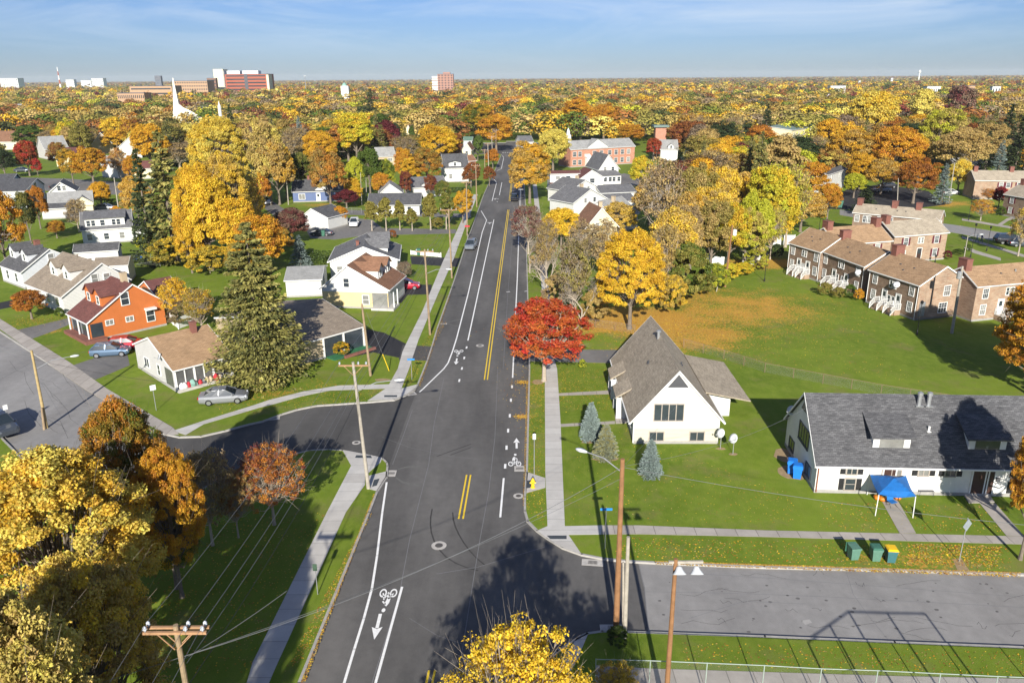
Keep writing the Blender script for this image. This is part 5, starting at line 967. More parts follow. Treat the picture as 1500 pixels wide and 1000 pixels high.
# --- survey of the middle distance: kind, x, top, width, colours, base row or None, note
SV = '''spruce 345 150 30 S 240 dark spire behind the broad pale yellow crown
spruce 545 128 26 S 190 distant dark spire left of the avenue
spruce 1120 150 30 S 215 distant dark spire right of centre
spruce 1468 150 44 S 240 dark near the far right edge
spruce 1440 190 30 S 255 smaller dark one near the far right edge
bush 255 345 60 VY 392 tangle at the left foot of the shaggy evergreens
bush 310 360 70 YV 402 tangle under the big yellow group
bush 352 352 44 GV 402 tangle under the right side of the big yellow group
bush 415 330 34 OV 372 tangle between the huge spruce and the maroon tree
bush 250 418 30 YV 470 tangle at the back corner of the orange house
bush 280 440 60 VK 478 tangle behind the bungalow roof
near 205 250 50 GT 330 behind the white two-storey house's wing
mid 175 300 26 GO 330 by the trampoline lawn
mid 560 250 34 GO 292 beside the pale gabled house
mid 605 232 34 YG 272 above the grey sunroom roof
mid 500 300 26 OG 330 small by the gravel lot
bush 640 318 22 V 337 tangle beside the narrow row
bush 985 400 40 YA 464 tangle beside the big yellow maple
bush 1028 392 34 VN 436 tangle right of the dense bush
bush 1108 362 36 LV 396 tangle left of the field lamp post
bush 962 392 40 AT 455 brown undergrowth behind the big yellow maple
bush 1066 384 30 YL 412 tangle at the foot of the transformer pole
bush 870 420 46 TA 476 pale undergrowth beneath the grey thicket
bush 812 400 40 TK 452 twiggy undergrowth along the right pavement
bush 792 350 34 KT 400 twiggy undergrowth farther up the right pavement
near 312 262 80 Y 396 filling the gap low in the big yellow group
mid 282 312 44 YG 400 low at the left foot of the big yellow group
near 350 285 80 YG 395 low at the right of the big yellow group
near 410 205 60 GT 300 beside the dark spruce left of the blue house
mid 345 145 62 O - behind the broad pale yellow crown
mid 240 350 40 LV 388 bushy at the foot of the shaggy evergreens
mid 150 262 34 G 305 by the dark conifer hedge at upper left
near 985 296 84 TY 428 lower left part of the wood behind the field
near 1035 262 84 YT 388 upper middle of the wood behind the field
near 1128 250 84 YL 372 leafy beside the forked pale trunks
near 1172 268 66 GT 340 right end of the wood behind the brick terrace
mid 1090 296 64 TL 392 low middle of the wood behind the field
mid 1010 268 70 TG 395 brown-gold in the wood behind the field
mid 950 262 60 TG 330 behind the tall pale-limbed tree
mid 905 290 56 TY 350 right of the stacked white gables
mid 520 262 30 YG 300 small behind the maroon tree
mid 455 232 44 GO 285 behind the low blue house
mid 650 262 28 VN 300 before the grey sunroom roof
mid 1185 235 60 GO 300 above the car park's left end
mid 1290 232 60 GT 285 left of the rust tree
mid 1330 190 60 GY 255 behind the rust tree
mid 62 155 62 G - in the golden clump at far left
mid 88 150 46 NG - with a green top between golden maples at left
mid 107 160 42 G - right end of the golden clump at far left
mid 138 155 52 G - beside the tall dark spruce at left
spruce 172 147 46 S - standing tall among the golden maples at left
mid 204 162 30 D - beside the dark spruce at left
near 223 176 64 G 250 dome shaped beside the white house with the chimney
sparse 125 186 42 VT - by the brown shingled gable
near 138 214 56 OG 272 on the street corner at upper left
mid 108 220 34 VG 270 left of the street corner maple
mid 44 202 38 RE 258 before the grey roofed house at upper left
mid 56 231 16 E 258 small at the kerb at upper left
mid 89 205 34 RA 250 in front of the small front gable at upper left
mid 9 216 36 D 262 at the upper left edge by the street
mid 4 157 34 G - at the far left edge
sparse 178 213 34 OT 265 beside the white two-storey house at left
mid 198 226 30 OG 272 right of the green verge at upper left
mid 206 262 34 G 308 beside the dark parked car at left
near 12 272 70 GO 398 at the left edge above the white dormered house
mid 46 278 38 DV 356 grey-green beside the orange one at left
mid 60 272 34 O 335 small in front of the twin attic windows
sparse 116 288 32 KT 340 before the cream porch gable
mid 84 321 30 RG 349 low and bushy by the street corner lawn
spruce 258 184 88 SW 386 tall and shaggy beside the big yellow trees
spruce 224 212 62 S 388 lower of the shaggy pair beside the white two-storey house
near 330 162 104 PY 300 broad behind the shaggy evergreens
near 304 228 88 YG 392 in front of the shaggy evergreens
near 340 212 92 YT 385 centre of the big yellow group at left
sparse 372 248 66 TY 372 thin with pale branches in the yellow group at left
mid 385 312 88 GO 410 directly behind the huge spruce
mid 398 174 62 PT 300 behind the tall evergreen left of centre
bluespruce 442 169 27 U 232 tall beside the golden maple
bluespruce 468 174 15 U 205 small and distant left of the lime tree
bluespruce 486 165 17 U 205 narrow and distant beside the lime tree
near 470 185 54 G 250 left of the lime-coloured tree
near 524 162 72 LY 240 spreading in the centre left canopy
near 485 216 60 OA 306 above the low blue house
spruce 378 196 40 S 300 dark behind the yellow group's right end
mid 522 226 32 L 290 left of the green tree near the pale roof
mid 543 215 46 N 288 in front of the pale silvery roof
mid 565 229 36 LN 285 right of the green tree near the pale roof
mid 441 220 48 VN 290 squat behind the utility pole left of the blue house
mid 420 231 30 RO 290 behind the pole left of the blue house
mid 385 254 36 O 305 by the white pickup
mid 380 284 24 Y 318 small left of the white pickup
mid 508 276 42 M 305 low and spreading beside the blue house
near 428 300 64 KM 358 round and bushy left of the parked cars
mid 595 249 25 MR 292 over the grey sunroom roof
mid 632 255 22 MR 292 right of the grey sunroom roof
mid 566 189 30 R 232 beside the lime-coloured tree
sparse 594 197 44 KA 240 behind the pale silvery roof
mid 620 166 42 G - left of the avenue in the far canopy
mid 578 179 22 D - small among gold left of the avenue
column 604 182 12 N 215 narrow beside the yellow gable
near 645 182 66 YG 246 wide above the dark gambrel roof
near 658 198 42 R 240 tucked against the dark gambrel roof
near 626 211 50 VO 272 left of the dark gambrel house
mid 593 219 32 GO 268 behind the white house with the sunroom
mid 610 142 48 NG - in the far canopy left of the avenue
mid 675 132 50 G - in the far canopy by the avenue
mid 700 150 60 NG 205 near the avenue's far end on the left
near 727 164 58 GO 222 closing the avenue's far end
mid 668 173 40 T - left of the avenue's far end
mid 690 240 30 R 275 first of the small rust trees on the avenue verge
mid 717 242 21 R 272 second of the small rust trees on the avenue verge
mid 700 197 20 N 236 by the avenue's far left poles
mid 722 215 22 O 247 small on the verge by the far left poles
mid 678 277 34 G 327 on the verge beside the avenue pavement
column 545 292 26 V 338 first of the row by the gravel lane
column 566 287 26 V 338 second of the row by the gravel lane
column 586 291 23 V 337 third of the row by the gravel lane
column 604 304 22 V 338 shortest of the row by the gravel lane
column 631 280 30 V 337 fifth of the row by the gravel lane
column 654 278 27 VN 336 nearest the avenue in the row by the gravel lane
near 776 212 70 GT 298 over the avenue right side beside the dark car
near 810 184 62 P 254 behind the golden avenue tree by the brick hall
mid 845 128 62 P - in the far canopy right of the avenue
mid 803 150 50 G - in the far canopy above the brick hall
near 850 148 56 OG 205 above the brick hall roof
near 884 151 52 GO 205 over the right end of the brick hall
near 925 181 54 OG 215 beside the brick chimney tower
mid 773 117 28 R - in the far canopy at the avenue's axis
near 957 199 27 RE 235 right of the brick hall
mid 938 224 42 LY 285 right of the white two-storey house
spruce 1008 198 28 SU 245 beside the white house with the blue-grey roof
spruce 1070 138 24 S - distant right of centre
mid 1107 130 32 D - distant right of centre
mid 1048 206 56 GY 270 beside the maroon crowned tree
mid 1083 206 36 M 262 in the yellow mass right of centre
mid 1032 186 44 T 245 behind the spruce right of centre
sparse 966 222 92 TK 366 tall with pale limbs behind the big yellow maple
mid 1010 240 72 TV 366 left part of the wood behind the field
mid 1052 234 80 TY 360 tall in the wood behind the field
mid 1092 248 72 TG 355 in the wood behind the field near the lamp post
sparse 1150 238 86 TL 362 with forked pale trunks beside the brick terrace
near 1065 290 66 LG 396 behind the tall brown pole at the field
mid 1104 284 60 L 385 low in the wood behind the white fence
sparse 1128 300 40 LT 380 slender by the white fence
mid 1150 200 72 G - in the wood above the brick terrace
mid 1215 174 58 G 235 beside the pale yellow institution
mid 1275 127 92 PY 215 broad in the far right canopy
mid 1345 127 56 P 200 in the far right canopy
mid 1398 123 54 KM 195 in the far right canopy
mid 1308 177 78 GO 268 broad behind the rust tree
mid 1366 164 72 LT 250 tall behind the blue spruce
mid 1402 182 92 T 262 wide above the white shuttered house
mid 1442 178 64 T 250 right of the wide tan crown
mid 1453 147 72 TG - in the upper right canopy
mid 1232 194 72 GT 265 behind the white house deep in the wood
mid 1258 224 50 G 280 over the small car park
near 1337 232 66 RO 298 round over the small car park
bluespruce 1378 238 36 U 299 full bodied beside the rust tree
bluespruce 1460 204 32 U 262 at right near the taupe apartment roof
spruce 1484 168 44 S 262 at the right edge behind the blue spruce
spruce 1502 138 50 S 250 tall at the right edge
mid 1497 214 28 G 262 small at the right edge
mid 1402 230 42 YP 284 by the leaning poles
spruce 1265 270 46 DS 314 bushy pine behind the grey-brown roof
mid 1250 251 40 L 290 behind the green container
mid 1211 264 42 OG 324 left of the dark pine
mid 1462 270 24 ME 305 small before the far brick block
sparse 1447 276 27 O 297 small and thin before the far brick block
sparse 1436 290 36 OY 323 sapling on the lawn by the park lane
sparse 1491 296 46 YK 375 thin by the parked dark car
sparse 774 296 58 KM 372 beside the avenue right of the yellow line
bare 776 318 44 K 400 over the right kerb of the avenue
bare 800 335 50 K 432 between the pavement and the grey thicket
sparse 800 322 48 AK 420 twiggy beside the right pavement
sparse 838 342 80 VK 474 grey thicket left of the big yellow maple
bare 852 372 60 K 480 in the grey thicket
near 822 298 60 Y 366 bright before the stacked white gables
sparse 852 322 62 TK 398 in front of the cream gabled house
sparse 884 322 60 TK 410 behind the big yellow maple
sparse 968 322 66 AT 440 orange-brown right of the big yellow maple
bush 1010 352 66 NV 447 dense bush at the field edge
bush 1046 384 44 LN 426 at the field edge beside the guyed pole
bush 1086 384 36 YL 404 low at the field edge under the pole
mid 1040 290 72 TV 400 at the field edge above the green bush
mid 1004 296 60 TK 412 brownish in the wood at the field's left end
sparse 262 402 56 GY 474 at the back of the tan-roofed bungalow
sparse 297 418 62 VG 490 greyish between the bungalow and the huge spruce
column 308 366 13 N 400 narrow cypress on the back lawn at left
near 47 422 56 OR 467 low and round on the lawn beside the old pavement
mid 212 344 26 L 371 small on the left back lawn
bluespruce 441 343 38 U 391 beside the flat-roofed white garage
sparse 592 382 28 K 410 little leafless tree before the grey-roofed house
column 1452 362 11 N 380 none
'''
KN = dict(bush='thicket', near='maple', mid='tree', sparse='thin-leaved tree', bare='leafless tree', spruce='spruce', bluespruce='blue spruce', column='narrow tree')
for ln in SV.strip().split('\n'):
    a = ln.split(' ', 6); k, x, yt, w_, col, yb, note = a
    if note == 'none': continue
    x, yt, w_ = float(x), float(yt), float(w_); yb = None if yb == '-' else float(yb)
    kk = k
    if k == 'near': kk = 'mid' if w_ < 85 else 'near'
    if k == 'mid' and yt < 200 and w_ < 60: kk = 'far'
    cn = NAMES[col[0]] if (len(col) == 1 or col[0] == col[-1]) else NAMES[col[0]]+' and '+NAMES[col[-1]]
    if k in ('spruce','bluespruce'): cn = 'dark' if k == 'spruce' else ''
    note = note.replace('dense bush at the field edge','densest at the field edge').replace('tangle ','').replace('undergrowth ','') if k == 'bush' else note; lb = (cn+' '+KN[k]+' '+note).strip(); lb = ' '.join(lb.split()[:16])
    hh = 11.5 if k != 'spruce' else 14
    T(kk, x, yt, w_, col, lb, 'shrub' if k == 'bush' else 'tree', yb=yb, h=hh)
for x, yt, yb, w_, c, lb in ((1466,302,316,15,'N','round clipped green bush beside the far right brick block'),(1387,366,380,13,'M','rounded maroon bush at the corner of the shuttered apartment block'),(1404,364,373,17,'N','low green hedge bush right of the maroon bush'),(1416,357,372,11,'N','upright green bush by the thin street pole'),
    (1208,413,433,21,'V','leftmost olive shrub before the middle brick terrace unit'),(1228,420,437,20,'V','second olive shrub before the middle brick terrace unit'),(1243,416,438,18,'N','green shrub before the middle brick terrace unit'),(1257,422,441,15,'GO','orange shrub at the corner of the middle brick terrace unit'),
    (1137,356,380,20,'D','dark green hedge mass beside the first terrace unit'),(88,450,465,15,'N','small round green bush in front of the long white house'),(258,367,378,24,'M','low dark red bush at the edge of the left back lawn'),(576,336,350,13,'R','small rust bush behind the white grey-roofed house'),(853,525,541,13,'LN','lime hosta clump beside the red maple lawn'),(577,434,441,6,'L','little yellow shrub by the corner porch'),(500,500,522,26,'GN','planted bed of yellow and green shrubs beside the carport'),
    (300,350,0,0,'','')):
    if w_: T('bush', x, yt, w_, c, lb, 'shrub', yb=yb)
# --- clipped hedges (boxes of leaves)
def hedge(a, b, wd, h_, lb, col='N'):
    p, q = G(*a), G(*b); L = (q-p).length; g = np.random.default_rng(int(L*100)); n = int(L*220); pos = np.stack([g.uniform(0,L,n), g.uniform(-wd/2,wd/2,n), g.uniform(0,h_,n)], 1)
    f = g.integers(0,3,n); pos[f==0,2] = h_; pos[f==1,1] = np.sign(pos[f==1,1])*wd/2; out = np.tile([0,0,.4],(n,1)); out[f==1] = np.stack([0*pos[f==1,0],np.sign(pos[f==1,1]),0*pos[f==1,0]],1)
    o = link('hedge', qmesh('hedge', leaves(g,pos,out,.3), g.uniform(0,1,(n,3)), M_LEAF), loc=p, rotz=math.atan2(q.y-p.y,q.x-p.x)); tag(o, lb, 'hedge'); o.color = (*C_[col],1); o['second'] = list(C_['D'])
hedge((452,384),(484,386), 5, 1.8, 'clipped dark green hedge block behind the white grey-roofed house'); hedge((140,303),(170,303), 1.5, 2.0, 'dark clipped conifer hedge beside the upper left street', 'D'); hedge((655,282),(690,281), 2, 1.3, 'low green hedge in front of the dark gambrel house')
# --- random fill of the canopy up to ~400 m, each tree a thing
HBX = []
for o in list(COL.objects):
    if o.type == 'EMPTY' and o.get('category') in ('house','apartment block','terraced house','bungalow','building','garage'):
        ws = next((c for c in o.children if c.name.startswith('wall')), None)
        if ws:
            bpy.context.view_layer.update(); pts = [P(ws.matrix_world@Vector(c)) for c in ws.bound_box]; X = [p[0] for p in pts]; Y_ = [p[1] for p in pts]
            HBX.append((min(X), max(X), min(Y_), max(Y_), min(p[2] for p in pts), ws.matrix_world@(sum((Vector(c) for c in ws.bound_box), Vector())/8), max((Vector(ws.bound_box[6])-Vector(ws.bound_box[0])).xy.length/2, 4)))
def region(px, py):
    if py > 300: return False
    if 690 < px < 835 and py > 209: return False
    if px <= 230: return py < 232 or (py < 250 and px < 0)
    if px < 430: return py < 250
    if px < 690: return py < 240
    if px < 1000: return py < 209
    if px < 1240: return py < 300
    return py < 250
PAL = ['G']*6+['Y']*3+['O']*2+['T']*5+['V']*6+['P']*2+['A']*4+['K']*3+['R']*2+['N']*4+['L']*2+['D']*3+['M']*1
WHERE = lambda px: 'far left' if px < 250 else 'left' if px < 500 else 'centre left' if px < 740 else 'centre right' if px < 980 else 'right' if px < 1250 else 'far right'
cell = {}
def near_tree(x, y, d):
    cx, cy = int(x//12), int(y//12)
    for i in (-1,0,1):
        for j in (-1,0,1):
            for (a, b) in cell.get((cx+i,cy+j), ()):
                if (a-x)**2+(b-y)**2 < d*d: return True
    return False
def remember(x, y): cell.setdefault((int(x//12), int(y//12)), []).append((x, y))
for t in TREES: remember(t[0], t[1])
def free(x, y, h, wd, d):
    px, py, z = P((x, y, 0))
    if not region(px, py) or on_road(x, y) or near_tree(x, y, d): return False
    tx, ty, tz = P((x, y, h)); wp = wd*F/tz/2
    for (x0, x1, y0, y1, zz, c, rr) in HBX:
        if (c.x-x)**2+(c.y-y)**2 < (rr+1.5)**2: return False
        if tz < zz and tx+wp*.8 > x0 and tx-wp*.8 < x1 and ty < y1-(y1-y0)*.45 and py > y0: return False
    return True
cnt = 0; tries = 0; rows = []
while cnt < 330 and tries < 60000:
    tries += 1; y = 175+225*rnd.random()**.8; x = rnd.uniform(-.72, .72)*y; h = rnd.uniform(10, 16); wd = rnd.uniform(11, 19)
    if not free(x, y, h, wd, 8.6): continue
    rows.append((x, y, h, wd)); remember(x, y); cnt += 1
for x, y, h, wd in rows:
    px = P((x,y,h))[0]; c1 = rnd.choice(PAL); c2 = rnd.choice(PAL) if rnd.random() < .4 else c1
    if rnd.random() < .09:
        plant('spruce', (x,y), h+3, wd*.55, C_['S'], C_['W'], f'dark spruce rising from the {WHERE(px)} autumn canopy', 'tree', f'spruces in the {WHERE(px)} canopy')
    elif rnd.random() < .08: plant('sparse', (x,y), h, wd, C_['K'], C_['T'], f'nearly leafless brown tree in the {WHERE(px)} autumn canopy', 'tree', f'thin trees in the {WHERE(px)} canopy')
    else:
        o = plant('far', (x,y), h, wd, C_[c1], C_[c2], f'{NAMES[c1]} broadleaf tree in the {WHERE(px)} autumn canopy', 'tree', f'{NAMES[c1]} trees in the {WHERE(px)} canopy')
# --- the woods beyond: one mass nobody could count
def forest(seed, y0, y1, sp_, quads, size, rw, hh, zs=0.):
    g = np.random.default_rng(seed); VV = []; TT = []; CC = []
    base = [crown(900+i, R_=1, z0=0, z1=2, nc=max(4, quads//9), nl=9, ls=size, form=['round','dome','vase'][i%3], cr=(.2,.36), hollow=.85, ow=3.4)[:2] for i in range(6)]
    n = int(.72*(y1*y1-y0*y0)/(sp_*sp_)); y = np.sqrt(g.uniform(y0*y0, y1*y1, n)); x = g.uniform(-.72,.72,n)*y
    for i in range(n):
        if y0 < 500:
            if near_tree(x[i], y[i], 6) or on_road(x[i], y[i]): continue
            px, py, _ = P((x[i], y[i], 0))
            if 690 < px < 835 and py > 207: continue
            if any((c.x-x[i])**2+(c.y-y[i])**2 < (rr+2)**2 or (z > P((x[i],y[i],5))[2] > z-70 and x0-4 < px < x1+4) for (x0,x1,_y,_z,z,c,rr) in HBX if z > 380): continue
        if any(a < x[i] < b and c < y[i] < d for a, b, c, d in FARCLEAR): continue
        V, t = base[g.integers(6)]; w_ = g.uniform(*rw); h_ = g.uniform(*hh); a = g.uniform(0,6.28); ca, sa = math.cos(a), math.sin(a)
        X = V[...,0]*ca-V[...,1]*sa; Yq = V[...,0]*sa+V[...,1]*ca
        VV.append(np.stack([X*w_/2+x[i], Yq*w_/2+y[i], V[...,2]*h_/2+zs], -1)); c1 = C_[PALF[g.integers(len(PALF))]]; c2 = C_[PALF[g.integers(len(PALF))]]
        m_ = t[:,0:1]*.16; col = np.array(c1)*(1-m_)+np.array(c2)*m_; col = col*(.90+.2*t[:,1:2])*g.uniform(.85,1.15); TT.append(col)
    return np.concatenate(VV), np.concatenate(TT)
PALF = ['G']*5+['Y']*3+['O']*2+['T']*6+['V']*8+['P']*2+['A']*6+['K']*4+['R']*3+['N']*5+['L']*1+['D']*5+['M']*1
FARCLEAR = []
def forest_mat():
    mt = bpy.data.materials.new('distant_leaves'); mt.use_nodes = True; n = mt.node_tree.nodes; l = mt.node_tree.links; b = n['Principled BSDF']
    at = n.new('ShaderNodeAttribute'); at.attribute_name = 'tint'; l.new(at.outputs['Color'], b.inputs['Base Color']); b.inputs['Roughness'].default_value = .7; b.inputs['Specular IOR Level'].default_value = .15; return mt
# ================= STREET FURNITURE =================
M_POLE = mat('weathered_pole_wood', (.27,.20,.125), .9, .2, var=.25, vs=2.5, bump=.3, bs=25, coord='OBJ'); M_POLEG = mat('grey_pole_wood', (.33,.30,.25), .9, .2, var=.22, vs=2.5, coord='OBJ')
M_POLEB = mat('brown_pole_wood', (.24,.125,.06), .9, .2, var=.25, vs=2.0, bump=.3, bs=20, coord='OBJ'); M_ARM = mat('crossarm_wood', (.34,.20,.11), .85, .2, var=.2, coord='OBJ')
M_PORC = mat('insulator_porcelain', (.45,.48,.52), .3, .6); M_BLACK = mat('black_iron', (.012,.012,.014), .5, .4); M_GALV = mat('grey_steel', (.40,.41,.42), .4, .5, metal=.5)
M_WIRE = mat('aluminium_wire', (.15,.155,.16), .5, .4); M_WIREK = mat('black_cable', (.02,.02,.022), .6, .3); M_LAMPH = mat('lamp_housing', (.55,.57,.58), .4, .5)
M_YEL = mat('yellow_paint', (.70,.48,.02), .45, .5); M_BLUES = mat('blue_sign_paint', (.02,.20,.55), .4, .5)
TOPS = {}
def pole(key, top, base=None, h=None, label='', mt=M_POLE, arms=(), r_=.16, lamp=None, extra_=None, armz=0, cat='utility pole', name='utility_pole'):
    """top/base: survey points; arms: half width, offset in y, count of insulators"""
    if base is not None:
        b = G(*base); d = fwd*F+rgt*(top[0]-750)+upv*(500-top[1]); q = CAM+d*(b[1]/d[1]); h = q.z; lean_ = q.x-b.x
    else: q = G(*top, h); b = Vector((q.x, q.y, 0)); lean_ = 0
    t = thing(name, label, cat, (b.x, b.y, 0), 0)
    MB().tube((0,0,-.3), (lean_,0,h), r_, r_*.68, 10).build('shaft', mt, t); at = []
    for (hw, oy, dz, rot) in arms:
        a = MB(); ca, sa = math.cos(rot), math.sin(rot)
        a.M = Matrix.Translation((lean_, oy, h-dz))@Matrix.Rotation(rot, 4, 'Z'); a.box(-hw, hw, -.055, .055, -.06, .06); o = a.build('crossarm', M_ARM, t)
        k = MB(); k.M = a.M; k.tube((-.7,-.03,-.06),(-.05,-.1,-.75),.025,.025,4); k.tube((.7,-.03,-.06),(.05,-.1,-.75),.025,.025,4); k.build('brace', M_ARM, t)
        for u in (-.92, .35, .88):
            i = MB(); i.M = a.M; i.lathe([(.03,.06),(.03,.14),(.09,.16),(.06,.22),(.085,.25),(.03,.32)], (u*hw,0,0), 8); i.build('insulator', M_PORC, o)
            at.append(Vector((b.x,b.y,0))+a.M@Vector((u*hw,0,.32)))
    if lamp:   # (reach vector, mounting height)
        v, mz = Vector(lamp[0]), lamp[1]; p0 = Vector((lean_*mz/h,0,mz)); p1 = p0+v*.5+Vector((0,0,v.length*.16+.1)); p2 = p0+v+Vector((0,0,v.length*.2))
        l_ = MB(); l_.path([p0,p1,p2], .035, 6); o = l_.build('lamp_arm', M_GALV, t); g = v.normalized(); s_ = Vector((-g.y,g.x,0))
        hd = MB(); hd.M = Matrix.Translation(p2)@Matrix.Rotation(math.atan2(g.y,g.x),4,'Z'); secs = []
        for x, w_, z0, z1 in ((-.1,.05,-.04,.04),(.1,.13,-.08,.08),(.35,.17,-.12,.10),(.6,.12,-.1,.06),(.72,.03,-.03,.0)): secs.append([(x,-w_,z0*.3),(x,-w_*.6,z1),(x,w_*.6,z1),(x,w_,z0*.3),(x,w_*.5,z0),(x,-w_*.5,z0)])
        hd.loft(secs).build('lamp_head', M_LAMPH, o, smooth=True)
    TOPS[key] = dict(t=t, b=Vector((b.x,b.y,0)), h=h, at=at, top=Vector((b.x+lean_, b.y, h)), lean=lean_); return TOPS[key]
A1 = [(1.3,-.16,.25,0),(1.3,.16,.25,0)]; AS = [(1.15,0,.3,0)]
pole('L1', (257,915), None, 10.9, 'wooden utility pole with a double crossarm at the lower left, beside the yellow trees', M_POLE, A1)
pole('L2', (517,530), (540,715), label='leaning utility pole with one crossarm and street lamp at the corner ramp', mt=M_POLEG, arms=AS, lamp=((3.0,.8,0), 8.6))
pole('L3', (530,445), (543,550), label='plain wooden pole with a yellow guy guard on the lawn left of the avenue', mt=M_POLE)
pole('L4', (622,365), (630,490), label='utility pole with crossarm and lamp by the cream house lawn', mt=M_POLE, arms=AS, lamp=((2.6,.3,0), 8.2))
pole('L5', (657,306), (662,407), label='utility pole with a wide crossarm beside the pavement behind the parked grey car', mt=M_POLE, arms=[(1.4,0,.2,0)])
pole('L6', (683,265), (684.5,345), label='utility pole next to the red sign on the avenue verge', mt=M_POLE, arms=AS)
pole('L7', (696.8,241), (698.5,303), label='utility pole in front of the rust-coloured verge trees', mt=M_POLE, arms=AS)
pole('L8', (709.6,218.5), (710.5,262), label='utility pole behind the rust-coloured verge trees', mt=M_POLE, arms=AS)
pole('L9', (720.2,199.5), (722,243), label='utility pole near the far crosswalk, nearer of the closing pair', mt=M_POLEG, arms=AS)
pole('L10', (726.4,190), (727,232), label='utility pole at the far crosswalk, tallest in the distance', mt=M_POLE, arms=AS)
pole('L11', (714.5,209.5), (716,251), label='utility pole between the far crosswalk and the verge trees', mt=M_POLEG, arms=AS)
pole('D1', (46,513), (68,625), label='leaning wooden pole with a street lamp on the left street', mt=mat('yellowish_pole_wood',(.36,.27,.13),.9,.2,var=.2), lamp=((2.6,1.8,0), 6.0)); pole('D1b', (61,597), (64.5,627), label='short wooden stub pole against the leaning left street pole', mt=M_POLE, r_=.14)
pole('N1', (912,672), (902,930), label='tall brown utility pole with a long street lamp arm by the corner lawn', mt=M_POLEB, lamp=((-1.9,1.6,0), 11.0), r_=.19)
pole('N2', (920.4,786), (914.8,933), label='short grey weathered pole beside the tall brown one', mt=M_POLEG, r_=.15); pole('N3', (913,823), (913.5,932), label='broken grey stub pole between the brown pole and the grey pole', mt=M_POLEG, r_=.09)
pole('FL', (990,818), None, 9.6, 'reddish wooden floodlight pole at the bottom right', M_POLEB, r_=.15)
pole('F1', (1073,330), (1062,420), label='tall brown pole with a white transformer at the field edge', mt=M_POLEB, r_=.17); pole('F1b', (1055,403), (1049,427), label='short leaning grey stub left of the transformer pole', mt=M_POLEG, r_=.08)
pole('R1', (1410,390), (1394,488), label='tall pale pole against the sunlit brick gable', mt=M_POLEG, r_=.2); pole('R2', (1418,345), (1412,378), label='thin concrete pole with a lamp arm behind the tan roofs', mt=M_POLEG, r_=.09, lamp=((2.4,.4,0), 3.8))
pole('R3', (1316,261), (1314.5,301), label='pale pole beside the small car park', mt=M_POLEG, r_=.12); pole('R4', (1398.7,238), (1389.5,298), label='leaning pale pole on the lawn near the blue spruce', mt=M_POLEG, r_=.14); pole('R5', (1422.7,230), (1419.5,281), label='brown pole behind the leaning pale pole', mt=M_POLE, r_=.14)
pole('U1', (418.6,247), (422.5,300), label='pole with a white transformer left of the low blue house', mt=M_POLEG, r_=.14); pole('U2', (536,260), (537,290), label='thin pole beside the maroon tree', mt=M_POLEG, r_=.1); pole('U3', (167,260), (173.5,306), label='pale pole on the corner of the upper left street', mt=M_POLEG, r_=.16)
pole('U4', (169,186), (173,213), label='pole in front of the tall dark spruce', mt=M_POLE, r_=.16); pole('U5', (528,253), (530,300), label='faint pole left of the thin pole by the maroon tree', mt=M_POLEG, r_=.1); pole('U6', (186,254), (192,300), label='brown pole under the small orange tree at upper left', mt=M_POLE, r_=.14)
for k, dx in (('F1', .45), ('U1', .35), ('R1', -.3)):
    q = TOPS[k]; mb = MB(); x = q['lean']*.93+dx; mb.lathe([(.26,0),(.3,.05),(.3,.85),(.2,.95)], (x,-.1,q['h']-1.6), 10); mb.build('transformer', M_TRIM if k != 'R1' else M_GALV, q['t'])
# floodlight heads
q = TOPS['FL']; a = MB(); a.box(-.35,1.35,-.05,.05,q['h']-.25,q['h']-.12); a.M = None; a = a.build('crossarm', M_POLEG, q['t'])
for x in (.15, 1.0):
    f = MB(); f.M = Matrix.Translation((x,-.25,q['h']-.55))@Matrix.Rotation(R(-35),4,'X'); f.lathe([(.06,.25),(.14,.2),(.2,.05),(.33,-.12),(.34,-.16)], n=14); f.build('floodlight', M_LAMPH, a, smooth=True)
# guy wires and guard
q = TOPS['L3']; e = G(570,543)
o = MB().tube(q['b']+Vector((0,0,q['h']-1)), e, .015, .015, 4).build('guy_wire', M_WIRE); tag(o, 'guy wire from the plain pole down to its yellow guard', 'guy wire')
v = (q['b']+Vector((0,0,q['h']-1))-e).normalized(); o = MB().tube(e, e+v*2.3, .05, .05, 6).build('guy_guard', M_YEL); tag(o, 'yellow guy guard slanting up from the left lawn', 'guy guard')
def wire(a, b, label, group, sag=.6, r_=.016, m_=M_WIRE, n=14):
    a, b = Vector(a), Vector(b); pts = [a.lerp(b, i/n)-Vector((0,0,sag*4*(i/n)*(1-i/n))) for i in range(n+1)]; o = MB().path(pts, r_*.72, 4).build('overhead_wire', m_); tag(o, label, 'overhead wire', group)
seq = ['L1','L2','L4','L5','L6','L7','L8']
nm = {'L1':'double-crossarm pole','L2':'corner ramp pole','L4':'lawn pole','L5':'wide-armed pole','L6':'red sign pole','L7':'verge tree pole','L8':'far verge pole'}
for a, b in zip(seq, seq[1:]):
    A, B = TOPS[a], TOPS[b]; aa = A['at'][3:6] if a == 'L1' else A['at'][:3]
    for i in range(3): wire(aa[i], B['at'][i], f'{["left","middle","right"][i]} conductor strung between the {nm[a]} and the {nm[b]}', 'conductors along the left verge', .55, .014 if a in ('L1','L2') else .018)
    for dz in (1.9, 2.9): wire(A['top']-Vector((-.2,0,dz)), B['top']-Vector((-.2,0,dz)), f'{"upper" if dz<2 else "lower"} cable below the crossarms from the {nm[a]} to the {nm[b]}', 'cables along the left verge', .7, .02 if dz > 2 else .015, M_WIRE if dz < 2 else M_WIREK)
A = TOPS['L1']; back = Vector((A['top'].x-1.5, A['top'].y-38, 0))
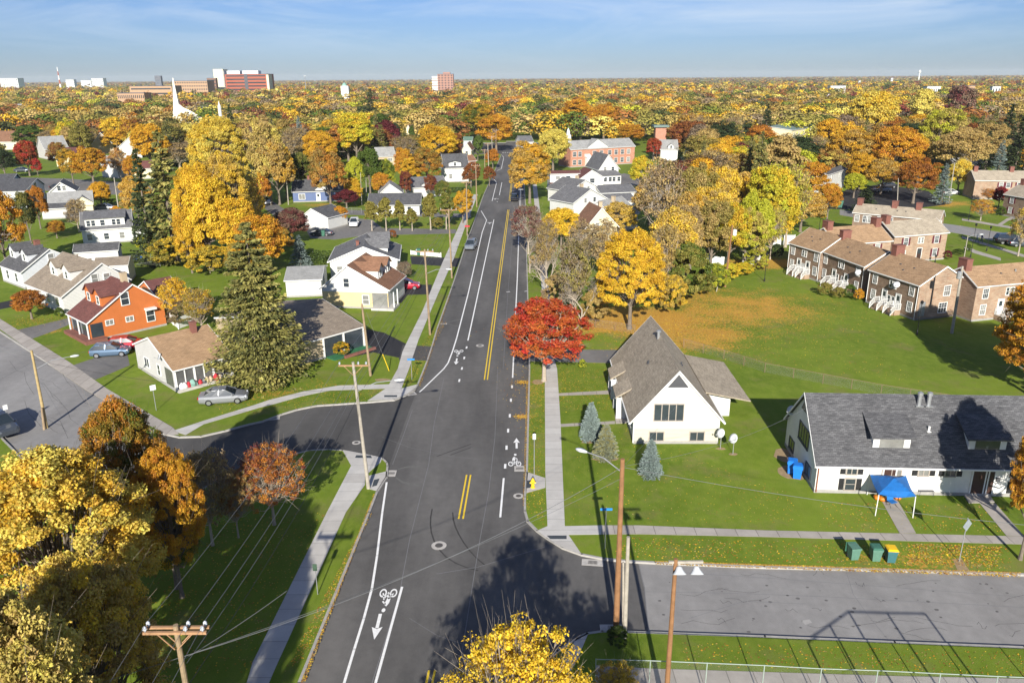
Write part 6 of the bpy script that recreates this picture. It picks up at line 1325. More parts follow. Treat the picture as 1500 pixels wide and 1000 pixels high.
for i in range(3): wire(A['at'][i], back+Vector((i*1.1,0,10.5)), f'{["left","middle","right"][i]} conductor leaving the double-crossarm pole towards the viewer', 'conductors leaving the view', .5, .013)
wire(A['top']-Vector((0,0,1.6)), TOPS['N1']['top']-Vector((0,0,.5)), 'pale cable crossing the avenue from the double-crossarm pole to the tall brown pole', None, .9, .018)
wire(A['top']-Vector((.2,0,1.9)), A['top']+Vector((3.2,4.4,-1.6)), 'short pale cable at the double-crossarm pole', None, .1, .016)
wire(TOPS['N1']['top']-Vector((0,0,.45)), G(1190,592,6.0), 'service cable from the tall brown pole to the charcoal-roofed house gable', None, .8, .014)
wire(TOPS['N1']['top']-Vector((0,0,.5)), Vector((44, 36, 8.2)), 'long pale cable sweeping right from the tall brown pole over the green carts', None, .9, .018)
wire(TOPS['N1']['top']-Vector((0,0,.5)), G(1011,566,5.4), 'thin service cable from the tall brown pole to the white gabled house', None, .3, .01)
wire(TOPS['N1']['top']-Vector((0,0,1.2)), Vector((-20,24,9.0)), 'lower cable crossing the avenue near the yellow treetop', None, .9, .012)
wire(TOPS['L2']['top']-Vector((0,0,1.9)), TOPS['L3']['top']-Vector((0,0,.5)), 'cable from the corner ramp pole to the plain lawn pole', None, .3, .016, M_WIREK)
wire(TOPS['L3']['top']-Vector((0,0,.5)), TOPS['L4']['top']-Vector((0,0,1.9)), 'cable from the plain lawn pole to the lawn pole with the lamp', None, .4, .014)
D1 = TOPS['D1']
wire(D1['top']-Vector((0,0,.9)), TOPS['L2']['top']-Vector((0,0,2.4)), 'cable from the leaning left street pole to the corner ramp pole', None, 1.0, .016, M_WIREK)
wire(D1['top']-Vector((0,0,.6)), G(206,500,4.4), 'service cable from the leaning pole to the pale grey bungalow', None, .3, .012)
for i, (dx, dz) in enumerate(((-30,.5),(-30,1.0),(-28,1.5))): wire(D1['top']-Vector((0,0,.4+i*.5)), D1['top']+Vector((-26,12+i*9,-.5)), f'{["upper","middle","lower"][i]} cable from the leaning left street pole to the left edge', 'cables at the left edge', .7, .014)
wire(D1['top']-Vector((0,0,1.1)), D1['top']+Vector((-6,-30,-1)), 'cable from the leaning left street pole over the yellow trees', None, .6, .014)
for i in range(3): wire(TOPS['R1']['top']-Vector((0,0,.5+.7*i)), Vector((90+i*2, 92+i*6, 8.2-i*.5)), f'{["upper","middle","lower"][i]} wire right of the tall pale pole', 'wires at the brick apartments', .5, .012, M_WIREK)
for i in range(2): wire(TOPS['R1']['top']-Vector((0,0,.9+.6*i)), TOPS['F1']['top']-Vector((0,0,.9+.6*i)), f'{["upper","lower"][i]} wire across the brick terrace from pole to pole', 'wires across the brick terrace', 1.2, .013, M_WIREK)
wire(TOPS['R1']['top']-Vector((0,0,2.4)), G(1348,424,4.4), 'service cable from the tall pale pole to the terrace gable', None, .2, .014, M_WIREK)
# black lamp posts
def lamp_post(top, base, label, arm=False):
    b = G(*base); d = fwd*F+rgt*(top[0]-750)+upv*(500-top[1]); h = (CAM+d*(b[1]/d[1])).z
    t = thing('lamp_post', label, 'lamp post', (b.x,b.y,0), 0, 'black park lamp posts'); MB().lathe([(.12,0),(.1,.5),(.05,.6),(.04,h-.5)], n=8).build('post', M_BLACK, t)
    MB().lathe([(.05,h-.5),(.16,h-.42),(.2,h-.2),(.24,h-.16),(.06,h)], n=8).build('lantern', M_BLACK, t); MB().lathe([(.14,h-.40),(.17,h-.22)], n=8).build('globe', M_LAMPH, t)
for tp, bs, lb in (((1122.4,370),(1119.7,412),'black lamp post on the field left of the first terrace unit'),((1427,327),(1421.5,377),'black lamp post with stone base before the park lane, left one'),((1450,331),(1445,368),'black lamp post by the two walkers'),
    ((1369.6,373),(1369.4,385),'small black lamp post beside the shuttered block'),((1350.5,440),(1343,490),'black lamp post at the corner of the nearest terrace unit'),((1202,309.5),(1199.8,337),'black lamp post on the grass under the dark pine'),((1423,286.5),(1418.5,323),'black lamp post on the lawn across the park lane')): lamp_post(tp, bs, lb)
# ---- signs
def sign(top, base, label, plate, name='street_sign', w_=.3, h_=.45, rz=0, n=4, postm=M_GALV, z=None, diamond=False):
    b = G(*base); d = fwd*F+rgt*(top[0]-750)+upv*(500-top[1]); h = (CAM+d*(b[1]/d[1])).z; t = thing(name, label, 'sign', (b.x,b.y,0), 0); MB().tube((0,0,-.1),(0,0,h),.032,.03,6).build('post', postm, t)
    m_ = MB(); m_.M = Matrix.Rotation(rz,4,'Z')@Matrix.Translation((0,0,h-h_*.6))
    if diamond: m_.exty([(-w_,0),(0,-w_*1.0),(w_,0),(0,w_*1.0)], -.07, -.045)
    else: m_.box(-w_,w_,-.07,-.045,-h_/2,h_/2)
    m_.build('plate', plate, t); return t, h
M_SIGNB = mat('sign_back_metal', (.45,.50,.56), .35, .5, metal=.5)
sign((1416,758),(1405,822), 'bare metal back of a diamond road sign on the worn verge', M_SIGNB, w_=.48, h_=.9, rz=R(28), diamond=True)
sign((886,743),(886,803), 'street name sign with blue blades on the corner lawn', M_BLUES, w_=.42, h_=.18)
sign((602.5,524.5),(603.5,556), 'small blue street name sign on the verge by the lane merge', M_BLUES, w_=.4, h_=.2); sign((784,634),(782.5,700), 'slim white bus stop sign on the verge by the right kerb', M_TRIM, w_=.13, h_=.5)
sign((461,824),(465.5,870), 'dark green backed sign in the left verge beside the pavement', mat('dark_green_sign', (.05,.09,.06), .5), w_=.14, h_=.5); sign((216.5,563),(229,601), 'white tilted sign on a thin post before the bungalow', M_TRIM, w_=.28, h_=.55, rz=R(40)); sign((10,592),(15,630), 'white parking sign by the dark car at the left edge', M_TRIM, w_=.2, h_=.5, rz=R(50))
sign((684,330),(684.8,352), 'small red sign beside the pavement in front of the pole', mat('red_sign', (.5,.02,.06), .4), w_=.5, h_=.3); sign((186,298),(187,312), 'small blue sign by the upper left street', M_BLUES, w_=.3, h_=.6)
# pedestal sign on road centre: small lamp standard at right of the avenue
sign((763,277),(763,320), 'slender grey lamp standard at the right kerb far up the avenue', M_GALV, name='lamp_standard', w_=.6, h_=.12)
# hydrant
b = G(780.5,714); t = thing('fire_hydrant', 'yellow fire hydrant on the verge beside the tactile pad', 'hydrant', (b.x,b.y,0))
MB().lathe([(.2,0),(.2,.06),(.14,.08),(.14,.55),(.19,.57),(.19,.62),(.15,.66),(.12,.78),(.05,.84),(.05,.9),(.02,.91)], n=12).build('barrel', M_YEL, t, smooth=False)
for s_ in (-1,1): MB().tube((0,0,.45),(s_*.25,0,.45),.07,.07,8).build('side_outlet', M_YEL, t)
MB().tube((0,0,.42),(0,-.24,.42),.1,.1,8).build('front_outlet', M_YEL, t)
# mailbox-like small box and box on lawn
# ---- carts
def cart(px, py, label, body, lid, rz=0, open_=False, group='wheeled carts', s_=1.0):
    b = G(px, py); t = thing('wheeled_cart', label, 'wheelie bin', (b.x,b.y,0), rz, group); t.scale = (s_,)*3; m_ = MB()
    def ring(w_, d_, z, oy=0): return [(-w_,-d_+oy,z),(w_,-d_+oy,z),(w_,d_+oy,z),(-w_,d_+oy,z)]
    if open_:
        m_.loft([ring(.24,.27,.08),ring(.31,.36,.98)], cap=False); m_.loft([ring(.21,.24,.2),ring(.28,.33,.98)][::-1], cap=True); m_.add(ring(.31,.36,.98)+ring(.28,.33,.98), [(0,1,5,4),(1,2,6,5),(2,3,7,6),(3,0,4,7)])
    else: m_.loft([ring(.24,.27,.08),ring(.31,.36,.98)])
    m_.box(-.33,.33,-.38,-.34,.86,.98); bd = m_.build('body', body, t)
    for s in (-1,1): w_ = MB(); w_.M = Matrix.Translation((s*.27,.30,.12))@Matrix.Rotation(R(90),4,'Y'); w_.lathe([(.12,-.03),(.12,.03)], n=12); w_.build('wheel', M_BLACK, t)
    h_ = MB(); h_.tube((-.25,.42,.98),(.25,.42,.98),.02,.02,6); h_.tube((-.25,.36,.95),(-.25,.42,.98),.02,.02,5); h_.tube((.25,.36,.95),(.25,.42,.98),.02,.02,5); h_.build('handle', lid, t)
    l_ = MB()
    if open_: l_.box(-.33,.33,.46,.51,.30,.97)
    else: l_.loft([ring(.34,.40,.985),ring(.34,.40,1.02),ring(.27,.30,1.09)])
    l_.build('lid', lid, t); return t
M_CG = mat('green_plastic', (.045,.14,.095), .5, .4, var=.12); M_CG2 = mat('faded_green_plastic', (.09,.19,.14), .55, .4, var=.15); M_CB = mat('blue_plastic', (.015,.17,.60), .45, .4); M_CY = mat('yellow_plastic', (.75,.46,.01), .45, .4); M_CD = mat('teal_plastic', (.04,.13,.14), .5, .4)
cart(1249,818,'faded green cart with its lid hanging open, leftmost of the three on the verge',M_CG2,M_CG,R(4),True,s_=1.06); cart(1281,820,'green cart with a closed green lid, middle of the three on the verge',M_CG2,M_CG,R(-4),s_=1.06); cart(1303,822,'teal cart with a bright yellow lid on the verge',M_CD,M_CY,R(-6),s_=1.06)
cart(1167,700,'blue cart nearer the corner of the charcoal-roofed house',M_CB,M_CB,R(-20),s_=1.2); cart(1159,693,'blue cart half hidden behind the other blue one',M_CB,M_CB,R(-20),s_=1.2)
cart(613.5,374,'dark green cart by the low white fence and driveway',M_CG,M_CG,0,s_=1.2); cart(821.5,282.5,'blue cart against the long white two-storey house',M_CB,M_CB,0,s_=1.5); cart(828.5,282.5,'green cart against the long white two-storey house',M_CG,M_CG,0,s_=1.5); cart(899.5,261.5,'bright blue cart beside the white two-storey house',M_CB,M_CB,0,s_=1.8)
cart(474,346,'dark green cart by the parked sedans',M_CG,M_CG,0,s_=1.2)
# ---- satellite dishes
def sdish(pos, rz, label, post=0., s_=1., group=None):
    t = thing('satellite_dish', label, 'satellite dish', pos, rz, group); t.scale = (s_,)*3
    MB().tube((0,0,0),(0,0,max(post,.35)),.03,.03,6).build('post', M_GALV, t); z = max(post,.35)
    d = MB(); d.M = Matrix.Translation((0,-.08,z+.12))@Matrix.Rotation(R(62),4,'X'); d.lathe([(.02,-.06),(.25,-.04),(.4,.03),(.41,.045),(.25,-.01),(.02,-.03)], n=18); d.build('reflector', M_LAMPH, t, smooth=True)
    MB().tube((0,-.12,z-.1),(0,-.55,z+.1),.015,.015,5).box(-.05,.05,-.62,-.52,z+.06,z+.14).build('feed_arm', M_GALV, t)
b = G(1055,657); sdish((b.x,b.y,0), R(-60), 'satellite dish on a post close to the corner of the white gabled house', 1.3, 1.1)
b = G(1073.5,665); sdish((b.x,b.y,0), R(-60), 'satellite dish on a post farther out on the lawn from the white gabled house', 1.3, 1.1)
q = HB_ = None
def on_roof(h, fx, fy, rz, label, s_=1.): 
    y = h.ry*fy if fy <= 1 else h.ry+(h.D-h.ry)*(fy-1); v = Matrix.Rotation(h.ang,4,'Z')@Vector((h.L*fx, y, h.roofz(y)+.1)); sdish((h.o[0]+v.x, h.o[1]+v.y, v.z), rz, label, 0, s_)
BH = [o for o in COL.objects if o.get('category') == 'bungalow'][0]
class _Q: pass
def on_face(h, fx, z, label, s_=1.1):
    v = Matrix.Rotation(h.ang,4,'Z')@Vector((h.L*fx, -.45, z)); sdish((h.o[0]+v.x, h.o[1]+v.y, v.z), R(-40), label, 0, s_)
on_face(A2, .93, 3.4, 'satellite dish on the shaded wall of the middle terrace unit'); on_face(A3, .62, 3.7, 'satellite dish on the shaded wall of the nearest terrace unit')
b = G(235.5,527,3.1); sdish((b.x,b.y,3.0), R(-60), 'small dark satellite dish on the bungalow roof', 0, 1.0); b = G(1163,607,3.4); sdish((b.x-.2,b.y,3.3), R(-60), 'satellite dish fixed to the shaded gable of the charcoal-roofed house', 0, 1.1)
# ================= CARS =================
CARM = {}
def paint(n_, c, met=.35):
    if n_ not in CARM: CARM[n_] = mat('car_paint_'+n_, c, .28, .5, metal=met, var=.03, coat=.6)
    return CARM[n_]
M_TYRE = mat('tyre_rubber', (.015,.015,.016), .85, .2); M_RIM = mat('alloy_rim', (.45,.46,.48), .3, .5, metal=.8); M_CGL = mat('car_glass', (.02,.028,.035), .05, .8, var=.1)
M_HL = mat('headlamp_glass', (.6,.62,.65), .1, .7); M_TL = mat('tail_lamp_red', (.35,.01,.01), .2, .6)
def car(px, py, rz, label, col, kind='sedan', s_=1.07, group=None, name='parked_car', pos=None):
    b = pos or G(px, py); t = thing(name, label, 'car', (b.x,b.y, 0 if pos is None else pos.z), rz, group); t.scale = (s_,)*3
    if kind == 'sedan': st = [(-2.32,.42,.80,.66),(-2.2,.28,.95,.82),(-1.7,.22,1.0,.88),(-.8,.2,.97,.9),(.8,.2,.95,.9),(1.4,.22,.92,.88),(2.0,.25,.80,.82),(2.3,.36,.64,.66)]; cb = [(-1.75,.99),(-1.0,1.40),(-.3,1.46),(.3,1.43),(1.15,.95)]
    elif kind == 'suv': st = [(-2.3,.45,.95,.72),(-2.22,.3,1.1,.86),(-1.7,.26,1.12,.92),(-.8,.25,1.1,.93),(.9,.25,1.08,.93),(1.45,.27,1.05,.9),(2.1,.3,.95,.86),(2.32,.4,.75,.7)]; cb = [(-2.12,1.1),(-1.85,1.62),(-.3,1.72),(.4,1.66),(1.15,1.08)]
    else: st = [(-2.1,.42,.85,.68),(-2.02,.28,1.0,.84),(-1.6,.22,1.02,.88),(-.8,.2,1.0,.9),(.8,.2,.96,.9),(1.3,.22,.93,.88),(1.85,.25,.80,.82),(2.1,.36,.64,.66)]; cb = [(-1.95,1.0),(-1.45,1.42),(-.3,1.50),(.3,1.46),(1.1,.96)]
    def sec(x, zb, zt, w_): return [(x,-w_*.9,zb),(x,-w_,zb+.18),(x,-w_,(zb+zt)/2+.1),(x,-w_*.95,zt-.07),(x,-w_*.8,zt),(x,w_*.8,zt),(x,w_*.95,zt-.07),(x,w_,(zb+zt)/2+.1),(x,w_,zb+.18),(x,w_*.9,zb)]
    m_ = MB(); m_.loft([sec(*q) for q in st]); bd = m_.build('body', col, t, smooth=False)
    g = MB(); zmax = max(z for _, z in cb); secs = []
    def cs(x, z, wb=.80, wt=.60): f = (z-cb[0][1])/(zmax-cb[0][1]); w_ = wb+(wt-wb)*f; return [(x,-wb,cb[0][1]-.04),(x,-w_,z),(x,w_,z),(x,wb,cb[0][1]-.04)]
    g.loft([cs(*q) for q in cb]); g.build('windows', M_CGL, t)
    rf = MB(); pts = cb[1:4]; k = [(x,z+.012) for x, z in pts]; k2 = [(x,z+.03) for x, z in pts][::-1]; rf.exty(k+k2, -.6, .6)
    for (xa,za),(xb,zb) in ((cb[0],cb[1]),(cb[3],cb[4])):
        for s in (-1,1):
            f = lambda z: .82+(.62-.82)*((z-cb[0][1])/(zmax-cb[0][1])); rf.tube((xa,s*f(za),za),(xb,s*f(zb),zb),.045,.045,4)
    for s in (-1,1): rf.tube((-.35,s*.82,cb[0][1]),(-.3,s*.62,zmax),.04,.04,4); rf.tube((pts[0][0],s*.61,pts[0][1]),(pts[2][0],s*.61,pts[2][1]),.04,.04,4)
    rf.build('roof', col, t)
    wb = 1.32
    for x in (-wb, wb+.02):
        for s in (-1,1):
            w_ = MB(); w_.M = Matrix.Translation((x,s*.80,.32))@Matrix.Rotation(R(90),4,'X'); w_.lathe([(.2,-.11),(.31,-.11),(.33,-.06),(.33,.06),(.31,.11),(.2,.11)], n=16); o = w_.build('tyre', M_TYRE, t)
            r_ = MB(); r_.M = w_.M; r_.lathe([(.21,-.115),(.21,.115)], n=10); r_.build('rim', M_RIM, o)
    hx = st[-1][0]; tx = st[0][0]
    for s in (-1,1):
        h_ = MB(); h_.box(hx-.28,hx-.10,s*.62-.14,s*.62+.14,.60,.76); h_.build('headlight', M_HL, t); h_ = MB(); h_.box(tx+.0,tx+.2,s*.66-.12,s*.66+.12,.68,.88); h_.build('taillight', M_TL, t)
        h_ = MB(); h_.box(.85,1.0,s*.98-.08,s*.98+.08,.95,1.08); h_.build('wing_mirror', col, t)
    h_ = MB(); h_.box(tx-.03,tx+.1,-.26,.26,.5,.62); h_.build('licence_plate', M_TRIM, t); return t
SILV = paint('silver', (.26,.27,.29)); BLU = paint('steel_blue', (.10,.16,.24)); RED = paint('red', (.42,.012,.03)); GRY = paint('grey', (.22,.25,.28)); WHT = paint('white', (.70,.70,.70), .05); BLK = paint('black', (.02,.02,.024)); NAV = paint('navy', (.02,.045,.16)); DGR = paint('dark_grey', (.06,.07,.085))
car(329,588, R(11), 'silver sedan parked on the grass below the tan-roofed bungalow', SILV); car(163,520, R(12), 'steel blue sedan parked in the driveway left of the bungalow', BLU, 'hatch'); car(186,510, R(12), 'dark red car behind the steel blue sedan', RED, 'hatch', name='parked_car')
car(594,423, R(4), 'red hatchback in the driveway of the brown-roofed house', RED, 'hatch', s_=1.12); b = G(690,364,-.12); car(0,0, R(-97), 'grey estate car parked at the left kerb of the avenue', GRY, 'suv', pos=b)
car(519,331, R(-84), 'white SUV facing out of the gravel lot', WHT, 'suv', s_=1.1); car(471,345, R(176), 'dark grey sedan beside the white garage', DGR, s_=1.05); car(486,332, R(-75), 'navy blue car in the garage entrance', NAV, 'hatch', s_=1.1)
b = G(753.5,294,-.12); car(0,0, R(-92), 'black car driving down the right lane far up the avenue', BLK, 'suv', pos=b, s_=1.1, name='moving_car'); car(387,299, R(-50), 'white pickup-like car beside the small yellow tree', WHT, 'suv', s_=1.2)
car(1291,281, R(175), 'silver car at the front of the small car park', SILV, s_=1.15); car(1300,275, R(175), 'dark car behind the silver one in the small car park', BLK, s_=1.15); car(1391,285, R(10), 'white car beyond the leaning pale pole', WHT, s_=1.1); car(1478,357, R(-10), 'black car on the park lane behind the thin yellow tree', BLK, 'suv', s_=1.2); car(1497,361, R(-10), 'dark grey car right of the black car on the park lane', DGR, 'sedan', s_=1.1)
car(155,308, R(5), 'silver car behind the white two-storey house', SILV, s_=1.2); car(209,301, R(5), 'black car by the shaggy evergreen', BLK, s_=1.2); car(88,277, R(5), 'dark car parked in the shade of the upper left street', BLK, s_=1.2); car(33,252, R(5), 'dark sedan beside the small red kerb tree', DGR, s_=1.2)
car(884,256, R(20), 'dark car beside the white two-storey house', BLK, s_=1.2); car(2,632, R(-40), 'dark grey car at the left edge under the wires', DGR, 'suv', s_=1.1)
# ---- blue canopy, chair, pumpkins
b = G(1282,755); b2 = G(1337,758); b3 = G(1270,724); b4 = G(1322,727)
c = (b+b2+b3+b4)/4; t = thing('canopy_tent', 'blue pop-up canopy on white legs over the path of the long white house', 'canopy', (c.x,c.y,0)); M_TARP = mat('blue_tarpaulin', (.015,.14,.42), .6, .35, var=.15, vs=2)
cor = [p-c for p in (b, b2, b4, b3)]; H_ = 1.85; N_ = 8; m_ = MB(); vs_ = []
for i in range(N_+1):
    for j in range(N_+1):
        u, v = i/N_, j/N_; p = cor[0].lerp(cor[1],u).lerp(cor[3].lerp(cor[2],u),v); z = H_+.55*(1-max(abs(2*u-1),abs(2*v-1)))-.16*math.sin(math.pi*u)*(v<.01 or v>.99)-.16*math.sin(math.pi*v)*(u<.01 or u>.99)+.03*math.sin(9*u+5*v); vs_.append((p.x,p.y,z))
fs_ = [(i*(N_+1)+j,(i+1)*(N_+1)+j,(i+1)*(N_+1)+j+1,i*(N_+1)+j+1) for i in range(N_) for j in range(N_)]
m_.add(vs_, fs_); m_.add([(x,y,z-.03) for x,y,z in vs_], [f[::-1] for f in fs_]); m_.build('cover', M_TARP, t)
for p in cor: MB().tube((p.x,p.y,0),(p.x*.97,p.y*.97,H_),.035,.035,5).build('leg', M_TRIM, t)
b = G(1306,741); t = thing('camping_chair', 'blue folding camping chair under the canopy', 'chair', (b.x,b.y,0), R(15))
m_ = MB(); m_.box(-.28,.28,-.25,.25,.40,.43); m_.build('seat', M_TARP, t); m_ = MB(); m_.M = Matrix.Translation((0,.25,.42))@Matrix.Rotation(R(-15),4,'X'); m_.box(-.28,.28,-.015,.015,0,.6); m_.build('backrest', M_TARP, t)
for sx in (-1,1):
    for sy in (-1,1): MB().tube((sx*.3,sy*.3,0),(-sx*.1*0+sx*.2,-sy*.2,.42),.015,.015,4).build('leg', M_BLACK, t)
M_PUMP = mat('pumpkin_skin', (.55,.17,.01), .5, .4)
for x, y, lb in ((1284.7,731,'orange pumpkin farthest left under the blue canopy'),(1292,733,'orange pumpkin second from left under the blue canopy'),(1314.6,731,'orange pumpkin right of the camping chair')):
    b = G(x, y); t = thing('pumpkin', lb, 'pumpkin', (b.x,b.y,0), 0, 'pumpkins by the path'); m_ = MB(); n=20
    for k, (r0_, z) in enumerate([(.08,.02),(.22,.04),(.29,.17),(.24,.32),(.1,.36),(.02,.33)]): m_.v += [((r0_*(1+.08*math.cos(5*2*math.pi*i/n)))*math.cos(2*math.pi*i/n), (r0_*(1+.08*math.cos(5*2*math.pi*i/n)))*math.sin(2*math.pi*i/n), z) for i in range(n)]
    for k in range(5): m_.f += [[k*n+i,k*n+(i+1)%n,(k+1)*n+(i+1)%n,(k+1)*n+i] for i in range(n)]; m_.m += [0]*n
    m_.build('rind', M_PUMP, t, smooth=True); MB().tube((0,0,.32),(.03,0,.42),.03,.02,5).build('stem', M_CG, t)
# bench by the wall
b = G(1355,725); t = thing('garden_bench', 'small dark metal bench against the long white house', 'bench', (b.x,b.y,0)); m_ = MB()
for k in range(4): m_.box(-.6,.6,-.2+k*.1,-.14+k*.1,.42,.45)
m_.build('seat', M_DGREY, t); m_ = MB()
for k in range(3): m_.box(-.6,.6,.2,.23,.55+k*.12,.62+k*.12)
m_.build('backrest', M_DGREY, t)
for s in (-.55,.55): m_ = MB(); m_.tube((s,-.2,0),(s,-.2,.42),.02,.02,4); m_.tube((s,.2,0),(s,.22,.9),.02,.02,4); m_.build('leg', M_DGREY, t)
# trampoline
b = G(190,385); t = thing('trampoline', 'round trampoline with a blue pad behind the long white house', 'trampoline', (b.x,b.y,0)); MB().lathe([(2.0,.85),(2.0,.88)], n=24).build('mat', M_BLACK, t)
m_ = MB()
for i in range(24):
    a0, a1 = 2*math.pi*i/24, 2*math.pi*(i+1)/24; m_.add([(2.0*math.cos(a0),2.0*math.sin(a0),.9),(2.3*math.cos(a0),2.3*math.sin(a0),.9),(2.3*math.cos(a1),2.3*math.sin(a1),.9),(2.0*math.cos(a1),2.0*math.sin(a1),.9)], [(0,1,2,3)])
m_.build('pad', M_CB, t)
for i in range(6): a0 = i*math.pi/3; MB().tube((2.2*math.cos(a0),2.2*math.sin(a0),0),(2.2*math.cos(a0),2.2*math.sin(a0),.88),.03,.03,5).build('leg', M_GALV, t)
# green container by the dark pine
b = G(1212,304); t = thing('waste_container', 'long green waste container at the edge of the small car park', 'container', (b.x,b.y,0), R(-10)); m_ = MB(); m_.loft([[(-3.2,-1.1,.2),(3.2,-1.1,.2),(3.2,1.1,.2),(-3.2,1.1,.2)],[(-3.5,-1.2,1.9),(3.5,-1.2,1.9),(3.5,1.2,1.9),(-3.5,1.2,1.9)]]); m_.build('body', M_CG, t)
for k in range(6): m_ = MB(); m_.box(-2.9+k*1.15,-2.8+k*1.15,-1.25,-1.1,.3,1.8); m_.build('rib', M_CG, t)
# ---- fences
def link_mat():
    mt = mat('chain_link', (.30,.31,.30), .5, .4, metal=.3); n, l, b, h = colour_out(mt); t_ = n.new('ShaderNodeTexCoord'); s1 = n.new('ShaderNodeSeparateXYZ'); l.new(t_.outputs['UV'], s1.inputs[0]); outs = []
    for o_ in ('ADD','SUBTRACT'):
        a = n.new('ShaderNodeMath'); a.operation = o_; l.new(s1.outputs['X'], a.inputs[0]); l.new(s1.outputs['Y'], a.inputs[1]); d = n.new('ShaderNodeMath'); d.operation = 'DIVIDE'; d.inputs[1].default_value = .085; l.new(a.outputs[0], d.inputs[0])
        f = n.new('ShaderNodeMath'); f.operation = 'FRACT'; l.new(d.outputs[0], f.inputs[0]); g = n.new('ShaderNodeMath'); g.operation = 'LESS_THAN'; g.inputs[1].default_value = .05; l.new(f.outputs[0], g.inputs[0]); outs.append(g.outputs[0])
    mx_ = n.new('ShaderNodeMath'); mx_.operation = 'MAXIMUM'; l.new(outs[0], mx_.inputs[0]); l.new(outs[1], mx_.inputs[1]); l.new(mx_.outputs[0], b.inputs['Alpha']); return mt
M_LINK = link_mat(); M_RUST = mat('rusty_steel', (.20,.13,.09), .8, .3, var=.3)
def fence_line(pts, h_, label, postm=M_GALV, net=True, sp_=3., name='chain_link_fence', white=False):
    p = [Vector((q[0],q[1],0)) for q in pts]; o0 = p[0].copy(); t = thing(name, label, 'fence', o0); p = [q-o0 for q in p]; N2 = MB(); rl = MB()
    for a, b_ in zip(p, p[1:]):
        L = (b_-a).length; n_ = max(1, round(L/sp_))
        for i in range(n_+(b_ is p[-1])):
            c_2 = a.lerp(b_, i/n_)
            if white: MB().box(c_2.x-.07,c_2.x+.07,c_2.y-.07,c_2.y+.07,0,h_+.1).build('post', postm, t)
            else: MB().tube(c_2, c_2+Vector((0,0,h_+.03)), .03, .03, 6).build('post', postm, t)
        if white:
            d = (b_-a).normalized(); n2 = Vector((-d.y,d.x,0))*.02; N2.prism([tuple((a-n2).xy),tuple((b_-n2).xy),tuple((b_+n2).xy),tuple((a+n2).xy)], .05, h_)
        else: N2.add([a+Vector((0,0,.03)), b_+Vector((0,0,.03)), b_+Vector((0,0,h_)), a+Vector((0,0,h_))], [(0,1,2,3)]); rl.tube(a+Vector((0,0,h_)), b_+Vector((0,0,h_)), .024, .024, 6)
    N2.build('panel' if white else 'netting', postm if white else M_LINK, t)
    if not white: rl.build('top_rail', postm, t)
zf = 2.35; fy = [G(x, y, zf) for x, y in ((873,965),(952.8,967),(1120,974),(1203.6,978.8),(1286,981.5),(1378,986),(1462,990),(1560,994),(1700,1001))]
fence_line(fy, zf, 'tall chain-link fence along the bottom right edge', mat('pale_green_steel',(.30,.36,.32),.5,.4), sp_=2.8)
fence_line([G(x,y) for x,y in ((1001,509),(1060,526),(1120,545.5),(1205,562),(1290,578),(1420,598),(1560,615))], 1.15, 'low rusty chain-link fence curving behind the two white houses', M_RUST); fence_line([G(x,y) for x,y in ((847,477),(872,480),(930,488))], 1.15, 'short rusty chain-link fence in the fallen leaves below the big yellow maple', M_RUST)
fence_line([G(x,y) for x,y in ((474,310),(530,313))], 1.3, 'grey wire fence along the lane behind the blue house'); fence_line([G(x,y) for x,y in ((198,396),(235,390),(275,383))], 1.1, 'pale wire fence across the back lawn at left')
for pts, lb in ((((1030,390),(1064,393)),'white vinyl fence panel left of the transformer pole'),(((1087,388),(1104,388),(1118,378)),'white vinyl fence bending towards the terrace'),(((1096,361),(1112,360)),'white vinyl fence behind the yard'),(((1131,359),(1163,359)),'white vinyl fence beside the first terrace unit')): fence_line([G(*q) for q in pts], 2.0, lb, M_TRIM, white=True, name='vinyl_fence')
fence_line([G(x,y) for x,y in ((602,373),(646,377))], .8, 'low white fence between the grey-roofed house driveway and lawn', M_TRIM, white=True, name='picket_fence')
fence_line([G(x,y) for x,y in ((247,470),(262,482),(283,474))], 1.6, 'white fence behind the tan-roofed bungalow', M_TRIM, white=True, name='vinyl_fence')
# ball court backstop just below the view; only its shadow shows on the road
xs = [(1183,942.5),(1217.5,918.5),(1245.4,899),(1302,901),(1358,902)]; t = thing('backstop', 'tall steel ballpark backstop whose shadow falls on the right street', 'backstop', (G(1245.4,899).x, G(1245.4,899).y-15, 0)); y0 = t.location.y; tips = []
for q in xs:
    g = G(*q, -.12); h_ = (g.y-y0)*math.tan(SUN_EL); tips.append(Vector((g.x-t.location.x-.03*(g.y-y0), 0, h_))); MB().tube((tips[-1].x,0,0), tips[-1], .06,.06,6).build('post', M_GALV, t)
m_ = MB()
for a, b_ in zip(tips, tips[1:]): m_.tube(a, b_, .05,.05,6)
m_.build('top_rail', M_GALV, t)
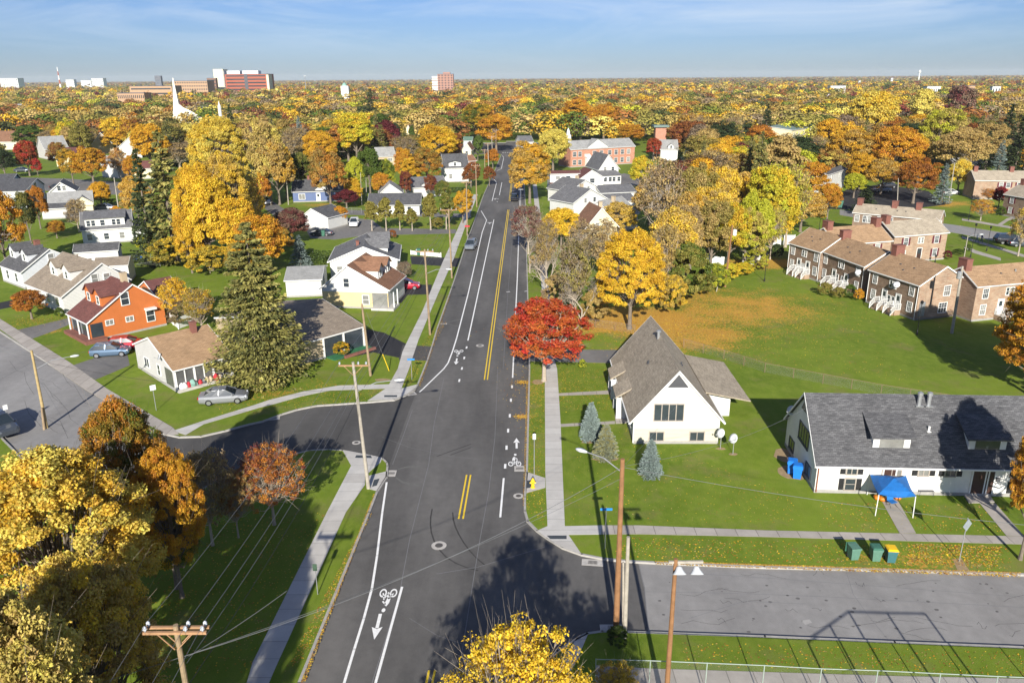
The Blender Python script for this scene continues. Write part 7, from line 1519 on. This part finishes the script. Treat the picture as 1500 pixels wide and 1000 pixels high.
# ---- two walkers on the park lane pavement
def person(px, py, label, shirt, legs, rz, swing):
    b = G(px, py); V_ = [(0,0,.95),(0,0,1.2),(0,0,1.42),(0,0,1.52),(0,.02,1.66),(.10,0,.9),(.11,swing*.18,.5),(.11,swing*.22-.05,.06),(.11,swing*.22+.12,.03),(-.10,0,.9),(-.11,-swing*.15,.5),(-.11,-swing*.28,.06),(-.11,-swing*.28+.15,.03),(.19,0,1.4),(.25,-swing*.1,1.14),(.24,swing*.08,.92),(.24,swing*.12,.82),(-.19,0,1.4),(-.25,swing*.1,1.14),(-.24,swing*.2,.92),(-.24,swing*.24,.82)]
    E2 = [(0,1),(1,2),(2,3),(3,4),(0,5),(5,6),(6,7),(7,8),(0,9),(9,10),(10,11),(11,12),(2,13),(13,14),(14,15),(15,16),(2,17),(17,18),(18,19),(19,20)]
    Rr = [.15,.15,.15,.06,.105,.1,.07,.05,.04,.1,.07,.05,.04,.065,.05,.04,.035,.065,.05,.04,.035]
    me = bpy.data.meshes.new('person'); me.from_pydata(V_, E2, []); o = bpy.data.objects.new('person', me); COL.objects.link(o); o.location = (b.x,b.y,0); o.rotation_euler = (0,0,rz); tag(o, label, 'person'); o.scale = (1.08,)*3
    sk = o.modifiers.new('skin','SKIN')
    for i, r_ in enumerate(Rr): me.skin_vertices[0].data[i].radius = (r_, r_)
    me.skin_vertices[0].data[0].use_root = True; o.modifiers.new('sub','SUBSURF').levels = 2; o.modifiers['sub'].render_levels = 2
    mt = bpy.data.materials.new('clothed_person'); mt.use_nodes = True; n = mt.node_tree.nodes; l = mt.node_tree.links; tc_ = n.new('ShaderNodeTexCoord'); s1 = n.new('ShaderNodeSeparateXYZ'); l.new(tc_.outputs['Object'], s1.inputs[0]); cr_ = n.new('ShaderNodeValToRGB'); cr_.color_ramp.interpolation = 'CONSTANT'; l_ = n.new('ShaderNodeMapRange'); l_.inputs['From Max'].default_value = 1.8; l.new(s1.outputs['Z'], l_.inputs['Value']); l.new(l_.outputs[0], cr_.inputs[0]); e = cr_.color_ramp.elements
    e[0].position = 0; e[0].color = (.03,.03,.03,1); e[1].position = .06; e[1].color = (*legs,1)
    for p_, c3 in ((.5,shirt),(.83,(.45,.28,.2)),(.93,(.05,.03,.02))): k = e.new(p_); k.color = (*c3,1)
    l.new(cr_.outputs[0], n['Principled BSDF'].inputs['Base Color']); me.materials.append(mt)
person(1430.5,355,'person in a white top walking on the pavement by the park lane',(.6,.6,.62),(.10,.12,.2),R(70),1); person(1437,355.5,'person in a dark blue jacket with arm out beside the white-topped walker',(.03,.06,.18),(.06,.07,.1),R(70),-1)
# ---- fallen leaves
g = np.random.default_rng(5); Q = []
def scatter(n, a, b_, c_3, d_, sz=.13, dens=1):
    u = g.uniform(0,1,(n,1)); v = g.uniform(0,1,(n,1))
    P4 = [np.array(G(*q))[:2] for q in (a,b_,c_3,d_)]; xy_ = (P4[0]*(1-u)+P4[1]*u)*(1-v)+(P4[3]*(1-u)+P4[2]*u)*v; Q.append((np.concatenate([xy_, np.full((n,1), .025)],1), sz))
def blob(n, px, py, rx, ry, sz=.13): c_3 = G(px,py); xy_ = g.normal(size=(n,2))*np.array([rx,ry])+np.array([c_3.x,c_3.y]); Q.append((np.concatenate([xy_, np.full((n,1),.03)],1), sz))
scatter(5200, (960,823.5),(1495,841),(1495,838),(960,821.5)); scatter(900, (960,826),(1495,845),(1495,841),(960,824))
scatter(1200, (900,786),(1480,800),(1480,834),(900,816), .12); scatter(900,(1330,795),(1470,800),(1460,830),(1330,825),.14); scatter(700,(850,600),(1150,720),(1180,765),(830,765),.1); scatter(500,(1200,735),(1480,740),(1480,780),(1200,775),.12)
scatter(800,(820,540),(900,540),(910,600),(822,600),.11); scatter(600,(1000,940),(1500,955),(1500,990),(1000,975),.1)
blob(3200, 930,476, 7,4, .16); blob(2600, 1075,455, 9,7,.16); blob(1500,1000,490,7,5,.15); blob(700, 48,470,2.2,1.6); blob(900,795,560,2.2,5,.12); blob(1200,1300,330,25,14,.2)
scatter(1500,(250,760),(480,750),(380,985),(150,985),.11); scatter(600,(520,790),(545,750),(450,960),(415,985),.1); scatter(500,(480,770),(505,752),(395,985),(370,985),.09); scatter(1200,(300,575),(560,560),(560,585),(330,610),.11)
scatter(900,(770,560),(798,560),(798,770),(772,745),.1); blob(260, 765,560,.4,.25,.16); blob(260,765.5,610,.4,.3,.16); scatter(900,(1000,430),(1160,430),(1350,560),(1050,530),.14); scatter(700,(640,470),(655,470),(600,570),(585,560),.12)
scatter(1500,(548,722),(551,724),(446,1000),(440,998),.09); scatter(900,(771,560),(774,560),(769,740),(766,740),.09); scatter(900,(612,566),(616,566),(660,432),(656,432),.1)
VV = np.concatenate([leaves(g, p, np.tile([0,0,3.],(len(p),1)), s_, flat=3., asp=.7) for p, s_ in Q]); nq = len(VV)
VV[...,2] = np.maximum(VV[...,2], .008); pal = np.array([C_['G'],C_['Y'],C_['O'],C_['A'],C_['T'],C_['R']]); TT = pal[g.integers(0,6,nq)]*g.uniform(.7,1.1,(nq,1))
HAZE = 5.2e-5
MF = forest_mat()
o = link('fallen_leaves', qmesh('fallen_leaves', VV, TT, MF), kind='stuff'); tag(o, 'fallen autumn leaves scattered on the lawns and along the kerbs', 'fallen leaves')
# ================= SKYLINE =================
def far(px, dist, z=0): # ground point at a given depth
    d = fwd*F+rgt*(px-750)+upv*(500-118); k = dist/d.y; return Vector((d.x*k, dist, z))
def top_z(px, py, dist): d = fwd*F+rgt*(px-750)+upv*(500-py); return CH+d.z*dist/d.y
M_FCREAM = mat('cream_cladding', (.62,.58,.42), .8, .2, var=.05); M_FWH = mat('white_cladding', (.66,.67,.66), .8, .2, var=.05); M_FRED = mat('red_panel', (.32,.09,.05), .7, .3, var=.1); M_FTAN = mat('tan_brick_far', (.40,.26,.16), .9, .2); M_FBR = mat('brown_brick_far', (.22,.13,.09), .9, .2)
M_FPINK = mat('pinkish_brick_far', (.34,.19,.145), .9, .2); M_FDK = mat('dark_slate_far', (.10,.11,.14), .8, .2)
def tower(name, label, x0, x1, yt, dist, wall, depth=None, floors=6, cols=8, band=False, wz=.45, roofm=M_FDK, parts=None, cat='building', glassm=M_GLASS):
    a, b_ = far(x0, dist), far(x1, dist); W_ = b_.x-a.x; h_ = top_z((x0+x1)/2, yt, dist); t = thing(name, label, cat, a); D_ = depth or W_*.6
    MB().box(0,W_,0,D_,0,h_).build('wall', wall, t); MB().box(-.3,W_+.3,-.3,D_+.3,h_,h_+.5).build('roof', roofm, t); fh = h_/floors
    for k in range(floors):
        z = fh*k+fh*.3
        if band: MB().box(W_*.03,W_*.97,-.12,0,z,z+fh*wz).build('window_band', glassm, t)
        else:
            m_ = MB()
            m_.box(W_*.02,W_*.98,-.1,0,z,z+fh*wz)
            for c in range(cols+1): x = W_*(c)/cols; m_.box(max(x-W_*.25/cols,0),min(x+W_*.25/cols,W_),-.14,-.1,z-.05,z+fh*wz+.05,1)
            m_.build('window_row', [glassm, wall], t)
    return t, W_, D_, h_
t, W_, D_, h_ = tower('hospital_building', 'large red and glass hospital block with a cream stair tower on the skyline', 330, 391, 109, 1500, M_FRED, floors=7, band=True, wz=.4)
MB().box(-18,-.5,-6,20,0,h_+9).build('stair_tower', M_FCREAM, t); MB().box(-8,0,-4,10,0,h_+6).build('glass_shaft', M_FWH, t); MB().box(W_,W_+4,-2,20,0,h_-1).build('end_wall', M_FCREAM, t); MB().box(W_*.05,W_*.36,2,20,h_+.6,h_+6).build('plant_room', M_FWH, t); MB().box(W_*.42,W_*.8,2,20,h_+.6,h_+6).build('plant_room', M_FWH, t); MB().box(W_*.46,W_*.54,-.5,0,0,h_).build('glass_strip', M_DGREY, t)
tower('brick_building', 'brown brick block left of the hospital tower', 303, 316, 115, 1450, M_FBR, floors=6, band=True, wz=.3)
tower('brick_building', 'long tan brick building right of the white spire on the skyline', 255, 303, 119, 1300, M_FTAN, floors=6, cols=14)
tower('brick_building', 'long low reddish brick building left of the white spire', 188, 250, 126.5, 1100, M_FTAN, floors=4, cols=18, band=True, wz=.3); tower('brick_building', 'low tan building in front of the long reddish one left of the spire', 168, 208, 137, 800, M_FTAN, floors=3, cols=14)
t, W_, D_, h_ = tower('apartment_tower', 'tall pinkish apartment tower left of the avenue on the skyline', 641, 664, 109, 1300, M_FPINK, floors=10, cols=5)
MB().box(-9,-.3,2,D_*.8,0,h_-3).build('balcony_wing', M_FWH, t); MB().box(W_*.35,W_*.8,3,12,h_+.6,h_+3).build('plant_room', M_FPINK, t)
for k in range(9): MB().box(-9.4,-.5,1.2,2,h_*(k+.35)/10,h_*(k+.6)/10).build('balcony', M_FBR, t)
tower('office_tower', 'small dark slate tower far off above the brick buildings', 227, 236, 111.5, 2600, M_FDK, floors=9, cols=5, glassm=M_GLASSL)
for x0, x1, yt, lb in ((0,26,115,'white clustered buildings at the far left of the skyline'),(96,108,117,'pale block left of the far white slab'),(118,133,118,'low pale far block near the far white slab'),(134,151,115,'far white apartment slab on the left skyline')): tower('far_building', lb, x0, x1, yt, 2800, M_FWH, floors=5, cols=8)
tower('far_building', 'long low white building on the far right skyline', 1218, 1240, 126, 1200, M_FWH, floors=2, cols=10); tower('far_building', 'long low pale building right of the broad yellow crown', 1360, 1380, 127, 1000, M_FWH, floors=2, cols=8); tower('far_building', 'long low pale building behind the dark crowned tree at right', 1404, 1430, 126, 1000, M_FTAN, floors=2, cols=10)
tower('far_building', 'white building with a green roof at right edge distance', 1456, 1468, 127, 1000, M_FWH, floors=2, cols=3); tower('far_building', 'small tall white block on the right skyline', 1258, 1261, 118.5, 1800, M_FWH, floors=3, cols=2); tower('far_building', 'little white block above the right canopy', 1305, 1308, 114.5, 2200, M_FWH, floors=3, cols=2)
# white church spire with a sweeping roof arm
a = far(254, 470); zt = top_z(253, 114.5, 470); t = thing('church_spire', 'slender white church spire with a sweeping roof arm', 'church', a); m_ = MB(); secs = []
for f, w_ in ((0,5.2),(.25,3.4),(.42,2.3),(.6,1.5),(.8,.75),(1,.06)): z = 6+(zt-6)*f; w_ *= 1.3; secs.append([(-w_*.5+f*-.4,-w_*.4,z),(w_*.55,-w_*.4,z),(w_*.55,w_*.4,z),(-w_*.5+f*-.4,w_*.4,z)])
m_.loft(secs); m_.build('spire', M_FWH if 0 else mat('white_cream_metal',(.74,.72,.58),.6,.3), t); m_ = MB(); pr = [(1.0,18.5,1.2),(3.5,16.2,1.0),(7,14.6,1.0),(11,12.2,1.1),(15,9.5,1.6)]; secs = []
for x, z, w_ in pr: secs.append([(x,-w_,z-1.1),(x,0,z+.7),(x,w_,z-1.1),(x,w_,z-2.9),(x,-w_,z-2.9)])
m_.loft(secs); m_.build('roof_arm', MATS['white_cream_metal'], t); MB().box(2,14,-.6,8,0,8.5).build('nave', M_FWH, t)
a = far(316.5, 430); t = thing('slim_spire', 'thin white pinnacle right of the church spire', 'spire', a); MB().lathe([(.9,0),(.8,top_z(316,155,430)),(.5,top_z(316,154,430)),(.05,top_z(316,148,430))], n=6).build('shaft', M_FWH, t)
a = far(87, 2400); zt = top_z(86, 98.5, 2400); t = thing('radio_mast', 'red and white chimney mast on the left skyline', 'mast', a)
for k in range(6): MB().lathe([(3-k*.35,zt*k/6),(2.65-k*.35,zt*(k+1)/6)], n=8).build('section', M_FRED if k % 2 == 0 else M_FWH, t)
a = far(1345.5, 3000); zt = top_z(1345, 102.5, 3000); t = thing('water_tower', 'tiny white water tower on the far right skyline', 'water tower', a); MB().lathe([(2.5,0),(2,zt-12)], n=8).build('stem', M_FWH, t); MB().lathe([(1.5,zt-12),(4,zt-9),(4,zt-5),(1,zt)], n=10).build('tank', M_FWH, t)
a = far(447, 1500); zt = top_z(447, 111, 1500); t = thing('antenna_mast', 'thin grey antenna mast right of the hospital', 'mast', a); MB().lathe([(.8,0),(.4,zt)], n=5).build('shaft', M_GALV, t); MB().box(-2,2,-.4,.4,zt-1,zt).build('antenna', M_GALV, t)
a = far(504, 1000); zt = top_z(505, 121, 1000); t = thing('domed_building', 'white building with a small green dome in the centre left canopy', 'building', a); MB().box(-4,5,-3,3,0,zt-4).build('wall', M_FWH, t); MB().lathe([(3,zt-4),(2.6,zt-2),(1,zt-.6),(.1,zt)], n=10).build('dome', mat('verdigris',(.2,.36,.3),.6,.3), t)
t = thing('brick_tower', 'square brick chimney tower with a green cap beside the brick hall', 'tower', G(965,232)); zt = 12.5; MB().box(-2.2,2.2,-2,2,0,zt).build('shaft', M_RBRICK, t); MB().box(-3.1,3.1,-2.9,2.9,zt,zt+.7).build('cap', shingle('copper_green_roof',(.14,.2,.18),(.2,.27,.24)), t)
# roads of woods beyond
A = [forest(1, 385, 900, 13.2, 630, .15, (15,24), (10,16.5))]
PALF += ['R','R','K','A','M','K','R','M','K','K','A']
A += [forest(2, 900, 2200, 19.5, 144, .24, (13,23), (9,19))]
PALF += ['R','K','M','K','R','R']*3+['M','K']*3
A += [forest(3, 2200, 10000, 72, 36, .3, (26,60), (9,21))]
o = link('woodland', qmesh('woodland', np.concatenate([a[0] for a in A]), np.concatenate([a[1] for a in A]), MF), kind='stuff'); tag(o, 'autumn woodland canopy stretching to the horizon', 'woodland')

# ================= HAZE =================
hz = MB().box(-11000,11000,-150,10100,-1.2,75); o = hz.build('haze', [bpy.data.materials.new('haze_air')], kind='stuff'); tag(o, 'thin autumn haze in the air over the whole town', 'haze')
mt = o.data.materials[0]; mt.use_nodes = True; n = mt.node_tree.nodes; n.remove(n['Principled BSDF']); v = n.new('ShaderNodeVolumePrincipled'); v.inputs['Color'].default_value = (.80,.85,.97,1); v.inputs['Density'].default_value = HAZE; v.inputs['Anisotropy'].default_value = .0
mt.node_tree.links.new(v.outputs[0], n['Material Output'].inputs['Volume'])
